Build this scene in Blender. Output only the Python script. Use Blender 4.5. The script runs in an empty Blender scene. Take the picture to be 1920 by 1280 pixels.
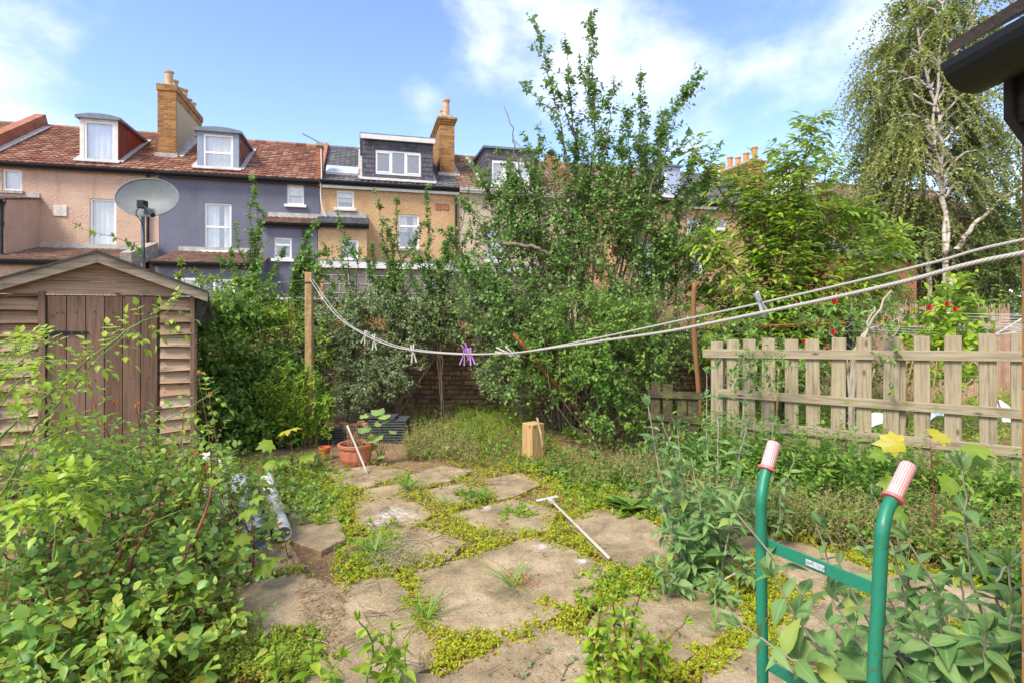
import bpy, math, random
import numpy as np
from mathutils import Vector, Matrix
R = math.radians
random.seed(7)
rng = np.random.default_rng(11)
sc = bpy.context.scene
COL = sc.collection

# ---------------------------------------------------------------- camera
F, HC, HY = 1050.0, 1.6, 590.0          # focal length (px of a 1920 wide frame), eye height, horizon row
cd = bpy.data.cameras.new('camera')
cam = bpy.data.objects.new('camera', cd); COL.objects.link(cam)
cam.location = (0, 0, HC); cam.rotation_euler = (R(90), 0, 0)
cd.sensor_width = 36; cd.lens = 36 * F / 1920
cd.shift_y = -(640 - HY) / 1920
cd.clip_start = 0.05; cd.clip_end = 3000
sc.camera = cam
sc.render.resolution_x, sc.render.resolution_y = 1024, 682

# ---------------------------------------------------------------- light
SUN_EL, SUN_AZ = 50.0, 222.0             # azimuth clockwise from +Y (the view direction): behind the camera, to its left
sdir = Vector((math.sin(R(SUN_AZ)) * math.cos(R(SUN_EL)), math.cos(R(SUN_AZ)) * math.cos(R(SUN_EL)), math.sin(R(SUN_EL))))
ld = bpy.data.lights.new('sun', 'SUN'); sun = bpy.data.objects.new('sun', ld); COL.objects.link(sun)
ld.energy = 2.3; ld.angle = R(18); ld.color = (1, .93, .80)
sun.rotation_euler = sdir.to_track_quat('Z', 'Y').to_euler()
w = bpy.data.worlds.new('World'); sc.world = w; w.use_nodes = True
nt = w.node_tree; N = nt.nodes; L = nt.links
bg = N['Background']; bg.inputs[1].default_value = 0.15
sky = N.new('ShaderNodeTexSky'); sky.sky_type = 'NISHITA'; sky.sun_disc = False
sky.sun_elevation = R(SUN_EL); sky.sun_rotation = R(SUN_AZ); sky.air_density = 1.0; sky.dust_density = .6; sky.ozone_density = 1.6
tc = N.new('ShaderNodeTexCoord')
def wdir(px, py):
    v = Vector(((px - 960) / F, 1, (HY - py) / F)); v.normalize(); return v
def wn(t, **k):
    n = N.new(t)
    for a, b in k.items(): setattr(n, a, b)
    return n
def wmath(op, a, b=None, clamp=False):
    n = wn('ShaderNodeMath', operation=op, use_clamp=clamp)
    for i, x in enumerate((a, b)):
        if x is None: continue
        if hasattr(x, 'links'): L.new(x, n.inputs[i])
        else: n.inputs[i].default_value = x
    return n.outputs[0]
# clouds: noise in the view direction, thick round the points listed below
mapn = wn('ShaderNodeMapping'); mapn.inputs['Scale'].default_value = (1, 1, 1.55)
L.new(tc.outputs['Generated'], mapn.inputs[0])
noi = wn('ShaderNodeTexNoise'); noi.inputs['Scale'].default_value = 5.5; noi.inputs['Detail'].default_value = 9; noi.inputs['Roughness'].default_value = .56
noi.inputs['Distortion'].default_value = .1
L.new(mapn.outputs[0], noi.inputs[0])
acc = None
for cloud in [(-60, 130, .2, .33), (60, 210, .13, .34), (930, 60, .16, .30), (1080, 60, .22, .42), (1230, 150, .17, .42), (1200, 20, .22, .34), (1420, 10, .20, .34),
                        (1600, 30, .17, .44), (790, 195, .065, .26), (1130, 200, .14, .36), (1560, 90, .08, .3), (870, 90, .07, .24), (480, 150, .06, .12), (1240, 270, .1, .2), (1700, 330, .12, .16), (2300, 60, .4, .3), (-700, -200, .5, .35), 'over', 'behind']:  # 'over' and 'behind' are unseen cloud banks, added for neutral fill light
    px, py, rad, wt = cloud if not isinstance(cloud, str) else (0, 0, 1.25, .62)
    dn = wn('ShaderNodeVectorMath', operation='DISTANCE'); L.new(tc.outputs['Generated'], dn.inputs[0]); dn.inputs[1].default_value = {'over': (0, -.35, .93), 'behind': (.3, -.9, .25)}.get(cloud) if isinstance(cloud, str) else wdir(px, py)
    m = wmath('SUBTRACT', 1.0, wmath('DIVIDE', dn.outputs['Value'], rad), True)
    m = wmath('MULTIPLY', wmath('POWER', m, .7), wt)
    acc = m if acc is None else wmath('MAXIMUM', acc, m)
cl = wmath('ADD', noi.outputs['Fac'], acc)
mr = wn('ShaderNodeMapRange'); mr.interpolation_type = 'SMOOTHSTEP'
mr.inputs['From Min'].default_value = .62; mr.inputs['From Max'].default_value = 1.06
L.new(cl, mr.inputs['Value'])
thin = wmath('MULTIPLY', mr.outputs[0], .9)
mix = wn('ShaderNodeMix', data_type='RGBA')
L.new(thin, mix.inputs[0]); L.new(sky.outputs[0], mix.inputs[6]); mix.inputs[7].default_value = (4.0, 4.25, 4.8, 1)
# the photograph's saturated summer blue
hs = wn('ShaderNodeHueSaturation'); hs.inputs['Hue'].default_value = .512; hs.inputs['Saturation'].default_value = 1.08; hs.inputs['Value'].default_value = 1.0
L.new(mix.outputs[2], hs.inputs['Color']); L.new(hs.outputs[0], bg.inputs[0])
sc.view_settings.view_transform = 'Standard'; sc.view_settings.look = 'None'; sc.view_settings.gamma = 1
sc.view_settings.exposure = 1.2
sc.render.engine = 'CYCLES'
sc.cycles.max_bounces = 7; sc.cycles.diffuse_bounces = 4; sc.cycles.glossy_bounces = 3; sc.cycles.transmission_bounces = 5; sc.cycles.transparent_max_bounces = 8
sc.cycles.use_denoising = True; sc.cycles.sample_clamp_indirect = 6

# ---------------------------------------------------------------- small helpers
def P(px, py, d): return Vector(((px - 960) / F * d, d, HC + (HY - py) / F * d))
def G(px, py, z=0.0):
    d = (HC - z) * F / (py - HY); return Vector(((px - 960) / F * d, d, z))
def props(o, label=None, cat=None, group=None, kind=None):
    if label: o['label'] = label
    if cat: o['category'] = cat
    if group: o['group'] = group
    if kind: o['kind'] = kind
    return o
def empty(name, loc=(0, 0, 0), rz=0, label=None, cat=None, group=None):
    o = bpy.data.objects.new(name, None); COL.objects.link(o); o.location = loc; o.rotation_euler = (0, 0, rz)
    o.empty_display_size = .1
    return props(o, label, cat, group)
def link_mesh(name, me, mat, parent=None):
    o = bpy.data.objects.new(name, me); COL.objects.link(o)
    if mat: me.materials.append(mat)
    if parent: o.parent = parent
    return o
class Frame:
    """a rotated local frame: u along, v away, z up"""
    def __init__(s, ox, oy, deg): s.ox, s.oy, s.a = ox, oy, R(deg); s.c, s.s = math.cos(s.a), math.sin(s.a)
    def u(s, px, v=0):
        k = (px - 960) / F; return (k * (s.oy + v * s.c) - s.ox + v * s.s) / (s.c - k * s.s)
    def uz(s, px, py, v=0):
        u = s.u(px, v); y = s.oy + u * s.s + v * s.c; return u, HC + (HY - py) / F * y
    def loc(s, u, v, z=0): return Vector((s.ox + u * s.c - v * s.s, s.oy + u * s.s + v * s.c, z))

# ---------------------------------------------------------------- materials
def mat(name):
    m = bpy.data.materials.new(name); m.use_nodes = True
    nt = m.node_tree; return m, nt, nt.nodes, nt.links, nt.nodes['Principled BSDF']
def ramp(N, stops):
    r = N.new('ShaderNodeValToRGB'); e = r.color_ramp.elements
    if len(stops) == 1: stops = [(0, stops[0][1]), (1, stops[0][1])]
    while len(e) < len(stops): e.new(.5)
    for i, (p, c) in enumerate(stops): e[i].position = p; e[i].color = (*c, 1)
    return r
def plain(name, col, rough=.6, metal=0, var=.12, scale=6, bump=0.0, bscale=60, spec=.4):
    m, nt, N, L, b = mat(name)
    t = N.new('ShaderNodeTexCoord'); n = N.new('ShaderNodeTexNoise'); n.inputs['Scale'].default_value = scale; n.inputs['Detail'].default_value = 6
    L.new(t.outputs['Object'], n.inputs[0])
    r = ramp(N, [(.3, [max(0, c * (1 - var)) for c in col]), (.7, [min(1, c * (1 + var)) for c in col])])
    L.new(n.outputs['Fac'], r.inputs[0]); L.new(r.outputs[0], b.inputs['Base Color'])
    b.inputs['Roughness'].default_value = rough; b.inputs['Metallic'].default_value = metal
    b.inputs['Specular IOR Level'].default_value = spec
    if bump:
        n2 = N.new('ShaderNodeTexNoise'); n2.inputs['Scale'].default_value = bscale; n2.inputs['Detail'].default_value = 4
        L.new(t.outputs['Object'], n2.inputs[0]); bp = N.new('ShaderNodeBump'); bp.inputs['Strength'].default_value = bump; bp.inputs['Distance'].default_value = .02
        L.new(n2.outputs['Fac'], bp.inputs['Height']); L.new(bp.outputs[0], b.inputs['Normal'])
    return m
def render_mat(name, c1, c2, stain=(.1, .08, .06), bscale=45, bump=.8, dist=.03):
    """pebbledash / painted render with streaky stains"""
    m, nt, N, L, b = mat(name)
    t = N.new('ShaderNodeTexCoord')
    v = N.new('ShaderNodeTexVoronoi'); v.inputs['Scale'].default_value = bscale; L.new(t.outputs['Object'], v.inputs[0])
    n = N.new('ShaderNodeTexNoise'); n.inputs['Scale'].default_value = .9; n.inputs['Detail'].default_value = 8; n.inputs['Roughness'].default_value = .65; L.new(t.outputs['Object'], n.inputs[0])
    n3 = N.new('ShaderNodeTexNoise'); n3.inputs['Scale'].default_value = 22; n3.inputs['Detail'].default_value = 3; L.new(t.outputs['Object'], n3.inputs[0])
    a = N.new('ShaderNodeMath'); a.operation = 'ADD'; L.new(n.outputs['Fac'], a.inputs[0])
    s = N.new('ShaderNodeMath'); s.operation = 'MULTIPLY'; s.inputs[1].default_value = .55; L.new(n3.outputs['Fac'], s.inputs[0]); L.new(s.outputs[0], a.inputs[1])
    r = ramp(N, [(.55, c1), (1.0, c2)]); L.new(a.outputs[0], r.inputs[0])
    mp = N.new('ShaderNodeMapping'); mp.inputs['Scale'].default_value = (3.5, 3.5, .35); L.new(t.outputs['Object'], mp.inputs[0])
    n2 = N.new('ShaderNodeTexNoise'); n2.inputs['Scale'].default_value = 1.0; n2.inputs['Detail'].default_value = 6; L.new(mp.outputs[0], n2.inputs[0])
    r2 = ramp(N, [(.56, (0, 0, 0)), (.8, (1, 1, 1))]); L.new(n2.outputs['Fac'], r2.inputs[0])
    mx = N.new('ShaderNodeMix'); mx.data_type = 'RGBA'; L.new(r2.outputs[0], mx.inputs[0])
    sm = N.new('ShaderNodeMath'); sm.operation = 'MULTIPLY'; sm.inputs[1].default_value = .5; L.new(r2.outputs[0], sm.inputs[0]); L.new(sm.outputs[0], mx.inputs[0])
    L.new(r.outputs[0], mx.inputs[6]); mx.inputs[7].default_value = (*stain, 1)
    L.new(mx.outputs[2], b.inputs['Base Color']); b.inputs['Roughness'].default_value = .9; b.inputs['Specular IOR Level'].default_value = .2
    bp = N.new('ShaderNodeBump'); bp.inputs['Strength'].default_value = bump; bp.inputs['Distance'].default_value = dist
    L.new(v.outputs['Distance'], bp.inputs['Height']); L.new(bp.outputs[0], b.inputs['Normal'])
    return m
def brick_mat(name, c1, c2, c3, mortar, bw=.225, bh=.075):
    m, nt, N, L, b = mat(name)
    t = N.new('ShaderNodeTexCoord'); sp = N.new('ShaderNodeSeparateXYZ'); L.new(t.outputs['Object'], sp.inputs[0])
    ad = N.new('ShaderNodeMath'); L.new(sp.outputs[0], ad.inputs[0]); L.new(sp.outputs[1], ad.inputs[1])
    cb = N.new('ShaderNodeCombineXYZ'); L.new(ad.outputs[0], cb.inputs[0]); L.new(sp.outputs[2], cb.inputs[1])
    br = N.new('ShaderNodeTexBrick'); br.inputs['Scale'].default_value = 1; br.inputs['Brick Width'].default_value = bw; br.inputs['Row Height'].default_value = bh
    br.inputs['Mortar Size'].default_value = .007; br.inputs['Mortar Smooth'].default_value = .3; br.inputs['Bias'].default_value = -.1
    br.inputs['Color1'].default_value = (*c1, 1); br.inputs['Color2'].default_value = (*c2, 1); br.inputs['Mortar'].default_value = (*mortar, 1)
    L.new(cb.outputs[0], br.inputs[0])
    n = N.new('ShaderNodeTexNoise'); n.inputs['Scale'].default_value = 3; n.inputs['Detail'].default_value = 8; L.new(t.outputs['Object'], n.inputs[0])
    r2 = ramp(N, [(.45, (0, 0, 0)), (.72, (1, 1, 1))]); L.new(n.outputs['Fac'], r2.inputs[0])
    mx = N.new('ShaderNodeMix'); mx.data_type = 'RGBA'
    sm = N.new('ShaderNodeMath'); sm.operation = 'MULTIPLY'; sm.inputs[1].default_value = .6; L.new(r2.outputs[0], sm.inputs[0]); L.new(sm.outputs[0], mx.inputs[0])
    L.new(br.outputs['Color'], mx.inputs[6]); mx.inputs[7].default_value = (*c3, 1)
    L.new(mx.outputs[2], b.inputs['Base Color']); b.inputs['Roughness'].default_value = .9; b.inputs['Specular IOR Level'].default_value = .15
    bp = N.new('ShaderNodeBump'); bp.inputs['Strength'].default_value = .7; bp.inputs['Distance'].default_value = .01; bp.invert = True
    L.new(br.outputs['Fac'], bp.inputs['Height']); L.new(bp.outputs[0], b.inputs['Normal'])
    return m
def island_mat(name, cols, rough=.85, nscale=8, nvar=.25, moss=None, bump=.4, bscale=40, spec=.2):
    """each loose piece (tile, brick, board) gets its own tone; noise on top; optional moss/lichen"""
    m, nt, N, L, b = mat(name)
    g = N.new('ShaderNodeNewGeometry'); r = ramp(N, [(i / max(1, len(cols) - 1), c) for i, c in enumerate(cols)]); L.new(g.outputs['Random Per Island'], r.inputs[0])
    t = N.new('ShaderNodeTexCoord'); n = N.new('ShaderNodeTexNoise'); n.inputs['Scale'].default_value = nscale; n.inputs['Detail'].default_value = 8; n.inputs['Roughness'].default_value = .65; L.new(t.outputs['Object'], n.inputs[0])
    r2 = ramp(N, [(.3, (1 - nvar,) * 3), (.7, (1 + nvar,) * 3)]); L.new(n.outputs['Fac'], r2.inputs[0])
    mx = N.new('ShaderNodeMix'); mx.data_type = 'RGBA'; mx.blend_type = 'MULTIPLY'; mx.inputs[0].default_value = 1; L.new(r.outputs[0], mx.inputs[6]); L.new(r2.outputs[0], mx.inputs[7])
    out = mx.outputs[2]
    if moss:
        n3 = N.new('ShaderNodeTexNoise'); n3.inputs['Scale'].default_value = moss[1]; n3.inputs['Detail'].default_value = 9; n3.inputs['Roughness'].default_value = .7; L.new(t.outputs['Object'], n3.inputs[0])
        r3 = ramp(N, [(moss[2], (0, 0, 0)), (moss[2] + .12, (1, 1, 1))]); L.new(n3.outputs['Fac'], r3.inputs[0])
        m2 = N.new('ShaderNodeMix'); m2.data_type = 'RGBA'; L.new(r3.outputs[0], m2.inputs[0]); L.new(out, m2.inputs[6]); m2.inputs[7].default_value = (*moss[0], 1); out = m2.outputs[2]
    L.new(out, b.inputs['Base Color']); b.inputs['Roughness'].default_value = rough; b.inputs['Specular IOR Level'].default_value = spec
    if bump:
        n2 = N.new('ShaderNodeTexNoise'); n2.inputs['Scale'].default_value = bscale; n2.inputs['Detail'].default_value = 5; L.new(t.outputs['Object'], n2.inputs[0])
        bp = N.new('ShaderNodeBump'); bp.inputs['Strength'].default_value = bump; bp.inputs['Distance'].default_value = .01; L.new(n2.outputs['Fac'], bp.inputs['Height']); L.new(bp.outputs[0], b.inputs['Normal'])
    return m
def wood_mat(name, cols, dark=(.05, .035, .02), grain=34, lichen=None, bump=.6, knots=.0):
    """weathered board: grain runs along U, every board its own tone"""
    m, nt, N, L, b = mat(name)
    uv = N.new('ShaderNodeUVMap'); mp = N.new('ShaderNodeMapping'); mp.inputs['Scale'].default_value = (2.4, grain * 2.2, 1); L.new(uv.outputs[0], mp.inputs[0])
    n = N.new('ShaderNodeTexNoise'); n.inputs['Scale'].default_value = 1; n.inputs['Detail'].default_value = 8; n.inputs['Roughness'].default_value = .6; n.inputs['Distortion'].default_value = .6; L.new(mp.outputs[0], n.inputs[0])
    g = N.new('ShaderNodeNewGeometry'); r = ramp(N, [(i / max(1, len(cols) - 1), c) for i, c in enumerate(cols)]); L.new(g.outputs['Random Per Island'], r.inputs[0])
    r2 = ramp(N, [(.32, (.62, .59, .55)), (.5, (1, 1, 1)), (.7, (1.25, 1.24, 1.22))]); L.new(n.outputs['Fac'], r2.inputs[0])
    mx = N.new('ShaderNodeMix'); mx.data_type = 'RGBA'; mx.blend_type = 'MULTIPLY'; mx.inputs[0].default_value = 1; L.new(r.outputs[0], mx.inputs[6]); L.new(r2.outputs[0], mx.inputs[7])
    mp2 = N.new('ShaderNodeMapping'); mp2.inputs['Scale'].default_value = (2.2, 9, 1); L.new(uv.outputs[0], mp2.inputs[0])
    n4 = N.new('ShaderNodeTexNoise'); n4.inputs['Scale'].default_value = 1; n4.inputs['Detail'].default_value = 6; L.new(mp2.outputs[0], n4.inputs[0])
    r4 = ramp(N, [(.56, (0, 0, 0)), (.8, (1, 1, 1))]); L.new(n4.outputs['Fac'], r4.inputs[0])
    m4 = N.new('ShaderNodeMix'); m4.data_type = 'RGBA'; L.new(r4.outputs[0], m4.inputs[0]); L.new(mx.outputs[2], m4.inputs[6]); m4.inputs[7].default_value = (*dark, 1)
    out = m4.outputs[2]
    # knots: dark ovals drawn out along the grain
    vo = N.new('ShaderNodeTexVoronoi'); mp5 = N.new('ShaderNodeMapping'); mp5.inputs['Scale'].default_value = (3.2, 7, 1); L.new(uv.outputs[0], mp5.inputs[0]); L.new(mp5.outputs[0], vo.inputs[0]); vo.inputs['Scale'].default_value = 1
    r5 = ramp(N, [(.05, (.75, .75, .75)), (.13, (0, 0, 0))]); L.new(vo.outputs['Distance'], r5.inputs[0])
    m5 = N.new('ShaderNodeMix'); m5.data_type = 'RGBA'; L.new(r5.outputs[0], m5.inputs[0]); L.new(out, m5.inputs[6]); m5.inputs[7].default_value = (.06, .035, .02, 1); out = m5.outputs[2]
    if lichen:
        t = N.new('ShaderNodeTexCoord'); n3 = N.new('ShaderNodeTexNoise'); n3.inputs['Scale'].default_value = lichen[1]; n3.inputs['Detail'].default_value = 9; n3.inputs['Roughness'].default_value = .7; L.new(t.outputs['Object'], n3.inputs[0])
        r3 = ramp(N, [(lichen[2], (0, 0, 0)), (lichen[2] + .12, (.8, .8, .8))]); L.new(n3.outputs['Fac'], r3.inputs[0])
        m2 = N.new('ShaderNodeMix'); m2.data_type = 'RGBA'; L.new(r3.outputs[0], m2.inputs[0]); L.new(out, m2.inputs[6]); m2.inputs[7].default_value = (*lichen[0], 1); out = m2.outputs[2]
    L.new(out, b.inputs['Base Color']); b.inputs['Roughness'].default_value = .85; b.inputs['Specular IOR Level'].default_value = .2
    bp = N.new('ShaderNodeBump'); bp.inputs['Strength'].default_value = bump; bp.inputs['Distance'].default_value = .004; L.new(n.outputs['Fac'], bp.inputs['Height']); L.new(bp.outputs[0], b.inputs['Normal'])
    return m
def leaf_mat(name, cols, trans=.3, rough=.5, accent=None, patch=.35, pscale=1.6, vein=None, spec=.35):
    """every leaf its own tone; clumps of older / younger growth through the crown"""
    m, nt, N, L, b = mat(name)
    g = N.new('ShaderNodeNewGeometry')
    t = N.new('ShaderNodeTexCoord'); n = N.new('ShaderNodeTexNoise'); n.inputs['Scale'].default_value = pscale; n.inputs['Detail'].default_value = 3; L.new(t.outputs['Object'], n.inputs[0])
    mr = N.new('ShaderNodeMapRange'); mr.inputs['From Min'].default_value = .3; mr.inputs['From Max'].default_value = .7; mr.inputs['To Min'].default_value = -patch; mr.inputs['To Max'].default_value = patch; L.new(n.outputs['Fac'], mr.inputs['Value'])
    sm = N.new('ShaderNodeMath'); sm.operation = 'MULTIPLY'; sm.inputs[1].default_value = .94 if accent else 1.0
    ad = N.new('ShaderNodeMath'); ad.operation = 'ADD'; ad.use_clamp = True; L.new(g.outputs['Random Per Island'], ad.inputs[0]); L.new(mr.outputs[0], ad.inputs[1])
    k = len(cols); r = ramp(N, [(i / max(1, k - 1), c) for i, c in enumerate(cols)]); L.new(ad.outputs[0], r.inputs[0])
    out = r.outputs[0]
    if accent:
        wn_ = N.new('ShaderNodeTexWhiteNoise'); wn_.noise_dimensions = '1D'; L.new(g.outputs['Random Per Island'], wn_.inputs['W'])
        gt = N.new('ShaderNodeMath'); gt.operation = 'LESS_THAN'; gt.inputs[1].default_value = accent[1]; L.new(wn_.outputs['Value'], gt.inputs[0])
        m2 = N.new('ShaderNodeMix'); m2.data_type = 'RGBA'; L.new(gt.outputs[0], m2.inputs[0]); L.new(out, m2.inputs[6]); m2.inputs[7].default_value = (*accent[0], 1); out = m2.outputs[2]
    if vein:
        at = N.new('ShaderNodeAttribute'); at.attribute_name = 'mid'
        rv = ramp(N, [(.0, (1, 1, 1)), (.16, (0, 0, 0))]); L.new(at.outputs['Fac'], rv.inputs[0])
        m3 = N.new('ShaderNodeMix'); m3.data_type = 'RGBA'; vm = N.new('ShaderNodeMath'); vm.operation = 'MULTIPLY'; vm.inputs[1].default_value = .6; L.new(rv.outputs[0], vm.inputs[0]); L.new(vm.outputs[0], m3.inputs[0])
        L.new(out, m3.inputs[6]); m3.inputs[7].default_value = (*vein, 1); out = m3.outputs[2]
    # undersides are paler
    m4 = N.new('ShaderNodeMix'); m4.data_type = 'RGBA'; bm = N.new('ShaderNodeMath'); bm.operation = 'MULTIPLY'; bm.inputs[1].default_value = .22; L.new(g.outputs['Backfacing'], bm.inputs[0]); L.new(bm.outputs[0], m4.inputs[0]); L.new(out, m4.inputs[6]); m4.inputs[7].default_value = (.34, .40, .26, 1); out = m4.outputs[2]
    L.new(out, b.inputs['Base Color']); b.inputs['Roughness'].default_value = rough; b.inputs['Specular IOR Level'].default_value = spec
    tr = N.new('ShaderNodeBsdfTranslucent')
    hsn = N.new('ShaderNodeHueSaturation'); hsn.inputs['Value'].default_value = 1.5; hsn.inputs['Saturation'].default_value = 1.1; hsn.inputs['Hue'].default_value = .49; L.new(out, hsn.inputs['Color']); L.new(hsn.outputs[0], tr.inputs[0])
    ms = N.new('ShaderNodeMixShader'); ms.inputs[0].default_value = trans; L.new(b.outputs[0], ms.inputs[1]); L.new(tr.outputs[0], ms.inputs[2])
    L.new(ms.outputs[0], N['Material Output'].inputs[0])
    return m
def glass_mat():
    m, nt, N, L, b = mat('window_glass')
    tr = N.new('ShaderNodeBsdfTransparent'); gl = N.new('ShaderNodeBsdfGlossy'); gl.inputs['Roughness'].default_value = .03
    ms = N.new('ShaderNodeMixShader'); ms.inputs[0].default_value = .22; L.new(tr.outputs[0], ms.inputs[1]); L.new(gl.outputs[0], ms.inputs[2]); L.new(ms.outputs[0], N['Material Output'].inputs[0])
    return m
M = {}
M['glass'] = glass_mat()
M['upvc'] = plain('white_window_plastic', (.78, .78, .76), .35, var=.04)
M['curtain'] = plain('net_curtain', (.66, .66, .64), .9, var=.1, scale=5)
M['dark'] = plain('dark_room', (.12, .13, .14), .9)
M['blind'] = plain('pale_blind', (.68, .66, .6), .9, var=.05)
M['sill'] = plain('painted_sill', (.6, .57, .5), .7, var=.2, scale=9)
M['stone'] = plain('worn_stone', (.36, .31, .25), .85, var=.3, scale=9, bump=.4)
M['pink'] = render_mat('pink_pebbledash', (.54, .36, .255), (.74, .53, .40), (.30, .2, .14))
M['blue'] = render_mat('slate_blue_render', (.135, .138, .18), (.195, .198, .25), (.09, .09, .115), bscale=70, bump=.25, dist=.02)
M['orange'] = render_mat('ochre_pebbledash', (.54, .32, .155), (.72, .47, .26), (.27, .15, .08))
M['pale'] = render_mat('pale_pink_render', (.58, .44, .33), (.66, .5, .38), (.35, .26, .2))
M['yellowbrick'] = brick_mat('london_stock_brick', (.54, .33, .15), (.36, .19, .085), (.24, .14, .08), (.5, .43, .34))
M['redbrick'] = brick_mat('red_brick', (.42, .13, .06), (.3, .09, .045), (.14, .07, .05), (.4, .32, .25))
M['chimbrick'] = brick_mat('chimney_stock_brick', (.44, .215, .06), (.22, .10, .035), (.09, .055, .03), (.32, .25, .17))
M['cement'] = render_mat('cement_render', (.42, .32, .19), (.52, .41, .26), (.3, .22, .12), bump=.2)
M['redtile'] = island_mat('red_clay_tile', [(.13, .06, .042), (.28, .115, .075), (.20, .085, .058), (.38, .22, .155), (.17, .075, .05)], moss=((.33, .29, .22), 7, .6))
M['browntile'] = island_mat('brown_clay_tile', [(.17, .10, .07), (.27, .16, .115), (.22, .13, .095), (.33, .23, .17)], moss=((.3, .25, .18), 5, .6))
M['greytile'] = island_mat('grey_concrete_tile', [(.10, .10, .105), (.16, .155, .16), (.13, .125, .13), (.2, .19, .185)], moss=((.25, .23, .2), 6, .66))
M['hung'] = island_mat('slate_hanging', [(.07, .07, .085), (.115, .11, .13), (.09, .085, .1), (.14, .13, .15)], moss=None)
M['lead'] = plain('lead_sheet', (.16, .19, .23), .5, var=.25, bump=.2, bscale=9)
M['flash'] = plain('mortar_flashing', (.42, .4, .38), .8, var=.25, bump=.4)
M['redwood'] = plain('red_stained_boards', (.23, .035, .02), .6, var=.35, scale=5)
M['gutter'] = plain('black_gutter', (.008, .009, .010), .5, var=.2)
M['whitepaint'] = plain('white_painted_board', (.66, .64, .6), .6, var=.1)
M['bluepaint'] = plain('pale_blue_cladding', (.40, .47, .60), .6, var=.08)
M['greypaint'] = plain('grey_blue_cladding', (.25, .3, .38), .6, var=.1)
M['pot'] = plain('buff_chimney_pot', (.50, .33, .19), .8, var=.3, scale=8)
M['potred'] = plain('terracotta_chimney_pot', (.58, .25, .1), .8, var=.25, scale=8)
M['block'] = render_mat('grey_concrete_block', (.19, .16, .14), (.27, .235, .21), (.1, .085, .07), bump=.4)

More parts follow.
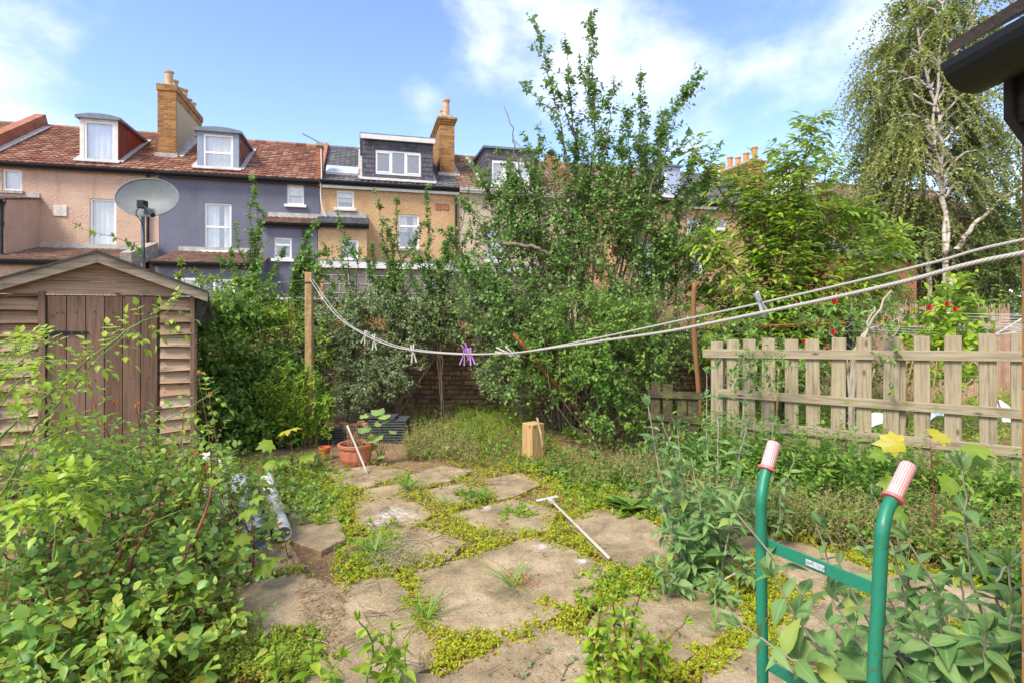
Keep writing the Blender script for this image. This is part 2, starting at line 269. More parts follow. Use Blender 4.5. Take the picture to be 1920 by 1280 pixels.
# ---------------------------------------------------------------- mesh builder for solid things
class MB:
    def __init__(s): s.v, s.f, s.uv = [], [], []
    def box(s, c, h, Rm=None, taper=None):
        """box: centre c, half sizes h, optional 3x3 rotation; U runs along the longest side"""
        i0 = len(s.v); c = Vector(c); ou, ov = random.uniform(0, 40), random.uniform(0, 40)
        ax = max(range(3), key=lambda k: h[k]); oth = [k for k in range(3) if k != ax]
        loc = []
        for dx in (-1, 1):
            for dy in (-1, 1):
                for dz in (-1, 1):
                    p = Vector((dx * h[0], dy * h[1], dz * h[2])); loc.append(p.copy())
                    if Rm is not None: p = Rm @ p
                    s.v.append(c + p)
        for q in ((0, 1, 3, 2), (4, 6, 7, 5), (0, 4, 5, 1), (2, 3, 7, 6), (0, 2, 6, 4), (1, 5, 7, 3)):
            s.f.append([i0 + k for k in q])
            pts = [loc[k] for k in q]
            flat = [k for k in oth if max(p[k] for p in pts) - min(p[k] for p in pts) > 1e-9]
            if max(p[ax] for p in pts) - min(p[ax] for p in pts) < 1e-9: s.uv.append([(ou + p[oth[0]] * .3, ov + p[oth[1]]) for p in pts])
            else: s.uv.append([(ou + p[ax], ov + p[flat[0]]) for p in pts])
        return s
    def bar(s, a, b, w, t, up=(0, 0, 1)):
        """board from a to b; w across (perpendicular to up), t along up"""
        a, b = Vector(a), Vector(b); x = (b - a); l = x.length; x.normalize(); up = Vector(up)
        y = up.cross(x)
        if y.length < 1e-6: y = Vector((0, 1, 0)).cross(x)
        y.normalize(); z = x.cross(y)
        Rm = Matrix((x, y, z)).transposed()
        return s.box((a + b) / 2, (l / 2, w / 2, t / 2), Rm)
    def poly(s, pts, uvs=None):
        i0 = len(s.v); s.v += [Vector(p) for p in pts]; s.f.append(list(range(i0, i0 + len(pts))))
        s.uv.append(uvs or [(p[0], p[2]) for p in pts]); return s
    def prism(s, pts, off):
        """closed outline pts extruded by vector off"""
        n = len(pts); i0 = len(s.v); off = Vector(off); a = [Vector(p) for p in pts]; s.v += a + [p + off for p in a]
        s.f.append([i0 + k for k in range(n)][::-1]); s.uv.append([(p[0], p[2]) for p in pts][::-1])
        s.f.append([i0 + n + k for k in range(n)]); s.uv.append([(p[0], p[2]) for p in pts])
        for k in range(n):
            j = (k + 1) % n; s.f.append([i0 + k, i0 + j, i0 + n + j, i0 + n + k]); l = (a[j] - a[k]).length; s.uv.append([(0, 0), (l, 0), (l, off.length), (0, off.length)])
        return s
    def tube(s, pts, r, n=8, cap=True):
        pts = [Vector(p) for p in pts]; rr = r if isinstance(r, (list, tuple)) else [r] * len(pts)
        i0 = len(s.v); ref = Vector((.13, .31, .94)); du = 0
        prev = None
        for i, p in enumerate(pts):
            t = (pts[min(i + 1, len(pts) - 1)] - pts[max(i - 1, 0)]).normalized()
            if prev is None:
                x = t.cross(ref)
                if x.length < 1e-3: x = t.cross(Vector((1, 0, 0)))
                x.normalize()
            else: x = (prev - t * prev.dot(t)).normalized()
            prev = x; y = t.cross(x)
            for k in range(n):
                a = 2 * math.pi * k / n; s.v.append(p + (x * math.cos(a) + y * math.sin(a)) * rr[i])
        for i in range(len(pts) - 1):
            for k in range(n):
                j = (k + 1) % n; s.f.append([i0 + i * n + k, i0 + i * n + j, i0 + (i + 1) * n + j, i0 + (i + 1) * n + k])
                u0, u1 = i * .1, i * .1 + .1; s.uv.append([(u0, k / n), (u0, (k + 1) / n), (u1, (k + 1) / n), (u1, k / n)])
        if cap:
            s.f.append([i0 + k for k in range(n)][::-1]); s.uv.append([(0, 0)] * n)
            e = i0 + (len(pts) - 1) * n; s.f.append([e + k for k in range(n)]); s.uv.append([(0, 0)] * n)
        return s
    def lathe(s, prof, c=(0, 0, 0), n=20):
        """profile [(r,z)] about the vertical through c"""
        i0 = len(s.v); c = Vector(c)
        for r, z in prof:
            for k in range(n): a = 2 * math.pi * k / n; s.v.append(c + Vector((r * math.cos(a), r * math.sin(a), z)))
        for i in range(len(prof) - 1):
            for k in range(n): j = (k + 1) % n; s.f.append([i0 + i * n + k, i0 + i * n + j, i0 + (i + 1) * n + j, i0 + (i + 1) * n + k]); s.uv.append([(0, 0)] * 4)
        s.f.append([i0 + k for k in range(n)][::-1]); s.uv.append([(0, 0)] * n)
        e = i0 + (len(prof) - 1) * n; s.f.append([e + k for k in range(n)]); s.uv.append([(0, 0)] * n)
        return s
    def build(s, name, m, parent=None, smooth=False, bevel=0):
        me = bpy.data.meshes.new(name); me.from_pydata([tuple(p) for p in s.v], [], s.f)
        uvl = me.uv_layers.new(name='UVMap'); flat = [c for f in s.uv for p in f for c in p]; uvl.data.foreach_set('uv', flat)
        me.update()
        if smooth: me.shade_smooth() if hasattr(me, 'shade_smooth') else None
        o = link_mesh(name, me, m, parent)
        if bevel:
            b = o.modifiers.new('bevel', 'BEVEL'); b.width = bevel; b.segments = 1; b.limit_method = 'ANGLE'
        return o
def smooth_curve(pts, n=6):
    """Catmull-Rom through pts"""
    p = [Vector(q) for q in pts]; p = [p[0] * 2 - p[1]] + p + [p[-1] * 2 - p[-2]]; out = []
    for i in range(1, len(p) - 2):
        for k in range(n):
            t = k / n; a, b, c, d = p[i - 1], p[i], p[i + 1], p[i + 2]
            out.append(.5 * ((2 * b) + (c - a) * t + (2 * a - 5 * b + 4 * c - d) * t * t + (3 * b - a - 3 * c + d) * t ** 3))
    out.append(p[-2]); return out
# ================================================================ THE TERRACE BEHIND
HF = Frame((298 - 960) / F * 16, 16, 15)            # front plane of the terrace; u=0 is the pink / blue party line
EAVES, RIDGE, RV = 5.74, 7.6, 3.2
def tiles(mb, u0, u1, v0, z0, v1, z1, row=.2, wid=.17, jit=.004):
    """interlocking tiles laid as real pieces, each overlapping the one below"""
    s = math.hypot(v1 - v0, z1 - z0); nr = max(1, round(s / row)); nc = max(1, round((u1 - u0) / wid)); dw = (u1 - u0) / nc; dr = s / nr
    dv, dz = (v1 - v0) / s, (z1 - z0) / s; nv, nz = -dz, dv
    for i in range(nr):
        for j in range(nc):
            a = i * dr; b = a + dr * 1.08; o = random.uniform(-jit, jit)
            prof = [(0, 0), (.55, 0), (.66, .013), (.88, .016), (1.0, .004)]
            i0 = len(mb.v)
            for t, h in ((a, .030), (b, .004)):
                for x, hh in prof:
                    q = h + hh + o; mb.v.append(Vector((u0 + (j + x) * dw, v0 + dv * t + nv * q, z0 + dz * t + nz * q)))
            for x, hh in (prof[0], prof[-1]):
                q = hh + o; mb.v.append(Vector((u0 + (j + x) * dw, v0 + dv * a + nv * q, z0 + dz * a + nz * q)))
            for k in range(4):
                mb.f.append([i0 + k, i0 + k + 1, i0 + 6 + k, i0 + 5 + k]); mb.uv.append([(0, 0)] * 4)
            mb.f.append([i0 + 10, i0 + 11, i0 + 4, i0 + 3, i0 + 2, i0 + 1, i0]); mb.uv.append([(0, 0)] * 7)
def shingles(mb, fr, w, h, rw=.17, rh=.15, t=.014):
    """hung slates on an upright face; fr(x,z,out)->point"""
    nr = max(1, round(h / rh)); rh = h / nr; nc = max(1, round(w / rw)); rw = w / nc
    for i in range(nr):
        sh = (i % 2) * .5 * rw
        for j in range(-1, nc + 1):
            x0, x1 = max(0, j * rw + sh + .004), min(w, (j + 1) * rw + sh - .004)
            if x1 - x0 < .02: continue
            z0, z1 = i * rh, (i + 1) * rh * 1.0 + .01
            z1 = min(z1, h); o = random.uniform(0, .006)
            a = [fr(x0, z0, t + o), fr(x1, z0, t + o), fr(x1, z1, .003), fr(x0, z1, .003), fr(x0, z0, 0), fr(x1, z0, 0)]
            i0 = len(mb.v); mb.v += a
            for q in ((0, 1, 2, 3), (4, 5, 1, 0), (4, 0, 3), (1, 5, 2)): mb.f.append([i0 + k for k in q]); mb.uv.append([(0, 0)] * len(q))
def wall_face(mb, u0, u1, z0, z1, v, holes, reveal=.12):
    us = sorted({u0, u1, *[x for h in holes for x in h[:2]]}); zs = sorted({z0, z1, *[x for h in holes for x in h[2:4]]})
    for a, b in zip(us, us[1:]):
        for c, d in zip(zs, zs[1:]):
            if b <= u0 or a >= u1: continue
            mu, mz = (a + b) / 2, (c + d) / 2
            if any(h[0] < mu < h[1] and h[2] < mz < h[3] for h in holes): continue
            mb.poly([(a, v, c), (b, v, c), (b, v, d), (a, v, d)])
    for h in holes:
        a, b, c, d = h[:4]; r = v + reveal
        mb.poly([(a, v, c), (a, v, d), (a, r, d), (a, r, c)]); mb.poly([(b, v, c), (b, r, c), (b, r, d), (b, v, d)])
        mb.poly([(a, v, d), (b, v, d), (b, r, d), (a, r, d)]); mb.poly([(a, v, c), (a, r, c), (b, r, c), (b, v, c)])
def window(parent, u0, u1, z0, z1, v, kind='sash', curtain=True, sill=None, fw=.055, back=M['curtain'], deep=.12):
    """frame (part) with its pane, curtain and sill as sub-parts"""
    mb = MB(); y = v + deep * .55; t = .03
    def fr(a, b, c, d): mb.box(((a + b) / 2, y, (c + d) / 2), ((b - a) / 2, t, (d - c) / 2))
    fr(u0, u1, z0, z0 + fw); fr(u0, u1, z1 - fw, z1); fr(u0, u0 + fw, z0 + fw, z1 - fw); fr(u1 - fw, u1, z0 + fw, z1 - fw)
    if kind == 'sash': zm = z0 + (z1 - z0) * .5; mb.box(((u0 + u1) / 2, y - .006, zm), ((u1 - u0) / 2 - fw, t, .03))
    if kind == 'top': zm = z0 + (z1 - z0) * .66; mb.box(((u0 + u1) / 2, y - .006, zm), ((u1 - u0) / 2 - fw, t, .03))
    if kind == 'triple':
        for k in (1 / 3, 2 / 3): um = u0 + (u1 - u0) * k; mb.box((um, y - .004, (z0 + z1) / 2), (.045, t, (z1 - z0) / 2 - fw))
        for k in (0, 2):
            a = u0 + (u1 - u0) * k / 3 + .06; b = a + (u1 - u0) / 3 - .12
            for c, d in ((z0 + fw, z0 + fw + .045), (z1 - fw - .045, z1 - fw)): mb.box(((a + b) / 2, y - .01, (c + d) / 2), ((b - a) / 2, t, (d - c) / 2))
    if kind == 'quad':
        um = (u0 + u1) / 2; zm = z0 + (z1 - z0) * .6
        mb.box((um, y - .004, (z0 + z1) / 2), (.03, t, (z1 - z0) / 2 - fw)); mb.box((um, y - .008, zm), ((u1 - u0) / 2 - fw, t, .028))
    w_ = mb.build('window', M['upvc'], parent)
    g = MB().box(((u0 + u1) / 2, y + .008, (z0 + z1) / 2), ((u1 - u0) / 2 - .02, .003, (z1 - z0) / 2 - .02)).build('pane', M['glass'], w_)
    if curtain:
        c = MB(); n = max(8, int((u1 - u0) / .045)); yy = y + .09; pts = []
        for i in range(n + 1): pts.append((u0 + (u1 - u0) * i / n, yy + .014 * math.sin(i * 1.9) + random.uniform(-.004, .004)))
        drop = (z1 - z0) * (curtain if isinstance(curtain, float) else 1.0)
        gap = random.choice([0, 0, .22, .3, .12])
        for (a, ya), (b, yb) in zip(pts, pts[1:]):
            if abs((a + b) / 2 - (u0 + u1) / 2 - .06) < gap * (u1 - u0) / 2: continue
            c.poly([(a, ya, z1 - drop), (b, yb, z1 - drop), (b, yb, z1), (a, ya, z1)])
        c.build('curtain', back, w_)
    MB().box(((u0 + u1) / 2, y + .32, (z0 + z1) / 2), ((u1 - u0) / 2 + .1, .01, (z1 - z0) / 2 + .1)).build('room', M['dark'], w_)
    if sill: MB().box(((u0 + u1) / 2, v - .02, z0 - .045), ((u1 - u0) / 2 + .07, .075, .04)).build('sill', sill, w_, bevel=.006)
    return w_
def win_px(x0, x1, y0, y1, v=0):
    u0, z1 = HF.uz(x0, y0, v); u1, z0 = HF.uz(x1, y1, v)
    return u0, u1, min(z0, z1), max(z0, z1)
def gutter(parent, u0, u1, v, z, name='gutter', m=None):
    mb = MB(); n = 7
    prof = [(math.cos(math.pi + math.pi * k / n) * .055, math.sin(math.pi + math.pi * k / n) * .055) for k in range(n + 1)]
    prof += [(x * .86, y * .86) for x, y in prof[::-1]]
    mb.prism([(u0, v + y, z + h) for y, h in prof], (u1 - u0, 0, 0)); mb.box(((u0 + u1) / 2, v + .07, z - .02), ((u1 - u0) / 2, .012, .085))
    return mb.build(name, m or M['gutter'], parent)
def pipe(parent, u, v, z0, z1, r=.038):
    mb = MB().tube([(u, v, z0), (u, v, z1)], r, 10)
    z = z0 + .4
    while z < z1: mb.tube([(u, v, z), (u, v, z + .07)], r * 1.25, 10); z += 1.7
    return mb.build('downpipe', M['gutter'], parent)
def leanto(parent, u0, u1, v0, ztop, zeave, m_tile, m_wall, holes=(), wins=(), left=True, right=True, zb=-.05, wall_name='extension_wall', gut=True):
    """part of a house that juts towards the garden: walls, sloping tiles, gutter"""
    mb = MB(); wall_face(mb, u0, u1, zb, zeave, v0, list(holes))
    for on, u, s in ((left, u0, -1), (right, u1, 1)):
        if on: mb.poly([(u, v0, zb), (u, 0, zb), (u, 0, ztop - .02), (u, v0, zeave)])
    mb.build(wall_name, m_wall, parent)
    t = MB(); tiles(t, u0 - .06, u1 + .06, v0 - .12, zeave - .0, 0, ztop, .2, .17)
    t.build('lean_to_roof', m_tile, parent)
    MB().box(((u0 + u1) / 2, -.012, ztop + .07), ((u1 - u0) / 2, .02, .07)).build('flashing', M['flash'], parent)
    if gut: gutter(parent, u0 - .06, u1 + .06, v0 - .17, zeave - .03)
def chimney(parent, u, v0, v1, ztop, brick, side, npots, mpot, wid=.5, zbase=5.6, corb=True, pz=.45):
    st = MB().box((u, (v0 + v1) / 2, (zbase + ztop) / 2), (wid / 2, (v1 - v0) / 2, (ztop - zbase) / 2)).build('chimney', brick, parent)
    if side:
        MB().box((u + wid / 2 + .008, (v0 + v1) / 2 + .02, (zbase + ztop) / 2 - .18), (.008, (v1 - v0) / 2 - .02, (ztop - zbase) / 2 - .18)).build('rendered_side', side, st)
    c = MB()
    if corb:
        for k in range(3): c.box((u, (v0 + v1) / 2, ztop - .16 + k * .075), (wid / 2 + .03 + .03 * k, (v1 - v0) / 2 + .03 + .03 * k, .037))
    else: c.box((u, (v0 + v1) / 2, ztop + .0), (wid / 2 + .03, (v1 - v0) / 2 + .03, .09))
    c.build('corbel', brick, st)
    MB().box((u, (v0 + v1) / 2, ztop + .1), (wid / 2 - .03, (v1 - v0) / 2 - .03, .03)).build('mortar_flaunching', M['flash'], st)
    for k in range(npots):
        v = v0 + .22 + (v1 - v0 - .44) * k / max(1, npots - 1); h = pz * (1 + .22 * math.sin(k * 2.3 + 1)); r = .115
        MB().lathe([(r * 1.15, 0), (r, .05), (r * .92, h * .86), (r * 1.14, h * .9), (r * 1.16, h), (r * .7, h), (r * .7, h - .05)], (u, v, ztop + .12), 14).build('chimney_pot', mpot, st, smooth=False)
    fl = MB(); k = (RIDGE - EAVES) / RV
    zf = lambda v: EAVES + k * v
    fl.prism([(u + wid / 2 + .016, v0 - .02, zf(v0) + .02), (u + wid / 2 + .016, min(v1, RV), zf(min(v1, RV)) + .02), (u + wid / 2 + .016, min(v1, RV), zf(min(v1, RV)) + .15), (u + wid / 2 + .016, v0 - .02, zf(v0) + .15)], (.012, 0, 0))
    fl.box((u, v0 - .03, zf(v0) + .05), (wid / 2 + .06, .05, .06)); fl.prism([(u + wid / 2, v0, zf(v0) + .045), (u + wid / 2, RV, zf(RV) + .045), (u + wid / 2 + .2, RV, zf(RV) + .052), (u + wid / 2 + .2, v0, zf(v0) + .052)], (0, 0, .016))
    fl.build('flashing', M['flash'], st)
def house(u0, u1, label, wall, tile, wins, ridge_cut=None, tile_w=.17):
    h = empty('terraced_house', HF.loc(0, 0, 0), HF.a, label, 'house', 'houses of the terrace behind the gardens')
    mb = MB(); holes = [w[0] for w in wins]
    wall_face(mb, u0, u1, -.05, EAVES + .02, 0, holes)
    mb.poly([(u0, 0, -.05), (u0, 6, -.05), (u0, 6, EAVES), (u0, RV, RIDGE - .05), (u0, 0, EAVES)]); mb.poly([(u1, 0, -.05), (u1, 6.4, -.05), (u1, 6.4, EAVES), (u1, RV, RIDGE - .05), (u1, 0, EAVES)])
    mb.poly([(u0, 6.4, -.05), (u1, 6.4, -.05), (u1, 6.4, EAVES), (u0, 6.4, EAVES)])
    mb.build('wall', wall, h)
    t = MB(); tiles(t, u0, u1, -.14, EAVES - .06, RV, RIDGE, .2, tile_w)
    tiles(t, u0, u1, 2 * RV + .14, EAVES - .06, RV, RIDGE, 1.2, 1.4)
    n = round((u1 - u0) / .33)
    for k in range(n): a = u0 + (u1 - u0) * k / n; t.tube([(a, RV, RIDGE + .0), (a + (u1 - u0) / n * 1.05, RV, RIDGE + .01)], [.12, .105], 8)
    t.build('roof', tile, h)
    for q, kind, cur, sl in wins: window(h, *q, 0, kind, cur, sl)
    return h
def dormer(parent, u0, u1, z0, z1, v0, cheek_m, face_m, win, top='curve', wkind='sash', roof_m=None, slates=False, rear=None, cur=True):
    """box dormer: cheeks run back into the roof slope"""
    k = (RIDGE - EAVES) / RV; vr = rear or min(RV + .6, (z1 - EAVES) / k + .1)
    d = MB(); n = 10; ht = .08 if top == 'curve' else 0
    d.poly([(u0, v0, z0 - .1), (u0, v0, z1), (u0, vr, z1), (u0, vr, z0 - .1)])
    d.poly([(u1, v0, z0 - .1), (u1, vr, z0 - .1), (u1, vr, z1), (u1, v0, z1)])
    dm = d.build('dormer', cheek_m, parent)
    f = MB(); a, b, c, e = win
    wall_face(f, u0 - .004, u1 + .004, z0 - .1, z1, v0 - .006, [(a, b, c, e)], .08)
    f.build('dormer_face', face_m, dm)
    if slates:
        s = MB()
        for (xa, xb, za, zb) in ((u0, a - .03, z0, z1 - .02), (b + .03, u1, z0, z1 - .02), (a - .03, b + .03, z0, c - .04), (a - .03, b + .03, e + .04, z1 - .02)):
            if xb - xa > .05 and zb - za > .05: shingles(s, lambda x, z, o, xa=xa, za=za: Vector((xa + x, v0 - .006 - o, za + z)), xb - xa, zb - za)
        shingles(s, lambda x, z, o: Vector((u0 - o, v0 + x, z0 - .05 + z)), vr - v0, z1 - z0 + .03); shingles(s, lambda x, z, o: Vector((u1 + o, v0 + x, z0 - .05 + z)), vr - v0, z1 - z0 + .03)
        s.build('hung_slates', M['hung'], dm)
    elif cheek_m is M['redtile']:
        s = MB(); shingles(s, lambda x, z, o: Vector((u1 + o, v0 + x, z0 - .05 + z)), vr - v0, z1 - z0 + .03, .17, .11); s.build('hung_tiles', M['redtile'], dm)
    r = MB(); ov = .09; w = (u1 - u0) / 2 + ov; cu = (u0 + u1) / 2
    pts = [(cu - w + 2 * w * i / n, v0 - ov, z1 + ht * (1 - (2 * i / n - 1) ** 2)) for i in range(n + 1)]
    low = [(p[0], p[1], p[2] - (.0 if i not in (0, n) else 0) - .07) for i, p in enumerate(pts)][::-1]
    r.prism([(p[0], p[1], p[2] + .05) for p in pts] + [(p[0], p[1], z1 - .02) for p in pts[::-1]], (0, vr - v0 + ov, 0))
    r.build('dormer_roof', roof_m or M['lead'], dm)
    window(dm, a, b, c, e, v0 - .006, wkind, cur, None, deep=.08).name = 'dormer_window'
    # lead apron and soakers where the dormer meets the tiles
    ap = MB().box((cu, v0 - .12, EAVES + k * v0 + .03), (w, .12, .012), Matrix.Rotation(math.atan(k), 3, 'X'))
    for u in (u0 - .07, u1 + .07): ap.prism([(u - .07, v0 - .05, EAVES + k * v0 + .04), (u + .07, v0 - .05, EAVES + k * v0 + .04), (u + .07, vr, EAVES + k * vr + .055), (u - .07, vr, EAVES + k * vr + .055)], (0, 0, .02))
    ap.build('flashing', M['flash'], dm)
    return dm
S = M['sill']
# --- pink pebbledashed house (left)
wA = win_px(168, 218, 372, 466); wA2 = win_px(4, 41, 317, 359)
hA = house(-4.35, 0, 'pink pebbledashed terraced house with a red-sided dormer, left end of the row', M['pink'], M['redtile'], [(wA, 'plain', True, M['stone']), (wA2, 'plain', True, M['stone'])])
dA = win_px(150, 221, 216, 305, .25)
dormer(hA, dA[0], dA[1], EAVES + .08, 7.13, .25, M['redwood'], M['whitepaint'], (dA[0] + .1, dA[1] - .08, EAVES + .16, 7.05), 'curve', 'plain')
gutter(hA, -4.35, 0, -.2, EAVES - .1); pipe(hA, -.26, -.06, 2.9, EAVES - .1)
ua = HF.u(75)
leanto(hA, -4.35, ua, -1.54, 4.75, 4.42, M['browntile'], M['pink'], left=False, wall_name='outrigger_wall')
pipe(hA, HF.u(3, -1.6), -1.6, 0, 4.35)
leanto(hA, -4.35, -.32, -2.0, 3.42, 2.92, M['browntile'], M['pink'], left=False)
MB().box((-.12, -1.0, 3.2), (.12, 1.0, .2), Matrix.Rotation(R(14), 3, 'X')).build('parapet', M['stone'], hA)
vb = win_px(103, 124, 386, 406); MB().box(((vb[0] + vb[1]) / 2, -.01, (vb[2] + vb[3]) / 2), (.16, .02, .15)).build('air_brick', M['sill'], hA, bevel=.01)
pa = MB(); kk = (RIDGE - EAVES) / RV; Rk = Matrix.Rotation(math.atan(kk), 3, 'X')
pa.box((-4.35, RV / 2, (EAVES + RIDGE) / 2 + .2), (.14, math.hypot(RV, RIDGE - EAVES) / 2 + .1, .2), Rk); pa.build('party_parapet', M['redbrick'], hA)
MB().box((-4.35 + .23, RV / 2, (EAVES + RIDGE) / 2 + .075), (.1, math.hypot(RV, RIDGE - EAVES) / 2, .012), Rk).build('flashing', M['flash'], hA)
chimney(hA, .12 - .25, 1.1, 3.98, 8.5, M['chimbrick'], M['cement'], 6, M['pot'], corb=False, pz=.38)
# --- house beyond the parapet, only its roof edge shows
hZ = house(-8.7, -4.5, 'terraced house beyond the brick parapet at the far left, only its roof corner in view', M['pink'], M['browntile'], [])
# --- slate blue house
wB = win_px(383, 434, 380, 471); wB2 = win_px(538, 570, 346, 385)
uB0, uB1 = 0.01, 4.36
hB = house(uB0, uB1, 'slate blue rendered terraced house with a round-topped dormer', M['blue'], M['redtile'], [(wB, 'sash', True, M['upvc']), (wB2, 'sash', True, M['upvc'])])
dB = win_px(370, 448, 232, 322, .25)
dormer(hB, dB[0], dB[1], EAVES + .08, 7.02, .25, M['redtile'], M['greypaint'], (dB[0] + .16, dB[1] - .16, EAVES + .12, 6.93), 'curve', 'sash')
gutter(hB, uB0 + .02, uB1 - .02, -.2, EAVES - .12)
leanto(hB, HF.u(283, -1.9) + .1, HF.u(500, -1.0), -1.9, 3.42, 2.95, M['browntile'], M['blue'], holes=[], left=True, right=True)
for x0, x1, y0, y1 in ((328, 374, 521, 560), (400, 440, 524, 600)):
    q = win_px(x0, x1, y0, y1, -1.95); q = (q[0], q[1], q[2], q[3])
    window(hB, *q, -1.99, 'plain', True, None, back=M['blind'])
w1 = win_px(514, 547, 445, 486, -1.0)
leanto(hB, HF.u(492, -1.0), uB1, -1.0, 4.52, 4.2, M['browntile'], M['blue'], holes=[w1], left=True, right=False, wall_name='outrigger_wall', gut=True)
window(hB, *w1, -1.0, 'top', False, M['upvc'])
pipe(hB, 4.0, -1.06, 0, 4.1)
# party pier between blue and ochre houses, with its aerial
pp = MB(); pp.box((4.36, .1, EAVES + .38), (.075, .22, .62)); pp.box((4.36, RV / 2 + .2, (EAVES + RIDGE) / 2 + .16), (.07, math.hypot(RV, RIDGE - EAVES) / 2 - .1, .13), Rk)
pp.build('party_pier', M['redbrick'], hB)
MB().box((4.36, .1, EAVES + 1.03), (.1, .26, .05)).build('pier_cap', M['stone'], hB)
aer = empty('aerial', HF.loc(0, 0, 0), HF.a, 'bare metal aerial stick and white cable on the pier between the blue and ochre houses', 'aerial')
a0 = Vector((4.36, -.02, 6.85)); ab = MB().tube([a0 - Vector((0, .05, .6)), a0], .018, 6).tube([a0, a0 + Vector((-.5, -.05, .22))], .014, 6)
for k in range(5): q = a0 + Vector((-.5 * k / 5 - .05, -.01 * k, .22 * k / 5)); ab.tube([q + Vector((0, -.06, 0)), q + Vector((0, .06, .0))], .006, 4)
ab.build('boom', M['lead'], aer)
cab = [HF.uz(x, y, -.13) for x, y in ((602, 280), (603, 330), (601, 352), (603, 385), (612, 408), (622, 418))]
MB().tube(smooth_curve([(u, -.13, z) for u, z in cab]), .016, 5).build('cable', M['upvc'], aer)
# --- ochre house
uC0, uC1 = 4.375, 8.65
wC = win_px(747, 786, 402, 467); wC2 = win_px(631, 664, 357, 392)
hC = house(uC0, uC1, 'ochre pebbledashed terraced house with a wide slate-hung dormer', M['orange'], M['greytile'], [(wC, 'top', .5, M['stone']), (wC2, 'top', .6, M['whitepaint'])])
dC = win_px(680, 811, 262, 344, .15); wd = win_px(704, 789, 281, 332, .15)
dormer(hC, dC[0], dC[1], EAVES + .05, 7.25, .15, M['hung'], M['hung'], (wd[0], wd[1], wd[2], wd[3]), 'flat', 'triple', M['lead'], True, rear=RV + .5, cur=False)
MB().box(((dC[0] + dC[1]) / 2, .02, 7.17), ((dC[1] - dC[0]) / 2 + .07, .03, .07)).build('fascia', M['whitepaint'], hC)
gutter(hC, uC0, uC1, -.2, EAVES - .08); MB().box(((uC0 + uC1) / 2, -.1, EAVES - .22), ((uC1 - uC0) / 2, .012, .05)).build('fascia_board', M['whitepaint'], hC)
k_ = kk; sk = win_px(612, 672, 313, 333, .7)
MB().box((sk[0] / 2 + sk[1] / 2, .62, EAVES + kk * .62 + .1), ((sk[1] - sk[0]) / 2, .36, .04), Rk).build('rooflight', M['upvc'], hC)
MB().box((sk[0] / 2 + sk[1] / 2, .62, EAVES + kk * .62 + .15), ((sk[1] - sk[0]) / 2 - .07, .28, .012), Rk).build('rooflight_pane', plain('rooflight_glass', (.5, .56, .6), .1, var=.05), hC)
pipe(hC, 8.55, -.06, 3.0, EAVES - .1)
chimney(hC, 8.42, 1.0, 4.4, 8.3, M['chimbrick'], None, 5, M['pot'], wid=.5, pz=.5)
w2 = win_px(640, 672, 449, 487, -1.0)
leanto(hC, uC0, HF.u(688, -1.0), -1.0, 4.6, 4.24, M['greytile'], M['orange'], holes=[w2], left=False, right=True, wall_name='outrigger_wall')
window(hC, *w2, -1.0, 'plain', False, M['upvc'])
for x in (822, 836): q = win_px(x - 5, x + 4, 382, 394); MB().box(((q[0] + q[1]) / 2, -.012, (q[2] + q[3]) / 2), (.09, .02, .09)).build('vent', M['redbrick'], hC)
def flat_ext(parent, x0, x1, v, ztop, m_w):
    u0, u1 = HF.u(x0, v), HF.u(x1, v)
    mb = MB(); mb.box(((u0 + u1) / 2, v / 2, (ztop - .2) / 2), ((u1 - u0) / 2, -v / 2 - .01, (ztop - .2) / 2)); mb.build('extension_wall', m_w, parent)
    MB().box(((u0 + u1) / 2, v / 2 - .06, ztop - .09), ((u1 - u0) / 2 + .08, -v / 2 + .04, .085)).build('fascia', M['whitepaint'], parent)
    MB().box(((u0 + u1) / 2, v / 2 - .08, ztop + .01), ((u1 - u0) / 2 + .12, -v / 2 + .02, .025)).build('flat_roof', M['lead'], parent)
    j = MB()
    for z in np.arange(.5, ztop - .3, .24): j.box(((u0 + u1) / 2, v - .002, z), ((u1 - u0) / 2, .004, .007))
    for i, z in enumerate(np.arange(.5, ztop - .5, .24)):
        for q in np.arange(u0 + .2 + (i % 2) * .22, u1, .45): j.box((q, v - .003, z + .12), (.007, .0035, .11))
    j.build('mortar_joint', M['sill'], parent)
flat_ext(hC, 606, 838, -2.4, 3.02, M['block'])
# --- pale house, half hidden
wD = win_px(912, 950, 425, 490); uD0, uD1 = 8.66, 12.8
hD = house(uD0, uD1, 'pale rendered terraced house with a grey slate-hung box dormer', M['pale'], M['browntile'], [(wD, 'sash', True, M['upvc'])])
dD = win_px(910, 1003, 283, 352, .15); wd = win_px(922, 993, 300, 350, .15)
dormer(hD, dD[0], dD[1], EAVES + .08, 7.15, .15, M['hung'], M['hung'], wd, 'flat', 'triple', M['lead'], True, rear=RV + .3)
gutter(hD, uD0, uD1, -.2, EAVES - .08, m=M['upvc']); flat_ext(hD, 842, 1010, -2.2, 3.0, M['block'])
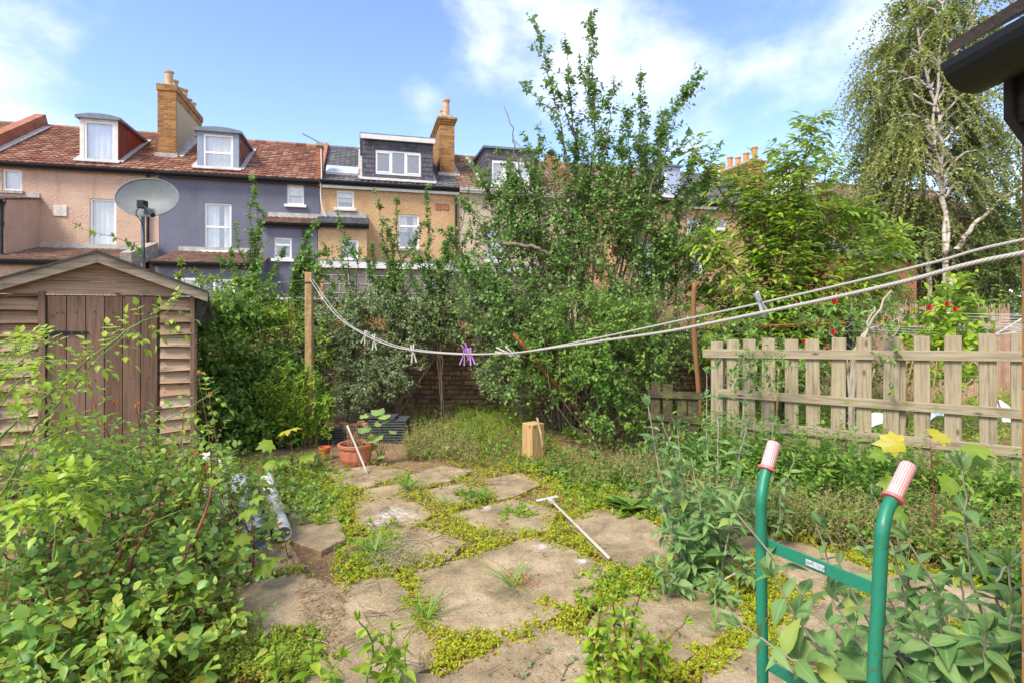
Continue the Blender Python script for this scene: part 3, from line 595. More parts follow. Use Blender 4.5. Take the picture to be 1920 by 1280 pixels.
# --- yellow stock brick houses
wE = win_px(1192, 1225, 450, 520); wE2 = win_px(1120, 1150, 420, 470); uE0, uE1 = 12.84, 17.0
hE = house(uE0, uE1, 'yellow brick terraced house with a pale blue dormer behind the tall plum shrub', M['yellowbrick'], M['browntile'], [(wE, 'sash', True, S), (wE2, 'sash', True, S)])
dE = win_px(1212, 1275, 318, 372, .15)
dormer(hE, dE[0], dE[1], EAVES + .08, 7.0, .15, M['bluepaint'], M['bluepaint'], (dE[0] + .12, dE[0] + .8, EAVES + .2, 6.85), 'flat', 'sash', M['lead'])
gutter(hE, uE0, uE1, -.2, EAVES - .08)
pe = win_px(1130, 1175, 300, 500); MB().box((pe[0] + .2, -.9, 3.1), (.16, .9, 3.1)).build('party_wall', M['yellowbrick'], hE)
pE = MB().box((uE0, RV / 2, (EAVES + RIDGE) / 2 + .2), (.14, math.hypot(RV, RIDGE - EAVES) / 2 + .1, .2), Rk).build('party_parapet', M['redbrick'], hE)
uF0, uF1 = 17.04, 21.2
wF = win_px(1288, 1312, 408, 440); wF2 = win_px(1300, 1318, 468, 510); wF3 = win_px(1341, 1362, 412, 430)
hF = house(uF0, uF1, 'yellow brick terraced house with a long row of terracotta chimney pots', M['yellowbrick'], M['greytile'], [(wF, 'sash', True, S), (wF2, 'sash', True, S), (wF3, 'plain', False, S)])
gutter(hF, uF0, uF1, -.2, EAVES - .08); MB().box(((uF0 + uF1) / 2, -.1, EAVES - .22), ((uF1 - uF0) / 2, .012, .07)).build('fascia_board', M['whitepaint'], hF)
pipe(hF, HF.u(1266), -.06, 0, EAVES - .1)
chimney(hF, 20.9, 1.0, 5.6, 7.72, M['chimbrick'], None, 9, M['potred'], wid=.5, pz=.42)
uG0, uG1 = 21.24, 25.6
wG = win_px(1490, 1520, 450, 500)
hG = house(uG0, uG1, 'brick terraced house whose white dormer shows beside the elder', M['yellowbrick'], M['redtile'], [(wG, 'sash', True, S)])
dG = win_px(1478, 1530, 360, 415, .15)
dormer(hG, dG[0], dG[1], EAVES + .02, 7.35, .15, M['whitepaint'], M['whitepaint'], (dG[0] + .1, dG[1] - .1, EAVES + .1, 7.22), 'flat', 'quad', M['lead'])
gutter(hG, uG0, uG1, -.2, EAVES - .08); leanto(hG, uG0 + .3, uG1 - 1, -2.6, 4.4, 3.6, M['greytile'], M['redbrick'])
hH = house(25.64, 33, 'red brick house at the far right end of the terrace, half behind trees', M['redbrick'], M['browntile'], [])

# ================================================================ GROUND
def ground_mat():
    m, nt, N, L, b = mat('garden_soil'); t = N.new('ShaderNodeTexCoord')
    n = N.new('ShaderNodeTexNoise'); n.inputs['Scale'].default_value = 1.3; n.inputs['Detail'].default_value = 10; n.inputs['Roughness'].default_value = .7; L.new(t.outputs['Object'], n.inputs[0])
    r = ramp(N, [(.35, (.15, .09, .05)), (.5, (.30, .19, .11)), (.62, (.19, .14, .06)), (.75, (.38, .25, .155))]); L.new(n.outputs['Fac'], r.inputs[0]); L.new(r.outputs[0], b.inputs['Base Color'])
    b.inputs['Roughness'].default_value = .95; b.inputs['Specular IOR Level'].default_value = .1
    n2 = N.new('ShaderNodeTexNoise'); n2.inputs['Scale'].default_value = 45; n2.inputs['Detail'].default_value = 6; L.new(t.outputs['Object'], n2.inputs[0]); bp = N.new('ShaderNodeBump'); bp.inputs['Strength'].default_value = .9; bp.inputs['Distance'].default_value = .03; L.new(n2.outputs['Fac'], bp.inputs['Height']); L.new(bp.outputs[0], b.inputs['Normal'])
    return m
g = MB(); K = 60
xs = sorted([-1500, -400, -120, -40, -15, 15, 40, 120, 400, 1500] + list(np.linspace(-9, 9, 70))); ys = sorted([-600, -100, -20, 14, 25, 60, 200, 1800] + list(np.linspace(-3, 11, 60)))
for y in ys:
    for x in xs:
        z = (.012 * math.sin(x * 3.1 + y) + .012 * math.sin(y * 4.3 - x * 1.7) + .008 * math.sin(x * 9 + y * 7)) * (1 if abs(x) < 12 and -5 < y < 12 else 0)
        g.v.append(Vector((x, y, z - .012)))
nx = len(xs)
for j in range(len(ys) - 1):
    for i in range(nx - 1): a = j * nx + i; g.f.append([a, a + 1, a + nx + 1, a + nx]); g.uv.append([(0, 0)] * 4)
props(g.build('ground', ground_mat(), smooth=True), kind='structure')
# patio slabs: outlines read off the photograph, laid on the ground
SLABS = [[(787, 1080), (905, 1050), (958, 1088), (1032, 1148), (965, 1190), (818, 1193), (792, 1112)],
 [(912, 1047), (1005, 1016), (1070, 1040), (1140, 1078), (1100, 1135), (1040, 1132), (965, 1090)],
 [(645, 1105), (735, 1098), (790, 1165), (812, 1240), (740, 1266), (610, 1228), (590, 1170)],
 [(1072, 985), (1130, 963), (1200, 975), (1252, 1012), (1250, 1060), (1190, 1068), (1145, 1052)],
 [(1150, 1135), (1245, 1088), (1330, 1108), (1390, 1150), (1360, 1192), (1270, 1240), (1180, 1240), (1120, 1180)],
 [(840, 1268), (975, 1200), (1025, 1190), (1115, 1215), (1150, 1290), (1100, 1400), (850, 1400)],
 [(720, 1010), (795, 997), (862, 1022), (835, 1050), (790, 1060), (740, 1035)],
 [(672, 948), (745, 936), (806, 966), (748, 1002), (700, 1000), (675, 980)],
 [(798, 925), (868, 911), (906, 924), (880, 946), (828, 949)],
 [(856, 968), (905, 958), (960, 943), (1036, 962), (1012, 1000), (930, 1014), (905, 992)],
 [(908, 905), (975, 893), (1008, 912), (965, 932), (935, 938)],
 [(545, 965), (625, 960), (640, 1013), (600, 1032), (540, 1012)],
 [(618, 888), (700, 878), (762, 889), (690, 913), (635, 914)], [(775, 893), (830, 878), (880, 886), (840, 905), (790, 915)],
 [(690, 922), (770, 908), (800, 915), (745, 930), (690, 940)],
 [(1262, 985), (1350, 972), (1440, 1010), (1385, 1062), (1270, 1058)], [(1430, 1020), (1520, 1030), (1640, 1082), (1600, 1112), (1530, 1120), (1440, 1070)],
 [(1500, 1150), (1560, 1122), (1680, 1135), (1765, 1185), (1700, 1260), (1530, 1255), (1470, 1200)],
 [(1640, 1095), (1740, 1085), (1890, 1130), (1870, 1182), (1775, 1182), (1690, 1138)], [(1780, 1190), (1890, 1190), (2000, 1240), (1940, 1330), (1720, 1270)],
 [(1330, 1262), (1400, 1225), (1480, 1265), (1500, 1400), (1330, 1400)], [(1290, 1150), (1300, 1150), (1300, 1160)],
 [(600, 1245), (735, 1275), (830, 1275), (830, 1400), (560, 1400)], [(420, 1000), (530, 1020), (560, 1065), (470, 1090), (400, 1050)],
 [(440, 1110), (560, 1085), (620, 1110), (580, 1180), (470, 1200)], [(1160, 930), (1240, 920), (1260, 960), (1195, 965)]]
SLABS = [s for s in SLABS if len(s) > 3]
def round_poly(pts, r=.05):
    out = []; n = len(pts)
    for i in range(n):
        a, b, c = pts[i - 1], pts[i], pts[(i + 1) % n]
        out += [b.lerp(a, r), b.lerp(a, r * .35).lerp(b.lerp(c, r * .35), .5), b.lerp(c, r)]
    return out
def subdiv(pts, step=.08, j=.006):
    out = []
    for a, b in zip(pts, pts[1:] + pts[:1]):
        n = max(1, int((b - a).length / step))
        for k in range(n): out.append(a.lerp(b, k / n) + Vector((random.uniform(-j, j), random.uniform(-j, j), 0)))
    return out
SLABW = []
def slab_mat():
    m, nt, N, L, b = mat('sandy_slab'); t = N.new('ShaderNodeTexCoord'); g_ = N.new('ShaderNodeNewGeometry')
    n = N.new('ShaderNodeTexNoise'); n.inputs['Scale'].default_value = 2.2; n.inputs['Detail'].default_value = 10; n.inputs['Roughness'].default_value = .7; L.new(t.outputs['Object'], n.inputs[0])
    r = ramp(N, [(.3, (.23, .165, .095)), (.5, (.38, .285, .17)), (.7, (.50, .39, .25))]); L.new(n.outputs['Fac'], r.inputs[0])
    n2 = N.new('ShaderNodeTexNoise'); n2.inputs['Scale'].default_value = 130; n2.inputs['Detail'].default_value = 3; L.new(t.outputs['Object'], n2.inputs[0])
    r2 = ramp(N, [(.3, (.66,) * 3), (.7, (1.28,) * 3)]); L.new(n2.outputs['Fac'], r2.inputs[0])
    mx = N.new('ShaderNodeMix'); mx.data_type = 'RGBA'; mx.blend_type = 'MULTIPLY'; mx.inputs[0].default_value = 1; L.new(r.outputs[0], mx.inputs[6]); L.new(r2.outputs[0], mx.inputs[7])
    # darker damp, mossy patches and old spilt whitewash
    n3 = N.new('ShaderNodeTexNoise'); n3.inputs['Scale'].default_value = 5; n3.inputs['Detail'].default_value = 9; n3.inputs['Roughness'].default_value = .75; L.new(t.outputs['Object'], n3.inputs[0])
    r3 = ramp(N, [(.44, (0, 0, 0)), (.62, (.62, .62, .62))]); L.new(n3.outputs['Fac'], r3.inputs[0])
    m2 = N.new('ShaderNodeMix'); m2.data_type = 'RGBA'; L.new(r3.outputs[0], m2.inputs[0]); L.new(mx.outputs[2], m2.inputs[6]); m2.inputs[7].default_value = (.13, .105, .06, 1)
    out = m2.outputs[2]; accn = None
    for px, py, rad in ((740, 968, .34), (705, 985, .2), (1018, 1030, .15), (1090, 1058, .1), (1235, 1068, .07), (900, 955, .2), (880, 1000, .1)):
        p = G(px, py); dn = N.new('ShaderNodeVectorMath'); dn.operation = 'DISTANCE'; L.new(t.outputs['Object'], dn.inputs[0]); dn.inputs[1].default_value = (p.x, p.y, .03)
        mr = N.new('ShaderNodeMapRange'); mr.inputs['From Min'].default_value = 0; mr.inputs['From Max'].default_value = rad; mr.inputs['To Min'].default_value = .42; mr.inputs['To Max'].default_value = 0; L.new(dn.outputs['Value'], mr.inputs['Value'])
        if accn is None: accn = mr.outputs[0]
        else: q = N.new('ShaderNodeMath'); q.operation = 'MAXIMUM'; L.new(accn, q.inputs[0]); L.new(mr.outputs[0], q.inputs[1]); accn = q.outputs[0]
    n5 = N.new('ShaderNodeTexNoise'); n5.inputs['Scale'].default_value = 14; n5.inputs['Detail'].default_value = 9; n5.inputs['Roughness'].default_value = .75; L.new(t.outputs['Object'], n5.inputs[0])
    q = N.new('ShaderNodeMath'); q.operation = 'ADD'; L.new(accn, q.inputs[0]); L.new(n5.outputs['Fac'], q.inputs[1])
    r5 = ramp(N, [(.72, (0, 0, 0)), (.92, (.8, .8, .8))]); L.new(q.outputs[0], r5.inputs[0])
    m6 = N.new('ShaderNodeMix'); m6.data_type = 'RGBA'; L.new(r5.outputs[0], m6.inputs[0]); L.new(out, m6.inputs[6]); m6.inputs[7].default_value = (.62, .57, .52, 1)
    L.new(m6.outputs[2], b.inputs['Base Color']); b.inputs['Roughness'].default_value = .9; b.inputs['Specular IOR Level'].default_value = .15
    bp = N.new('ShaderNodeBump'); bp.inputs['Strength'].default_value = .6; bp.inputs['Distance'].default_value = .006; L.new(n2.outputs['Fac'], bp.inputs['Height'])
    bp2 = N.new('ShaderNodeBump'); bp2.inputs['Strength'].default_value = .5; bp2.inputs['Distance'].default_value = .02; L.new(n3.outputs['Fac'], bp2.inputs['Height']); L.new(bp.outputs[0], bp2.inputs['Normal']); L.new(bp2.outputs[0], b.inputs['Normal'])
    return m
sb = MB()
for s in SLABS:
    w_ = [G(x, y) for x, y in s]; c = sum(w_, Vector()) / len(w_); w_ = [c + (p - c) * 1.15 for p in w_]
    w_ = subdiv(round_poly(w_)); tilt = Vector((random.uniform(-.012, .012), random.uniform(-.012, .012)))
    SLABW.append(np.array([(p.x, p.y) for p in w_])); n = len(w_)
    top = [Vector((p.x, p.y, .022 + (p - c).x * tilt.x + (p - c).y * tilt.y)) for p in w_]
    inn = [c.lerp(p, .965) for p in top]; inn = [Vector((p.x, p.y, q.z + .004)) for p, q in zip(inn, top)]
    i0 = len(sb.v); sb.v += [Vector((p.x, p.y, -.03)) for p in w_] + top + inn
    sb.f.append([i0 + 2 * n + k for k in range(n)]); sb.uv.append([(0, 0)] * n)
    for a in (0, 1):
        for k in range(n): j = (k + 1) % n; sb.f.append([i0 + a * n + k, i0 + a * n + j, i0 + (a + 1) * n + j, i0 + (a + 1) * n + k]); sb.uv.append([(0, 0)] * 4)
props(sb.build('patio_paving', slab_mat()), kind='structure')

# ================================================================ BRICK GARDEN WALL AND WHAT STANDS BEHIND IT
M['oldbrick'] = island_mat('old_wall_brick', [(.17, .10, .055), (.32, .2, .11), (.23, .14, .08), (.42, .25, .13), (.28, .15, .08)], nscale=9, nvar=.4, moss=((.07, .085, .035), 4, .55), bump=.8)
wl = MB(); mort = MB(); y0 = 9.15
mort.box((-1.2, y0 + .14, .66), (5.6, .1, .68))
for i in range(18):
    x = -6.8 + (i % 2) * .11
    while x < 4.3:
        l = random.uniform(.195, .225); d = random.uniform(-.014, .014) - (.02 if random.random() < .06 else 0)
        top = 18 if x < -.3 or x > 1 else 17
        if i < top and random.random() > .02:
            wl.box((x + l / 2, y0 + .06 + d, i * .077 + .035 + .004 * math.sin(x * 2.1)), (l / 2 - .002, .055, random.uniform(.029, .034)), Matrix.Rotation(random.uniform(-.02, .02), 3, 'Y'))
        x += l + .012
bw = props(empty('garden_wall', (0, 0, 0)), 'old brown brick garden wall across the far end of the garden', 'wall')
wl.build('brickwork', M['oldbrick'], bw, bevel=.006); mort.build('mortar', plain('old_mortar', (.17, .13, .09), .95, var=.4, bump=.6), bw)
M['panel'] = wood_mat('orange_fence_board', [(.42, .2, .09), (.5, .26, .12), (.36, .16, .07)], dark=(.16, .08, .04))
fp = empty('panel_fence', (0, 0, 0), 0, 'orange brown board fence behind the brick wall with pale capping', 'fence')
pb = MB(); x = -4.6
while x < .4: pb.box((x + .075, 10.4 + random.uniform(-.005, .005), .93), (.072, .01, .93)); x += .15
pb.build('boards', M['panel'], fp)
for x in (-4.65, -2.9, -1.15, .45): MB().box((x, 10.36, .95), (.045, .045, .98)).build('post', M['sill'], fp)
MB().box((-2.1, 10.38, 1.9), (2.6, .05, .02)).build('capping', M['whitepaint'], fp)
# green garden netting slung along the wall top
nb = MB(); K = 40; pts = [(572, 590), (600, 575), (640, 583), (700, 574), (760, 583), (830, 598), (880, 582), (930, 570), (985, 578)]
cur = smooth_curve([P(x, y, 9.4) for x, y in pts], 6); m_net = plain('green_tarpaulin', (.02, .16, .075), .5, var=.3, scale=3)
for a, b in zip(cur, cur[1:]):
    ha, hb = .16 + .05 * math.sin(a.x * 3), .16 + .05 * math.sin(b.x * 3)
    for dy in (0, .006): nb.poly([a + Vector((0, dy, 0)), b + Vector((0, dy, 0)), b + Vector((0, .03 + dy, -hb)), a + Vector((0, .03 + dy, -ha))])
props(nb.build('tarpaulin', m_net), 'strip of green tarpaulin slung along the top of the brick wall', 'tarpaulin')
# ================================================================ SHED
SF = Frame(-3.19, 5.6, 29)
M['shedwood'] = wood_mat('weathered_shed_board', [(.33, .215, .13), (.46, .33, .22), (.26, .16, .095), (.54, .42, .31), (.38, .23, .13)], dark=(.075, .05, .03), grain=30)
M['doorwood'] = wood_mat('weathered_door_board', [(.21, .13, .085), (.165, .10, .066), (.25, .16, .11)], dark=(.07, .048, .034), grain=26)
M['barge'] = wood_mat('silvery_barge_board', [(.30, .23, .16), (.36, .29, .21)], dark=(.09, .065, .045), grain=22, lichen=((.36, .37, .27), 11, .56))
M['felt'] = plain('green_grey_roof_felt', (.055, .06, .05), .95, var=.4, scale=20, bump=.6, bscale=120)
shed = empty('garden_shed', SF.loc(0, 0, 0), SF.a, 'weathered brown timber garden shed with a pitched felt roof and boarded door', 'shed')
uR = 0.0; uM = SF.u(187); uL = 2 * uM; zE = 1.80; zA = 2.10; D0, D1 = SF.u(90), SF.u(296)
zd1 = SF.uz(190, 556)[1]; zd0 = .12; slope = (zA - zE) / (uM - uL)
def clad(mb, u0, u1, z0, z1, v=0.0):
    z = z0; h = .118
    while z < z1 - .02:
        zz = min(z + h, z1); o = random.uniform(-.004, .004); a = random.uniform(-.010, .010)
        i0 = len(mb.v); ou, ov = random.uniform(0, 30), random.uniform(0, 30)
        pts = []
        for u, dz in ((u0, a), (u1, -a)):
            for y, q in ((v - .062 + o, z + dz + .010), (v - .01, zz + dz * .5), (v + .004, zz + dz * .5), (v + .004, z + dz + .004)): pts.append(Vector((u, y, q)))
        mb.v += pts
        for q in ((0, 4, 5, 1), (1, 5, 6, 2), (3, 7, 4, 0), (0, 1, 2, 3), (4, 7, 6, 5)):
            mb.f.append([i0 + k for k in q]); mb.uv.append([(ou + pts[k].x, ov + pts[k].z) for k in q])
        z += h
for e0, e1 in ((uL, D0 - .06), (D1 + .02, uR)):
    cb = MB(); clad(cb, e0, e1, .1, zE - .02); cb.build('cladding', M['shedwood'], shed)
gb = MB()                                                   # gable boards above the door
for k, (za, zb) in enumerate(((zd1 + .015, zd1 + .135), (zd1 + .138, zd1 + .25), (zd1 + .253, zA + .04))):
    def ends(z): return (max(uL, uM - (zA - z) / slope), min(uR, uM + (zA - z) / slope))
    a0, b0 = ends(za); a1, b1 = ends(min(zb, zA - .01)); o = .008 * (2 - k)
    if a0 < b0: gb.prism([(a0, -.045 + .004 * k, za), (b0, -.045 + .004 * k, za), (b1, -.025, min(zb, zA - .01)), (a1, -.025, min(zb, zA - .01))], (0, .02, 0))
gb.build('gable_board', M['shedwood'], shed)
nl = MB()
for u_ in (uR - .04, D1 + .06, D0 - .1, uL + .06):
    for k in range(14): z_ = .145 + .118 * k; nl.tube([(u_, -.049, z_), (u_, -.04, z_)], .0045, 6)
for k in range(6):
    for z_ in (.3, 1.0, 1.62): nl.tube([(D0 + (D1 - D0) / 6 * (k + .5), -.044, z_ + random.uniform(-.01, .01)), (D0 + (D1 - D0) / 6 * (k + .5), -.04, z_)], .005, 6)
props(nl.build('nail_heads', plain('dark_nail', (.05, .03, .02), .8), shed), kind='stuff')
bx = MB(); bx.box(((uL + uR) / 2, 1.0, (zE) / 2), ((uR - uL) / 2 - .01, .97, zE / 2 - .02)); bx.build('shed_wall', M['shedwood'], shed)
sd = MB(); z = .1
while z < zE - .1: sd.box((uR + .012, 1.0, z + .06), (.012, 1.0, .056), Matrix.Rotation(-.12, 3, 'Y')); z += .118
sd.build('side_cladding', M['shedwood'], shed)
dr = MB(); n = 6; dw = (D1 - D0) / n
for k in range(n): dr.box((D0 + dw * (k + .5), -.03 + random.uniform(-.002, .002), (zd0 + zd1) / 2), (dw / 2 - .003, .011, (zd1 - zd0) / 2))
door = dr.build('door', M['doorwood'], shed, bevel=.002)
zh = SF.uz(100, 624)[1]; hg = MB(); u1 = SF.u(166)
hg.prism([(D0 + .005, -.052, zh - .022), (u1, -.052, zh - .008), (u1 + .012, -.052, zh), (u1, -.052, zh + .008), (D0 + .005, -.052, zh + .022)], (0, .01, 0))
hg.box((D0 - .022, -.056, zh), (.02, .006, .05)); hg.tube([(D0, -.06, zh - .03), (D0, -.06, zh + .03)], .009, 8)
M['iron'] = plain('black_iron', (.018, .02, .026), .45, metal=.3, var=.3)
hg.build('hinge', M['iron'], door)
st = MB()
for k in range(4): st.tube([(D0 + .03 + k * .075, -.058, zh), (D0 + .03 + k * .075, -.052, zh)], .006, 6)
for z in (zh - .035, zh + .035): st.tube([(D0 - .022, -.066, z), (D0 - .022, -.06, z)], .006, 6)
st.build('screw', M['lead'], door)
tb = SF.uz(290, 763); MB().box((D1 + .0, -.055, tb[1]), (.03, .012, .014)).build('turn_button', M['doorwood'], door)
rustm = plain('rusty_iron', (.30, .085, .025), .9, var=.5, scale=40, bump=.6)
for x, y in ((100, 593), (119, 585)): q = SF.uz(x, y); MB().tube([(q[0], -.046, q[1]), (q[0], -.04, q[1])], .014, 7).build('rust_spot', rustm, door)
MB().box((D0 - .032, -.05, (zd1 + .1) / 2 + .02), (.024, .016, (zd1 - .06) / 2)).build('door_jamb', M['doorwood'], shed, bevel=.003)
for u_ in (uR - .005, uL + .02): MB().box((u_, -.046, zE / 2 + .03), (.02, .016, zE / 2 - .03)).build('corner_trim', M['doorwood'], shed, bevel=.003)
bg_ = MB(); ov = .13
for sgn in (-1, 1):
    ue = uM + sgn * ((uM - uL) + ov); ze = zA - slope * ((uM - uL) + ov)
    a = Vector((uM, -.14, zA + .03)); b_ = Vector((ue, -.14, ze + .03))
    bg_.prism([a + Vector((0, 0, -.055)), a + Vector((0, 0, .05)), b_ + Vector((0, 0, .05)), b_ + Vector((0, 0, -.055))], (0, .022, 0))
bg_.build('barge_board', M['barge'], shed, bevel=.003)
rf = MB()
for sgn in (-1, 1):
    ue = uM + sgn * ((uM - uL) + ov); ze = zA - slope * ((uM - uL) + ov)
    rf.prism([(uM, -.16, zA + .085), (ue, -.16, ze + .085), (ue, -.16, ze + .065), (uM, -.16, zA + .065)], (0, 2.35, 0))
rf.build('roof', M['felt'], shed)
fl = MB(); ue = uM + (uM - uL) + ov; ze = zA - slope * ((uM - uL) + ov)   # torn felt hanging from the right eave
fl.prism([(ue, -.1, ze + .07), (ue + .01, .5, ze + .07), (ue + .02, .45, ze - .16), (ue + .035, .2, ze - .20), (ue + .02, .0, ze - .14), (ue, -.1, ze - .05)], (.006, 0, 0))
fl.prism([(ue - .15, -.05, ze + .03), (ue + .012, -.05, ze - .02), (ue + .05, .1, ze - .17), (ue + .02, .1, ze - .245), (ue - .03, .05, ze - .23), (ue - .06, .0, ze - .27), (ue - .09, -.02, ze - .26)], (.004, .008, 0)); fl.build('hanging_felt', M['felt'], shed)
br = MB().tube([(uR + .02, -.02, SF.uz(367, 697)[1]), (uR + .16, .12, SF.uz(367, 697)[1] - .12)], .008, 6); br.build('stay_bar', M['lead'], shed)

# ================================================================ SATELLITE DISH
dd = 7.4; c = P(287, 374, dd); dish = empty('satellite_dish', P(268, 510, dd) * 1, 0, 'grey oval satellite dish on a pole rising behind the shed', 'satellite dish')
base = Vector(dish.location); base.z = 0; dish.location = base
M['dishgrey'] = plain('grey_dish_enamel', (.12, .135, .135), .5, var=.12, scale=12)
M['pole'] = plain('galvanised_pole', (.2, .23, .24), .5, metal=.5, var=.2)
px_ = base.x - base.x; MB().tube([(0, 0, 0), (0, 0, P(268, 392, dd).z)], .024, 10).build('pole', M['pole'], dish)
db = MB(); ra, rb_ = 55 / F * dd, 39 / F * dd; n, kr = 40, 8; cc = c - base + Vector((0, -.12, 0)); nrm = Vector((.1, -1, .32)).normalized(); ux = Vector((1, .1, -.06)).normalized(); uy = nrm.cross(ux); 
if uy.z < 0: uy = -uy
for side in (0, 1):
    i0 = len(db.v); db.v.append(cc + nrm * (-.075 - .006 * side))
    for j in range(1, kr + 1):
        q = j / kr
        for i in range(n): a = 2 * math.pi * i / n; db.v.append(cc + ux * ra * q * math.cos(a) + uy * rb_ * q * math.sin(a) + nrm * (-.075 * (1 - q * q) - .006 * side))
    for i in range(n): k = (i + 1) % n; db.f.append([i0, i0 + 1 + i, i0 + 1 + k]); db.uv.append([(0, 0)] * 3)
    for j in range(kr - 1):
        for i in range(n): k = (i + 1) % n; o = i0 + 1 + j * n; db.f.append([o + i, o + n + i, o + n + k, o + k]); db.uv.append([(0, 0)] * 4)
db.build('reflector', M['dishgrey'], dish, smooth=True)
rim = [cc + ux * ra * math.cos(2 * math.pi * i / 40) + uy * rb_ * math.sin(2 * math.pi * i / 40) for i in range(41)]
MB().tube(rim, .007, 6).build('rim', M['pole'], dish)
# feed arm and receiver head in front of the reflector
low = Vector((0, -.02, P(268, 388, dd).z)); head = P(287, 402, dd - .55) - base; blk = P(267, 384, dd - .2) - base
MB().box(blk, (.045, .05, .05)).tube([low, blk], .02, 8).build('bracket', M['iron'], dish, bevel=.006)
MB().tube([blk, head], .014, 8).build('feed_arm', M['iron'], dish)
MB().tube([head + Vector((-.02, .03, .01)), head + Vector((.015, -.03, -.02))], .026, 12).build('receiver', M['iron'], dish)
MB().tube(smooth_curve([blk, blk + Vector((-.05, -.05, -.12)), blk + Vector((.0, .02, -.3)), Vector((.03, -.02, 2.2)), Vector((.02, -.03, 1.9))]), .006, 5).build('cable', M['iron'], dish)
# ================================================================ PICKET FENCE (right)
M['picket'] = wood_mat('weathered_picket', [(.29, .235, .145), (.36, .295, .19), (.23, .185, .11), (.42, .345, .235)], dark=(.11, .085, .05), grain=26, lichen=((.20, .22, .06), 9, .58))
FF0 = Vector((4.0, 4.4, 0)); FD = Vector((-.864, .503, 0)).normalized()
FF = Frame(FF0.x, FF0.y, math.degrees(math.atan2(FD.y, FD.x)) + 180)   # u grows to the right (towards the camera)
pf = empty('picket_fence', FF.loc(0, 0, 0), FF.a, 'weathered wooden picket fence with three rails on the right of the garden', 'fence')
for px, py0, py1 in ((1404, 636, 800), (1440, 634, 800), (1484, 636, 815), (1524, 635, 830), (1572, 633, 840), (1620, 632, 850), (1671, 631, 850), (1729, 630, 862), (1787, 629, 870), (1853, 626, 885), (1914, 624, 900), (1985, 622, 900), (1374, 637, 795), (1344, 640, 790)):
    u, z1 = FF.uz(px, py0); z0 = max(.12, FF.uz(px, py1 + 30)[1]); tw = random.uniform(-.012, .012)
    MB().box((u, .012, (z0 + z1) / 2), (.057, .010, (z1 - z0) / 2), Matrix.Rotation(tw, 3, 'Y')).build('picket', M['picket'], pf, bevel=.003)
def rail(pts, hw, v=-.012):
    for (a, b) in zip(pts, pts[1:]):
        ua, za = FF.uz(*a); ub, zb = FF.uz(*b)
        MB().bar((ua, v, za), (ub, v, zb), .024, hw * 2).build('rail', M['picket'], pf, bevel=.003)
rail([(1318, 662), (1925, 668)], .042); rail([(1345, 735), (1925, 776)], .040); rail([(1375, 793), (1925, 848)], .042)
u, z = FF.uz(1965, 640)
for px in (1350, 1690): u, z1 = FF.uz(px, 655); MB().box((u, .07, (z1) / 2), (.035, .035, z1 / 2)).build('post', M['picket'], pf, bevel=.004)
# lower run of the same fence, the shrub's shade painted into its wood colour
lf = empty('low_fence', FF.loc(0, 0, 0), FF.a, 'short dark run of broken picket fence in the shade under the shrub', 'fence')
M['darkpicket'] = wood_mat('shaded_picket', [(.07, .055, .032), (.10, .08, .045), (.06, .045, .028)], dark=(.05, .035, .02), lichen=((.12, .14, .04), 7, .5))
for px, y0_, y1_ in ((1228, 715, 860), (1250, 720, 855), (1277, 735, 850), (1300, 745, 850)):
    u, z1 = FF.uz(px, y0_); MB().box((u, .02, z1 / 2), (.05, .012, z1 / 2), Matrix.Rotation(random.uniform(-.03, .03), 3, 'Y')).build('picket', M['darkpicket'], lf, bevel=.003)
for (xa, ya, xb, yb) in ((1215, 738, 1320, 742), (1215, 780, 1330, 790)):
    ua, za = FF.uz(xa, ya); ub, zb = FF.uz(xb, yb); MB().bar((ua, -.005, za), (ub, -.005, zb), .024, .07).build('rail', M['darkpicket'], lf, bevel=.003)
# ================================================================ HAND TRUCK
ht = empty('sack_truck', (.83, 1.55, 0), 0, 'green tubular sack truck with red and white checked hand grips', 'hand truck')
O = Vector(ht.location)
def gm():
    m, nt, N, L, b = mat('green_enamel'); t = N.new('ShaderNodeTexCoord')
    n = N.new('ShaderNodeTexNoise'); n.inputs['Scale'].default_value = 28; n.inputs['Detail'].default_value = 9; n.inputs['Roughness'].default_value = .7; L.new(t.outputs['Object'], n.inputs[0])
    r = ramp(N, [(.0, (.012, .15, .085)), (.55, (.016, .2, .115)), (.60, (.02, .14, .085)), (.635, (.16, .08, .035))]); L.new(n.outputs['Fac'], r.inputs[0])
    L.new(r.outputs[0], b.inputs['Base Color']); b.inputs['Roughness'].default_value = .42; b.inputs['Specular IOR Level'].default_value = .5
    n2 = N.new('ShaderNodeTexNoise'); n2.inputs['Scale'].default_value = 90; L.new(t.outputs['Object'], n2.inputs[0]); bp = N.new('ShaderNodeBump'); bp.inputs['Strength'].default_value = .15; bp.inputs['Distance'].default_value = .004; L.new(n2.outputs['Fac'], bp.inputs['Height']); L.new(bp.outputs[0], b.inputs['Normal'])
    return m
M['green'] = gm()
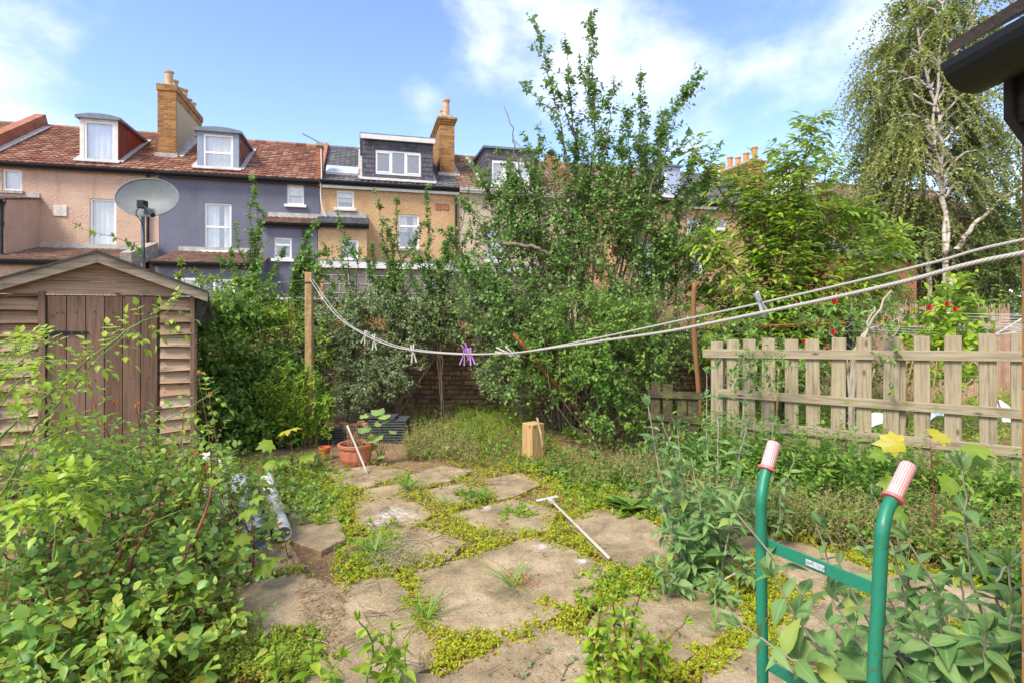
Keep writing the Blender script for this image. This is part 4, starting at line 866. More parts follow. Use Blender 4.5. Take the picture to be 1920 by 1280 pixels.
def gripm():
    m, nt, N, L, b = mat('checked_grip'); u = N.new('ShaderNodeUVMap')
    c = N.new('ShaderNodeTexChecker'); c.inputs['Scale'].default_value = 1; mp = N.new('ShaderNodeMapping'); mp.inputs['Scale'].default_value = (1, 1, 1); L.new(u.outputs[0], mp.inputs[0]); L.new(mp.outputs[0], c.inputs[0])
    sp = N.new('ShaderNodeSeparateXYZ'); L.new(u.outputs[0], sp.inputs[0]); outs = []
    for i in (0, 1):
        f = N.new('ShaderNodeMath'); f.operation = 'FRACT'; L.new(sp.outputs[i], f.inputs[0]); l_ = N.new('ShaderNodeMath'); l_.operation = 'GREATER_THAN'; l_.inputs[1].default_value = .32; L.new(f.outputs[0], l_.inputs[0]); outs.append(l_.outputs[0])
    mu = N.new('ShaderNodeMath'); mu.operation = 'MULTIPLY'; L.new(outs[0], mu.inputs[0]); L.new(outs[1], mu.inputs[1])
    n = N.new('ShaderNodeTexNoise'); n.inputs['Scale'].default_value = 30; n.inputs['Detail'].default_value = 5; t = N.new('ShaderNodeTexCoord'); L.new(t.outputs['Object'], n.inputs[0])
    rr = ramp(N, [(.4, (.78, .68, .66)), (.7, (.7, .52, .5))]); L.new(n.outputs['Fac'], rr.inputs[0])
    mx = N.new('ShaderNodeMix'); mx.data_type = 'RGBA'; L.new(mu.outputs[0], mx.inputs[0]); mx.inputs[6].default_value = (.62, .20, .19, 1); L.new(rr.outputs[0], mx.inputs[7])
    L.new(mx.outputs[2], b.inputs['Base Color']); b.inputs['Roughness'].default_value = .55
    bp = N.new('ShaderNodeBump'); bp.inputs['Strength'].default_value = .5; bp.inputs['Distance'].default_value = .002; L.new(mu.outputs[0], bp.inputs['Height']); L.new(bp.outputs[0], b.inputs['Normal'])
    return m
M['grip'] = gripm(); M['gripend'] = plain('red_grip_rubber', (.62, .16, .15), .5, var=.1); M['rubber'] = plain('black_rubber', (.02, .02, .022), .6, var=.3)
polesb = []
for pts, dtop, dbot in (([(1451, 832), (1444, 856), (1437, 880), (1431, 906), (1427.5, 935), (1427, 970), (1428, 1100), (1430, 1280), (1431, 1470)], 1.76, 1.70),
                        ([(1703, 873), (1688, 906), (1673, 935), (1662, 958), (1655, 990), (1652, 1030), (1647, 1130), (1639, 1280), (1631, 1560)], 1.49, 1.42)):
    n = len(pts); w_ = [P(x, y, dtop + (dbot - dtop) * min(1, i / 4)) - O for i, (x, y) in enumerate(pts)]
    w_[-1].z = .02 if w_[-1].z > .02 else w_[-1].z
    w_ = [p for p in w_ if p.z > .01]; w_.append(Vector((w_[-1].x, w_[-1].y, .01)))
    cv = smooth_curve(w_, 6); MB().tube(cv, .0165, 16).build('upright', M['green'], ht, smooth=True); polesb.append(w_)
    a, b_ = w_[0], w_[2]; ax = (b_ - a); ln = ax.length; k = 14; gp = MB(); nn = 20
    # ridged sleeve
    x = ax.normalized(); pts_ = [a - x * .006 + ax * (i / k) * 1.0 for i in range(k + 1)]
    gp.tube(pts_, [.0165] + [.0198] * (k - 1) + [.0198], nn)
    for i in range(k):
        for q in range(nn): gp.uv[i * nn + q] = [(i * 1.35, q), (i * 1.35, q + 1), (i * 1.35 + 1.35, q + 1), (i * 1.35 + 1.35, q)]
    gr = gp.build('grip', M['grip'], ht, smooth=True)
    MB().tube([b_ - x * .006, b_ + x * .001], .0255, 20).build('flange', M['gripend'], gr)
def crossbar(y_l, y_r, name='crossbar', up=True):
    a = P(1437, y_l, 1.70) - O; b_ = P(1648, y_r, 1.42) - O
    return MB().bar(a, b_, .004, .036).build(name, M['green'], ht, bevel=.001)
crossbar(1020, 1107); crossbar(1243, 1370); crossbar(1420, 1600)
a0_ = P(1437, 1020, 1.70) - O; b0_ = P(1648, 1107, 1.42) - O; nv_ = Vector((-.0045, -.0035, 0)); a = a0_.lerp(b0_, .40) + nv_; b_ = a0_.lerp(b0_, .57) + nv_
pl = MB().bar(a, b_, .003, .018).build('label_plate', plain('scuffed_silver_label', (.36, .37, .37), .45, var=.55, scale=160), ht, bevel=.001)
L0, R0 = polesb[0][-1], polesb[1][-1]; bk = Vector((.85, .53, 0)); wd_ = (R0 - L0)
MB().bar(L0 - wd_ * .12 + Vector((-.1, -.07, .012)), R0 + wd_ * .12 + Vector((-.1, -.07, .012)), .2, .006).build('toe_plate', M['green'], ht)
MB().tube([L0 - wd_ * .35 + bk * .1 + Vector((0, 0, .13)), R0 + wd_ * .35 + bk * .1 + Vector((0, 0, .13))], .01, 8).build('axle', M['lead'], ht)
for c_, s_ in ((L0 - wd_ * .3, -1), (R0 + wd_ * .3, 1)):
    c_ = c_ + bk * .1 + Vector((0, 0, .13)); x = wd_.normalized()
    wh = MB().tube([c_ - x * .03, c_ - x * .015, c_ + x * .015, c_ + x * .03], [.105, .128, .128, .105], 28).build('wheel', M['rubber'], ht, smooth=False)
    MB().tube([c_ - x * .034, c_ + x * .034], .06, 20).build('hub', M['gripend'], wh)
# black sleeved bar lying down behind the truck
p0 = P(1622, 1193, 1.72); p1 = P(1700, 1248, 1.66); q = (p1 - p0); e = p1 + q * 4.2
bb = empty('sleeved_bar', (0, 0, 0), 0, 'black foam sleeved bar slanting to the ground behind the green sack truck', 'bar')
MB().tube([p0 - q * .02, p0, p0 + q * .33], [.014, .022, .022], 16).build('end_sleeve', M['rubber'], bb)
MB().tube([p0 + q * .33, p0 + q * .62], .013, 12).build('tube', M['iron'], bb)
MB().tube([p0 + q * .6, p0 + q * 1.35], .027, 16).build('foam_sleeve', M['rubber'], bb)
dn = p0 + q * 1.33; MB().tube(smooth_curve([dn, dn + q * .6, Vector((dn.x + .35, dn.y - .05, .2)), Vector((dn.x + .42, dn.y - .05, .02))]), .013, 10).build('tube', M['iron'], bb)

# ================================================================ CLOTHES POST, LINE, PEGS
M['postwood'] = wood_mat('lichened_post', [(.36, .23, .10)], dark=(.22, .10, .03), grain=10, lichen=((.42, .38, .22), 22, .5))
cp = empty('clothes_post', (P(580, 520, 7).x, 7, 0), 0, 'tall lichened wooden clothes post holding the washing line', 'post')
MB().box((0, 0, P(580, 511, 7).z / 2), (.043, .043, P(580, 511, 7).z / 2)).build('shaft', M['postwood'], cp, bevel=.006)
MB().tube([(-.07, -.05, 2.0), (.07, -.05, 2.0)], .006, 6).build('nail', M['iron'], cp)
M['rope'] = None
def ropem():
    m, nt, N, L, b = mat('grey_washing_line'); u = N.new('ShaderNodeUVMap'); mp = N.new('ShaderNodeMapping'); mp.inputs['Scale'].default_value = (60, 3, 1); L.new(u.outputs[0], mp.inputs[0])
    wv = N.new('ShaderNodeTexWave'); wv.bands_direction = 'DIAGONAL'; wv.inputs['Scale'].default_value = 1.2; wv.inputs['Distortion'].default_value = .4; L.new(mp.outputs[0], wv.inputs[0])
    r = ramp(N, [(.0, (.30, .28, .24)), (.6, (.5, .47, .42))]); L.new(wv.outputs['Fac'], r.inputs[0]); L.new(r.outputs[0], b.inputs['Base Color']); b.inputs['Roughness'].default_value = .8
    bp = N.new('ShaderNodeBump'); bp.inputs['Strength'].default_value = .6; bp.inputs['Distance'].default_value = .002; L.new(wv.outputs['Fac'], bp.inputs['Height']); L.new(bp.outputs[0], b.inputs['Normal'])
    return m
M['rope'] = ropem()
def rp(t, h): return Vector((-2.50 + 3.83 * t, 6.95 - 6.65 * t, h))
def at_px(px, py, off=0):
    k = (px - 960) / F; t = (k * 6.95 + 2.50) / (3.83 + k * 6.65); p = rp(t, 0); p.z = HC + (HY - py) / F * p.y; return p
lineA = [(582, 525), (612, 570), (640, 600), (668, 619), (700, 636), (740, 650), (785, 658), (830, 662), (880, 664), (930, 663), (970, 661), (1050, 650), (1150, 636), (1260, 620), (1400, 592), (1550, 561), (1700, 527), (1920, 474)]
A = [at_px(*q) for q in lineA]; A.append(rp(.957, 1.765)); 
lineB = [(584, 524), (622, 578), (655, 610), (700, 633), (745, 649), (800, 658), (850, 662), (905, 664), (960, 662), (1040, 649), (1150, 627), (1290, 597), (1430, 567), (1600, 528), (1760, 489), (1920, 448)]
B = [at_px(*q) + Vector((.01, .015, 0)) for q in lineB]; B.append(rp(.957, 1.80))
cl_ = empty('washing_line', (0, 0, 0), 0, 'long sagging grey rope washing line strung from the post to the house', 'washing line')
def rope(pts, r, name):
    c = smooth_curve(pts, 5); mb = MB().tube(c, r, 8, False)
    d = 0
    for i in range(len(c) - 1):
        l = (c[i + 1] - c[i]).length
        for k in range(8): mb.uv[i * 8 + k] = [(d, k / 8), (d, (k + 1) / 8), (d + l, (k + 1) / 8), (d + l, k / 8)]
        d += l
    return mb.build(name, M['rope'], cl_, smooth=True)
rope(A, .0047, 'rope'); rope(B, .0032, 'rope')
MB().tube([rp(.957, 1.75), rp(.957, 1.82), rp(.957, 1.82) + Vector((.08, 0, 0))], .005, 6).build('wall_hook', M['iron'], cl_)
def peg(p, col, ang, yaw, s=1.0, label=None):
    e = empty('clothes_peg', p, 0, label, 'clothes peg', 'pegs on the washing line'); e.rotation_euler = (0, ang, yaw)
    for sg in (-1, 1):
        MB().prism([Vector((sg * .002, -.004, .028)) * s, Vector((sg * .009, -.004, .03)) * s, Vector((sg * .004, -.004, -.0)) * s, Vector((sg * .013, -.004, -.045)) * s, Vector((sg * .007, -.004, -.046)) * s, Vector((sg * .0008, -.004, -.002)) * s], (0, .009 * s, 0)).build('prong', col, e)
    MB().tube([Vector((-.006, -.0055, .004)) * s, Vector((.006, -.0055, .004)) * s], .0016 * s, 6).build('spring', M['lead'], e)
mw = plain('ivory_peg_plastic', (.62, .58, .5), .5, var=.15, scale=60); ml = plain('lilac_peg_plastic', (.42, .22, .52), .45, var=.2, scale=60); mg = plain('grey_peg_plastic', (.5, .52, .53), .5, var=.1)
for x, y, ang, lb, s in ((684, 628, .25, 'ivory plastic peg, first from the clothes post of the pegs hanging by the plum leaves', 1.5), (701, 637, -.05, 'splayed ivory peg on the washing line, second from the clothes post', 1.7), (774, 658, -.1, 'ivory peg hanging open on the lowest stretch of line left of the lilac pegs', 1.6)):
    peg(at_px(x, y) + Vector((0, 0, -.004)), mw, ang, .2, s, lb)
for i, (x, y, ang, yaw) in enumerate(((870, 665, .2, .1), (875, 662, 2.7, .5), (880, 664, -.25, -.3))):
    peg(at_px(x, y) + Vector((.004 * i, -.004 * i, 0)), ml, ang, yaw, 1.25, ['lilac peg at the left of the tangled lilac bunch', 'lilac peg pointing upwards in the tangled lilac bunch', 'lilac peg at the right of the tangled lilac bunch'][i])
peg(at_px(948, 661), mw, 1.9, 0, 1.1, 'white peg lying flat along the rope just right of the lilac pegs'); peg(at_px(962, 664), mw, 2.15, .3, 1.1, 'second flat white peg, its end dropping below the rope right of the lilac pegs')
peg(at_px(1425, 566), mg, -.5, .3, .9, 'grey peg tilted on the upper rope in front of the elder')

# ================================================================ FLOWER POT AND THINGS AROUND IT
M['terra'] = plain('terracotta_plastic', (.50, .18, .10), .55, var=.14, scale=9, bump=.1)
gp = G(667, 872); pot = empty('flower_pot', gp, 0, 'ribbed terracotta pot holding dead plants, with a pale stick leaning on its front', 'plant pot')
pr = MB(); n = 48; prof = [(.105, 0), (.13, .02), (.155, .08), (.165, .16), (.166, .2), (.184, .205), (.188, .235), (.178, .24), (.165, .235), (.155, .2)]
for r, z in prof:
    for k in range(n): a = 2 * math.pi * k / n; rr = r * (1 + (.016 * (1 if (k // 2) % 2 else -1) if .02 < z < .2 and r > .13 and z != .2 else 0)); pr.v.append(Vector((rr * math.cos(a), rr * math.sin(a), z)))
for i in range(len(prof) - 1):
    for k in range(n): j = (k + 1) % n; pr.f.append([i * n + k, i * n + j, (i + 1) * n + j, (i + 1) * n + k]); pr.uv.append([(0, 0)] * 4)
pr.f.append(list(range(n))[::-1]); pr.uv.append([(0, 0)] * n)
pr.build('pot', M['terra'], pot)
MB().lathe([(.155, .19), (.1, .2), (.02, .205)], n=20).build('compost', plain('compost', (.07, .045, .03), .95, var=.5, scale=30, bump=.8), pot)
sp = G(582 + 18, 862); smp = empty('small_pot', G(609, 858), 0, 'small orange plastic pot half hidden beside the big terracotta pot', 'plant pot')
MB().lathe([(.045, 0), (.06, .1), (.066, .1), (.066, .125), (.055, .125), (.05, .09)], n=24).build('pot', plain('orange_plastic', (.55, .14, .04), .5, var=.1), smp)
M['bleached'] = wood_mat('bleached_stick', [(.5, .45, .36), (.56, .5, .42)], dark=(.3, .24, .17), grain=30)
def stick(name, pts, r, m, label, cat='stick', group=None, n=7):
    o = MB().tube(smooth_curve(pts, 4) if len(pts) > 2 else pts, r, n).build(name, m, None, smooth=True); return props(o, label, cat, group)
a = P(651, 797, 5.75); b_ = G(690, 890, .02); stick('leaning_stick', [a, a.lerp(b_, .5), b_], .011, M['bleached'], 'pale wooden stick leaning against the front of the ribbed terracotta pot')
# stacked slates / black corrugated sheets behind the pot
sk_ = empty('slate_stack', (0, 0, 0), 0, 'low stack of dark ridged roofing tiles with brick rubble on top behind the pot', 'tile stack')
M['dkslate'] = plain('dark_plastic_slat', (.06, .06, .062), .6, var=.35, scale=14)
c0 = G(672, 838); sm_ = MB()
for k in range(6): sm_.box((c0.x - .22 + random.uniform(-.01, .01), c0.y + .32, .02 + k * .032), (.32, .14, .011))
for k in range(9): sm_.box((c0.x + .30 + random.uniform(-.006, .006), c0.y + .34, .02 + k * .033), (.24, .15, .011))
sm_.build('slats', M['dkslate'], sk_, bevel=.003)
MB().box((c0.x - .22, c0.y + .34, .095), (.27, .11, .095)).box((c0.x + .3, c0.y + .36, .145), (.2, .11, .145)).build('core', M['rubber'], sk_)
rb = MB()
for k in range(9): rb.box((c0.x - .42 + k * .075, c0.y + .26 + random.uniform(-.04, .05), .215 + random.uniform(-.01, .02)), (.05, .045, random.uniform(.018, .03)), Matrix.Rotation(random.uniform(-.5, .5), 3, 'Z'))
rb.build('rubble', M['oldbrick'], sk_, bevel=.008)
MB().box((c0.x + .2, c0.y + .3, .325), (.2, .12, .014), Matrix.Rotation(.05, 3, 'Y')).build('slate', M['dkslate'], sk_)
# wooden block standing on the paving
M['block_wood'] = wood_mat('sawn_timber_block', [(.50, .32, .14)], dark=(.4, .22, .09), grain=16)
gb_ = G(1000, 868); wb = MB(); Rb = Matrix.Rotation(R(38), 3, 'Z'); hz = .21
wb.box((gb_.x, gb_.y + .08, hz), (.085, .085, hz), Rb)
props(wb.build('timber_block', M['block_wood'], None, bevel=.004), 'pale sawn timber block standing upright at the edge of the paving', 'timber block')
a = G(1040, 865); stick('stake', [P(1007, 783, gb_.y + .02), P(1014, 812, gb_.y - .1), P(1018, 842, gb_.y - .14)], [.012, .011, .010] if False else .012, M['postwood'], 'short broken stake leaning on the pale timber block', 'stake')
M['rust'] = rustm
a = P(963, 626, 6.7); b_ = P(1036, 712, 6.9); e_ = a + (b_ - a) * 2.35; e_.z = max(e_.z, 0.02)
stick('rusty_bar', [a, b_, e_], .018, M['rust'], 'rusty iron bar slanting down to the right through the plum shrub', 'bar')
stick('rusty_stake', [P(1302, 530, 5.9), P(1300, 580, 5.9), P(1303, 650, 5.9), P(1309, 720, 5.9), P(1313, 790, 5.9), P(1316, 880, 5.9)], .026, wood_mat('red_brown_stake', [(.26, .12, .055)], dark=(.14, .06, .03), grain=14), 'tall red brown stake standing in front of the left end of the picket fence', 'stake')
# ================================================================ BROOM HANDLE, PIPES, DEBRIS
bh = empty('broom', (0, 0, 0), 0, 'old white broom head and long bleached handle lying on the paving', 'broom')
a = G(1034, 938, .09); b_ = G(1143, 1046, .05); MB().tube(smooth_curve([a, a.lerp(b_, .4), a.lerp(b_, .45), a.lerp(b_, .7), b_], 4), [.009] * 9 + [.011] * 8, 9).build('handle', M['bleached'], bh, smooth=True)
a = G(1006, 938, .06); b_ = G(1046, 930, .06); wp = plain('white_plastic', (.5, .48, .42), .5, var=.3, scale=30)
MB().bar(a, b_, .035, .018).build('head', wp, bh, bevel=.008)
MB().tube([a.lerp(b_, .55), G(1036, 940, .085)], .017, 10).build('socket', wp, bh)
M['pvc'] = plain('dirty_white_pipe', (.6, .59, .57), .35, var=.2, scale=8)
def pipe_thing(a, b_, r, label, m):
    o = empty('drain_pipe', a, 0, label, 'pipe', 'lengths of pipe dumped beside the shed'); d = Vector(b_) - Vector(a); mb = MB(); x = d.normalized(); n = 22
    side = x.cross(Vector((0, 0, 1))).normalized(); up = side.cross(x)
    for rr in (r, r * .9):
        for t in (0, 1):
            for k in range(n): q = 2 * math.pi * k / n; mb.v.append(d * t + (side * math.cos(q) + up * math.sin(q)) * rr)
    for k in range(n):
        j = (k + 1) % n
        for f in ([k, j, n + j, n + k], [2 * n + j, 2 * n + k, 3 * n + k, 3 * n + j], [k, 2 * n + k, 2 * n + j, j], [n + j, 3 * n + j, 3 * n + k, n + k]): mb.f.append(f); mb.uv.append([(0, 0)] * 4)
    mb.build('tube', m, o); MB().tube([d * .9, d * .93], r * 1.06, n).build('collar', m, o)
pipe_thing(G(500, 895, .12), G(532, 1000, .09), .052, 'white plastic pipe lying nearest the paving beside the shed', M['pvc'])
pipe_thing(G(448, 905, .16), G(482, 1010, .10), .085, 'fat pale grey plastic pipe lying left of the white pipe', plain('pale_grey_pipe', (.42, .47, .52), .4, var=.15, scale=6))
pipe_thing(G(486, 905, .10), G(514, 995, .08), .03, 'thin brown pipe between the grey and white pipes', plain('brown_pipe', (.26, .2, .16), .5))
pk = MB(); pk.bar(G(385, 850, .3), G(403, 975, .05), .09, .03, (0, -.3, 1)); pk.bar(G(412, 860, .3), G(424, 985, .05), .08, .028, (0, -.3, 1))
props(pk.build('planks', wood_mat('pale_offcut', [(.5, .44, .38), (.56, .52, .46)], dark=(.35, .28, .22)), None, bevel=.003), 'pair of pale planks propped beside the shed corner behind the bushes', 'planks')
c_ = G(637, 1172); props(MB().lathe([(.02, 0), (.021, .012), (.016, .016)], c_ + Vector((0, 0, .005)), 18).build('bottle_cap', plain('blue_plastic', (.01, .03, .42), .3), None, smooth=False), 'bright blue bottle cap lying on the bare soil', 'bottle cap')
M['litterw'] = plain('white_litter', (.62, .64, .68), .5, var=.15, scale=20)
def rag(c, w_, h, label, name, cat, m, n=9):
    mb = MB(); ph = [random.uniform(0, 6) for _ in range(4)]
    def q(i, j): x, y = (i / n - .5) * w_, (j / n - .5) * h; return c + Vector((x + .02 * math.sin(y * 20 + ph[0]), y * .5 + .03 * math.sin(x * 14 + ph[1]), abs(y) * .3 + .06 * abs(math.sin(x * 9 + ph[2])) + .05 * abs(math.sin(y * 12 + ph[3] + x * 6)) + (y + h / 2) * .8))
    for side in (0, .004):
        for i in range(n):
            for j in range(n): mb.poly([q(i, j) + Vector((0, side, 0)), q(i + 1, j) + Vector((0, side, 0)), q(i + 1, j + 1) + Vector((0, side, 0)), q(i, j + 1) + Vector((0, side, 0))])
    return props(mb.build(name, m, None), label, cat)
rag(P(1893, 812, 5.3), .24, .22, 'crumpled white sack behind the picket fence near the right edge', 'white_sack', 'sack', M['litterw'])
rag(P(1645, 815, 5.6), .3, .14, 'crumpled pale sheet on the ground behind the middle of the picket fence', 'plastic_sheet', 'plastic sheet', M['litterw'])
rag(P(1760, 802, 5.5), .3, .12, 'blue and white crumpled bag behind the picket fence right of the maple seedling', 'carrier_bag', 'bag', plain('blue_white_bag', (.4, .5, .62), .5, var=.5, scale=14))

# ================================================================ NEIGHBOUR'S GARDEN
nf = empty('boundary_fence', (0, 0, 0), 0, 'pale slatted fence panels at the far side of the neighbouring garden', 'fence')
sl = MB(); M['lapboard'] = wood_mat('lap_board', [(.34, .26, .18), (.28, .21, .14), (.4, .31, .22)], dark=(.14, .1, .07))
x = 6.6
while x < 14:
    for k in range(11): sl.box((x + .9, 10.8 - .012 * (k % 2), .08 + k * .13), (.88, .009, .068), Matrix.Rotation(R(4), 3, 'X'))
    x += 1.83
sl.build('panel', M['lapboard'], nf); 
for k in range(5): MB().box((6.58 + 1.83 * k, 10.77, .78), (.04, .05, .78)).build('post', M['lapboard'], nf)
rs = empty('reed_screen', (0, 0, 0), 0, 'pinkish brown reed screen standing beyond the bean plants', 'screen'); rb2 = MB(); x = 6.3
while x < 8.8: rb2.tube([(x, 9.9, 0), (x + random.uniform(-.02, .02), 9.9, 1.72 + random.uniform(-.06, .08))], .009, 4); x += .021
rb2.build('reeds', island_mat('reed', [(.42, .25, .17), (.55, .38, .27), (.36, .2, .14)], bump=0), rs); MB().tube([(6.3, 9.88, 1.3), (8.8, 9.88, 1.32)], .01, 5).build('wire', M['lead'], rs)
# rotary airer
ra_ = empty('rotary_airer', (P(1862, 600, 7.4).x, 7.4, 0), 0, 'rotary clothes airer with rusty pole and sagging white lines beyond the fence', 'clothes airer')
M['airer'] = plain('airer_tube', (.6, .56, .5), .5, var=.2)
MB().tube([(0, 0, 0), (0, 0, 1.5)], .02, 8).build('pole', M['rust'], ra_); ends = []
for k in range(4):
    a = R(30 + 90 * k); e_ = Vector((math.cos(a) * 1.25, math.sin(a) * 1.25, 1.62)); ends.append(e_); MB().tube([(0, 0, 1.32), e_], .011, 6).build('arm', M['airer'], ra_)
ln = MB()
for f in (.4, .52, .64, .76, .88, 1.0):
    for k in range(4):
        a, b_ = Vector((0, 0, 1.32)).lerp(ends[k], f), Vector((0, 0, 1.32)).lerp(ends[(k + 1) % 4], f); m_ = (a + b_) / 2 - Vector((0, 0, .035)); ln.tube([a, m_, b_], .0035, 4)
ln.build('line', M['airer'], ra_)
# second set of lines, running off left to a black post
bp_ = empty('line_post', (P(1592, 620, 6.6).x, 6.6, 0), 0, 'dark post with a rusty horizontal rod behind the picket fence', 'post')
MB().tube([(0, 0, 0), (0, 0, 1.56)], .03, 8).build('post', M['iron'], bp_); MB().tube([(0, 0, 1.5), (-1.0, .3, 1.46)], .012, 6).build('rod', M['rust'], bp_)
wl_ = MB()
for k in range(4): wl_.tube(smooth_curve([Vector((P(1600, 600, 6.6).x, 6.6, 1.5 - .03 * k)), Vector((5.2, 6.9, 1.44 - .03 * k)), Vector((7.0, 7.2, 1.47 - .035 * k))], 4), .0035, 4)
props(wl_.build('white_lines', M['airer'], None), 'set of thin white washing lines crossing the neighbouring garden', 'washing line')
for i, (xa, ya, xb, yb) in enumerate(((1690, 800, 1697, 706), (1682, 780, 1716, 660), (1742, 760, 1760, 650), (1700, 770, 1722, 650), (1845, 690, 1880, 780), (1612, 790, 1640, 690), (1452, 800, 1460, 690), (1560, 780, 1600, 660))):
    r = .02 if i == 0 else .008
    o_ = stick('garden_cane', [P(xa, ya + 30, 5.2), P((xa + xb) / 2 + 2, (ya + yb) / 2, 5.2), P(xb, yb, 5.2)], r, M['postwood'], None)
    props(o_, ['thick upright cane just behind the middle of the picket fence', 'thin cane leaning right, nearest the thick cane', 'thin cane behind the picket left of the maple seedling', 'thin cane rising beside the thick cane', 'thin cane leaning left near the right end of the fence', 'thin cane leaning right behind the fence centre', 'thin cane near the left end of the picket fence', 'long thin cane leaning right between two fence pickets'][i], 'cane', 'canes in the neighbouring garden')
# ================================================================ THE HOUSE WE STAND AT (right edge)
oh = empty('rear_wing', (0, 0, 0), 0, 'brick corner of the near house with black gutter, eaves tiles and bargeboard', 'house')
wx = 1.17; wy = (wx) / ((1916 - 960) / F); gz = 2.08
wv = MB(); wv.box((wx + 1.2, wy - 2.5, gz / 2 + .05), (1.2, 2.5, gz / 2 + .05)); wv.build('wall', M['chimbrick'], oh)
ga = P(1768, 118, 1.2); gdir = Vector((.0, -1, 0.0)); rr = .066
gu = MB(); n = 14
for t in (0, 4.5):
    for rad in (rr, rr * .9):
        for k in range(n + 1): q = math.pi + math.pi * k / n; gu.v.append(ga + gdir * t + Vector((rr + rad * math.cos(q), 0, rad * math.sin(q))))
m_ = n + 1
for k in range(n):
    gu.f += [[k, k + 1, 2 * m_ + k + 1, 2 * m_ + k], [m_ + k + 1, m_ + k, 3 * m_ + k, 3 * m_ + k + 1], [k, m_ + k, m_ + k + 1, k + 1]]; gu.uv += [[(0, 0)] * 4] * 3
gu.f += [[0, 2 * m_, 3 * m_, m_], [n, m_ + n, 3 * m_ + n, 2 * m_ + n]]; gu.uv += [[(0, 0)] * 4] * 2
g_o = gu.build('gutter', M['gutter'], oh)
ec = MB(); ec.prism([ga + Vector((rr + rr * math.cos(math.pi + math.pi * k / n), 0, rr * math.sin(math.pi + math.pi * k / n))) for k in range(n + 1)], (0, .004, 0)); ec.build('stop_end', M['gutter'], g_o)
for t in (.34, 1.1, 1.9):
    c_ = ga + gdir * t + Vector((rr, 0, 0)); bk_ = MB(); pts = [c_ + Vector((math.cos(math.pi + math.pi * k / n) * (rr + .006), 0, math.sin(math.pi + math.pi * k / n) * (rr + .006))) for k in range(n + 1)]
    pts2 = [c_ + Vector((math.cos(math.pi + math.pi * k / n) * (rr - .001), 0, math.sin(math.pi + math.pi * k / n) * (rr - .001))) for k in range(n + 1)][::-1]
    bk_.prism(pts + pts2, (0, -.035, 0)); bk_.build('gutter_bracket', M['gutter'], g_o)
M['fasc'] = wood_mat('dirty_fascia', [(.035, .031, .028)], dark=(.012, .011, .01)); fx = ga.x + 2 * rr + .012
yb = ga.y - .02
MB().box((fx + .012, yb - 2.2, ga.z - .05), (.012, 2.2, .085)).build('fascia', M['fasc'], oh)
# soffit runs in to the wall, bargeboard closes the verge with a sloping foot
so = MB(); so.prism([(fx + .024, yb, ga.z - .10), (wx + .3, yb, ga.z - .10), (wx + .3, yb, ga.z - .085), (fx + .024, yb, ga.z - .085)], (0, -4, 0)); so.build('soffit', M['fasc'], oh)
ba = MB(); ba.prism([(fx - .01, yb + .003, ga.z - .12), (wx + .05, yb + .003, ga.z - .34), (wx + .5, yb + .003, ga.z - .2), (wx + .5, yb + .003, ga.z + .28), (fx - .01, yb + .003, ga.z + .04)], (0, .022, 0)); ba.build('bargeboard', M['fasc'], oh)
rt = MB(); 
for k in range(9):
    y_ = yb + .08 - k * .3; x0 = ga.x + rr * .9
    for j in range(4): c_ = Vector((x0 + .17 * j + .1, y_ - .15, ga.z + .112 + .095 * j)); rt.box(c_, (.115, .149, .011), Matrix.Rotation(-R(28), 3, 'Y'))
rt.build('roof_tiles', island_mat('dark_roof_tile', [(.11, .08, .065), (.16, .12, .1), (.09, .07, .06)], moss=((.12, .11, .09), 16, .55)), oh)
# ================================================================ PLANTS
def leaf_tpl(prof, fold=.12, curl=-.12, wav=0.0):
    """prof [(y, halfwidth)] between base and tip; returns verts, faces, mid attribute"""
    v = [(0, 0, 0)]; mid = [0.0]; f = []
    for y, w_ in prof:
        z = curl * y * y
        v += [(-w_, y, z + fold * w_ * 2 + wav * math.sin(y * 9)), (0, y, z), (w_, y, z + fold * w_ * 2 - wav * math.sin(y * 9))]; mid += [1.0, 0.0, 1.0]
    v.append((0, 1, curl)); mid.append(0.0); k = len(prof); e = len(v) - 1
    f += [(0, 2, 1), (0, 3, 2)]
    for i in range(k - 1): a = 1 + 3 * i; b = a + 3; f += [(a, a + 1, b + 1, b), (a + 1, a + 2, b + 2, b + 1)]
    a = 1 + 3 * (k - 1); f += [(a, a + 1, e), (a + 1, a + 2, e)]
    return np.array(v, np.float32), f, np.array(mid, np.float32)
def star_tpl(radii, z=.05):
    """lobed leaf (maple, ivy, mallow): outline by radii round the stalk end, stalk at origin"""
    n = len(radii); v = [(0, .38, 0)]; mid = [0.0]
    for i, r in enumerate(radii):
        a = -math.pi / 2 + 2 * math.pi * (i + .5) / n; v.append((r * math.cos(a) * .62, .38 + r * math.sin(a) * .62, z * r * (1 if i % 2 else -1) - .1 * r * r)); mid.append(1.0 if r < .8 else .12)
    return np.array(v, np.float32), [(0, 1 + i, 1 + (i + 1) % n) for i in range(n)], np.array(mid, np.float32)
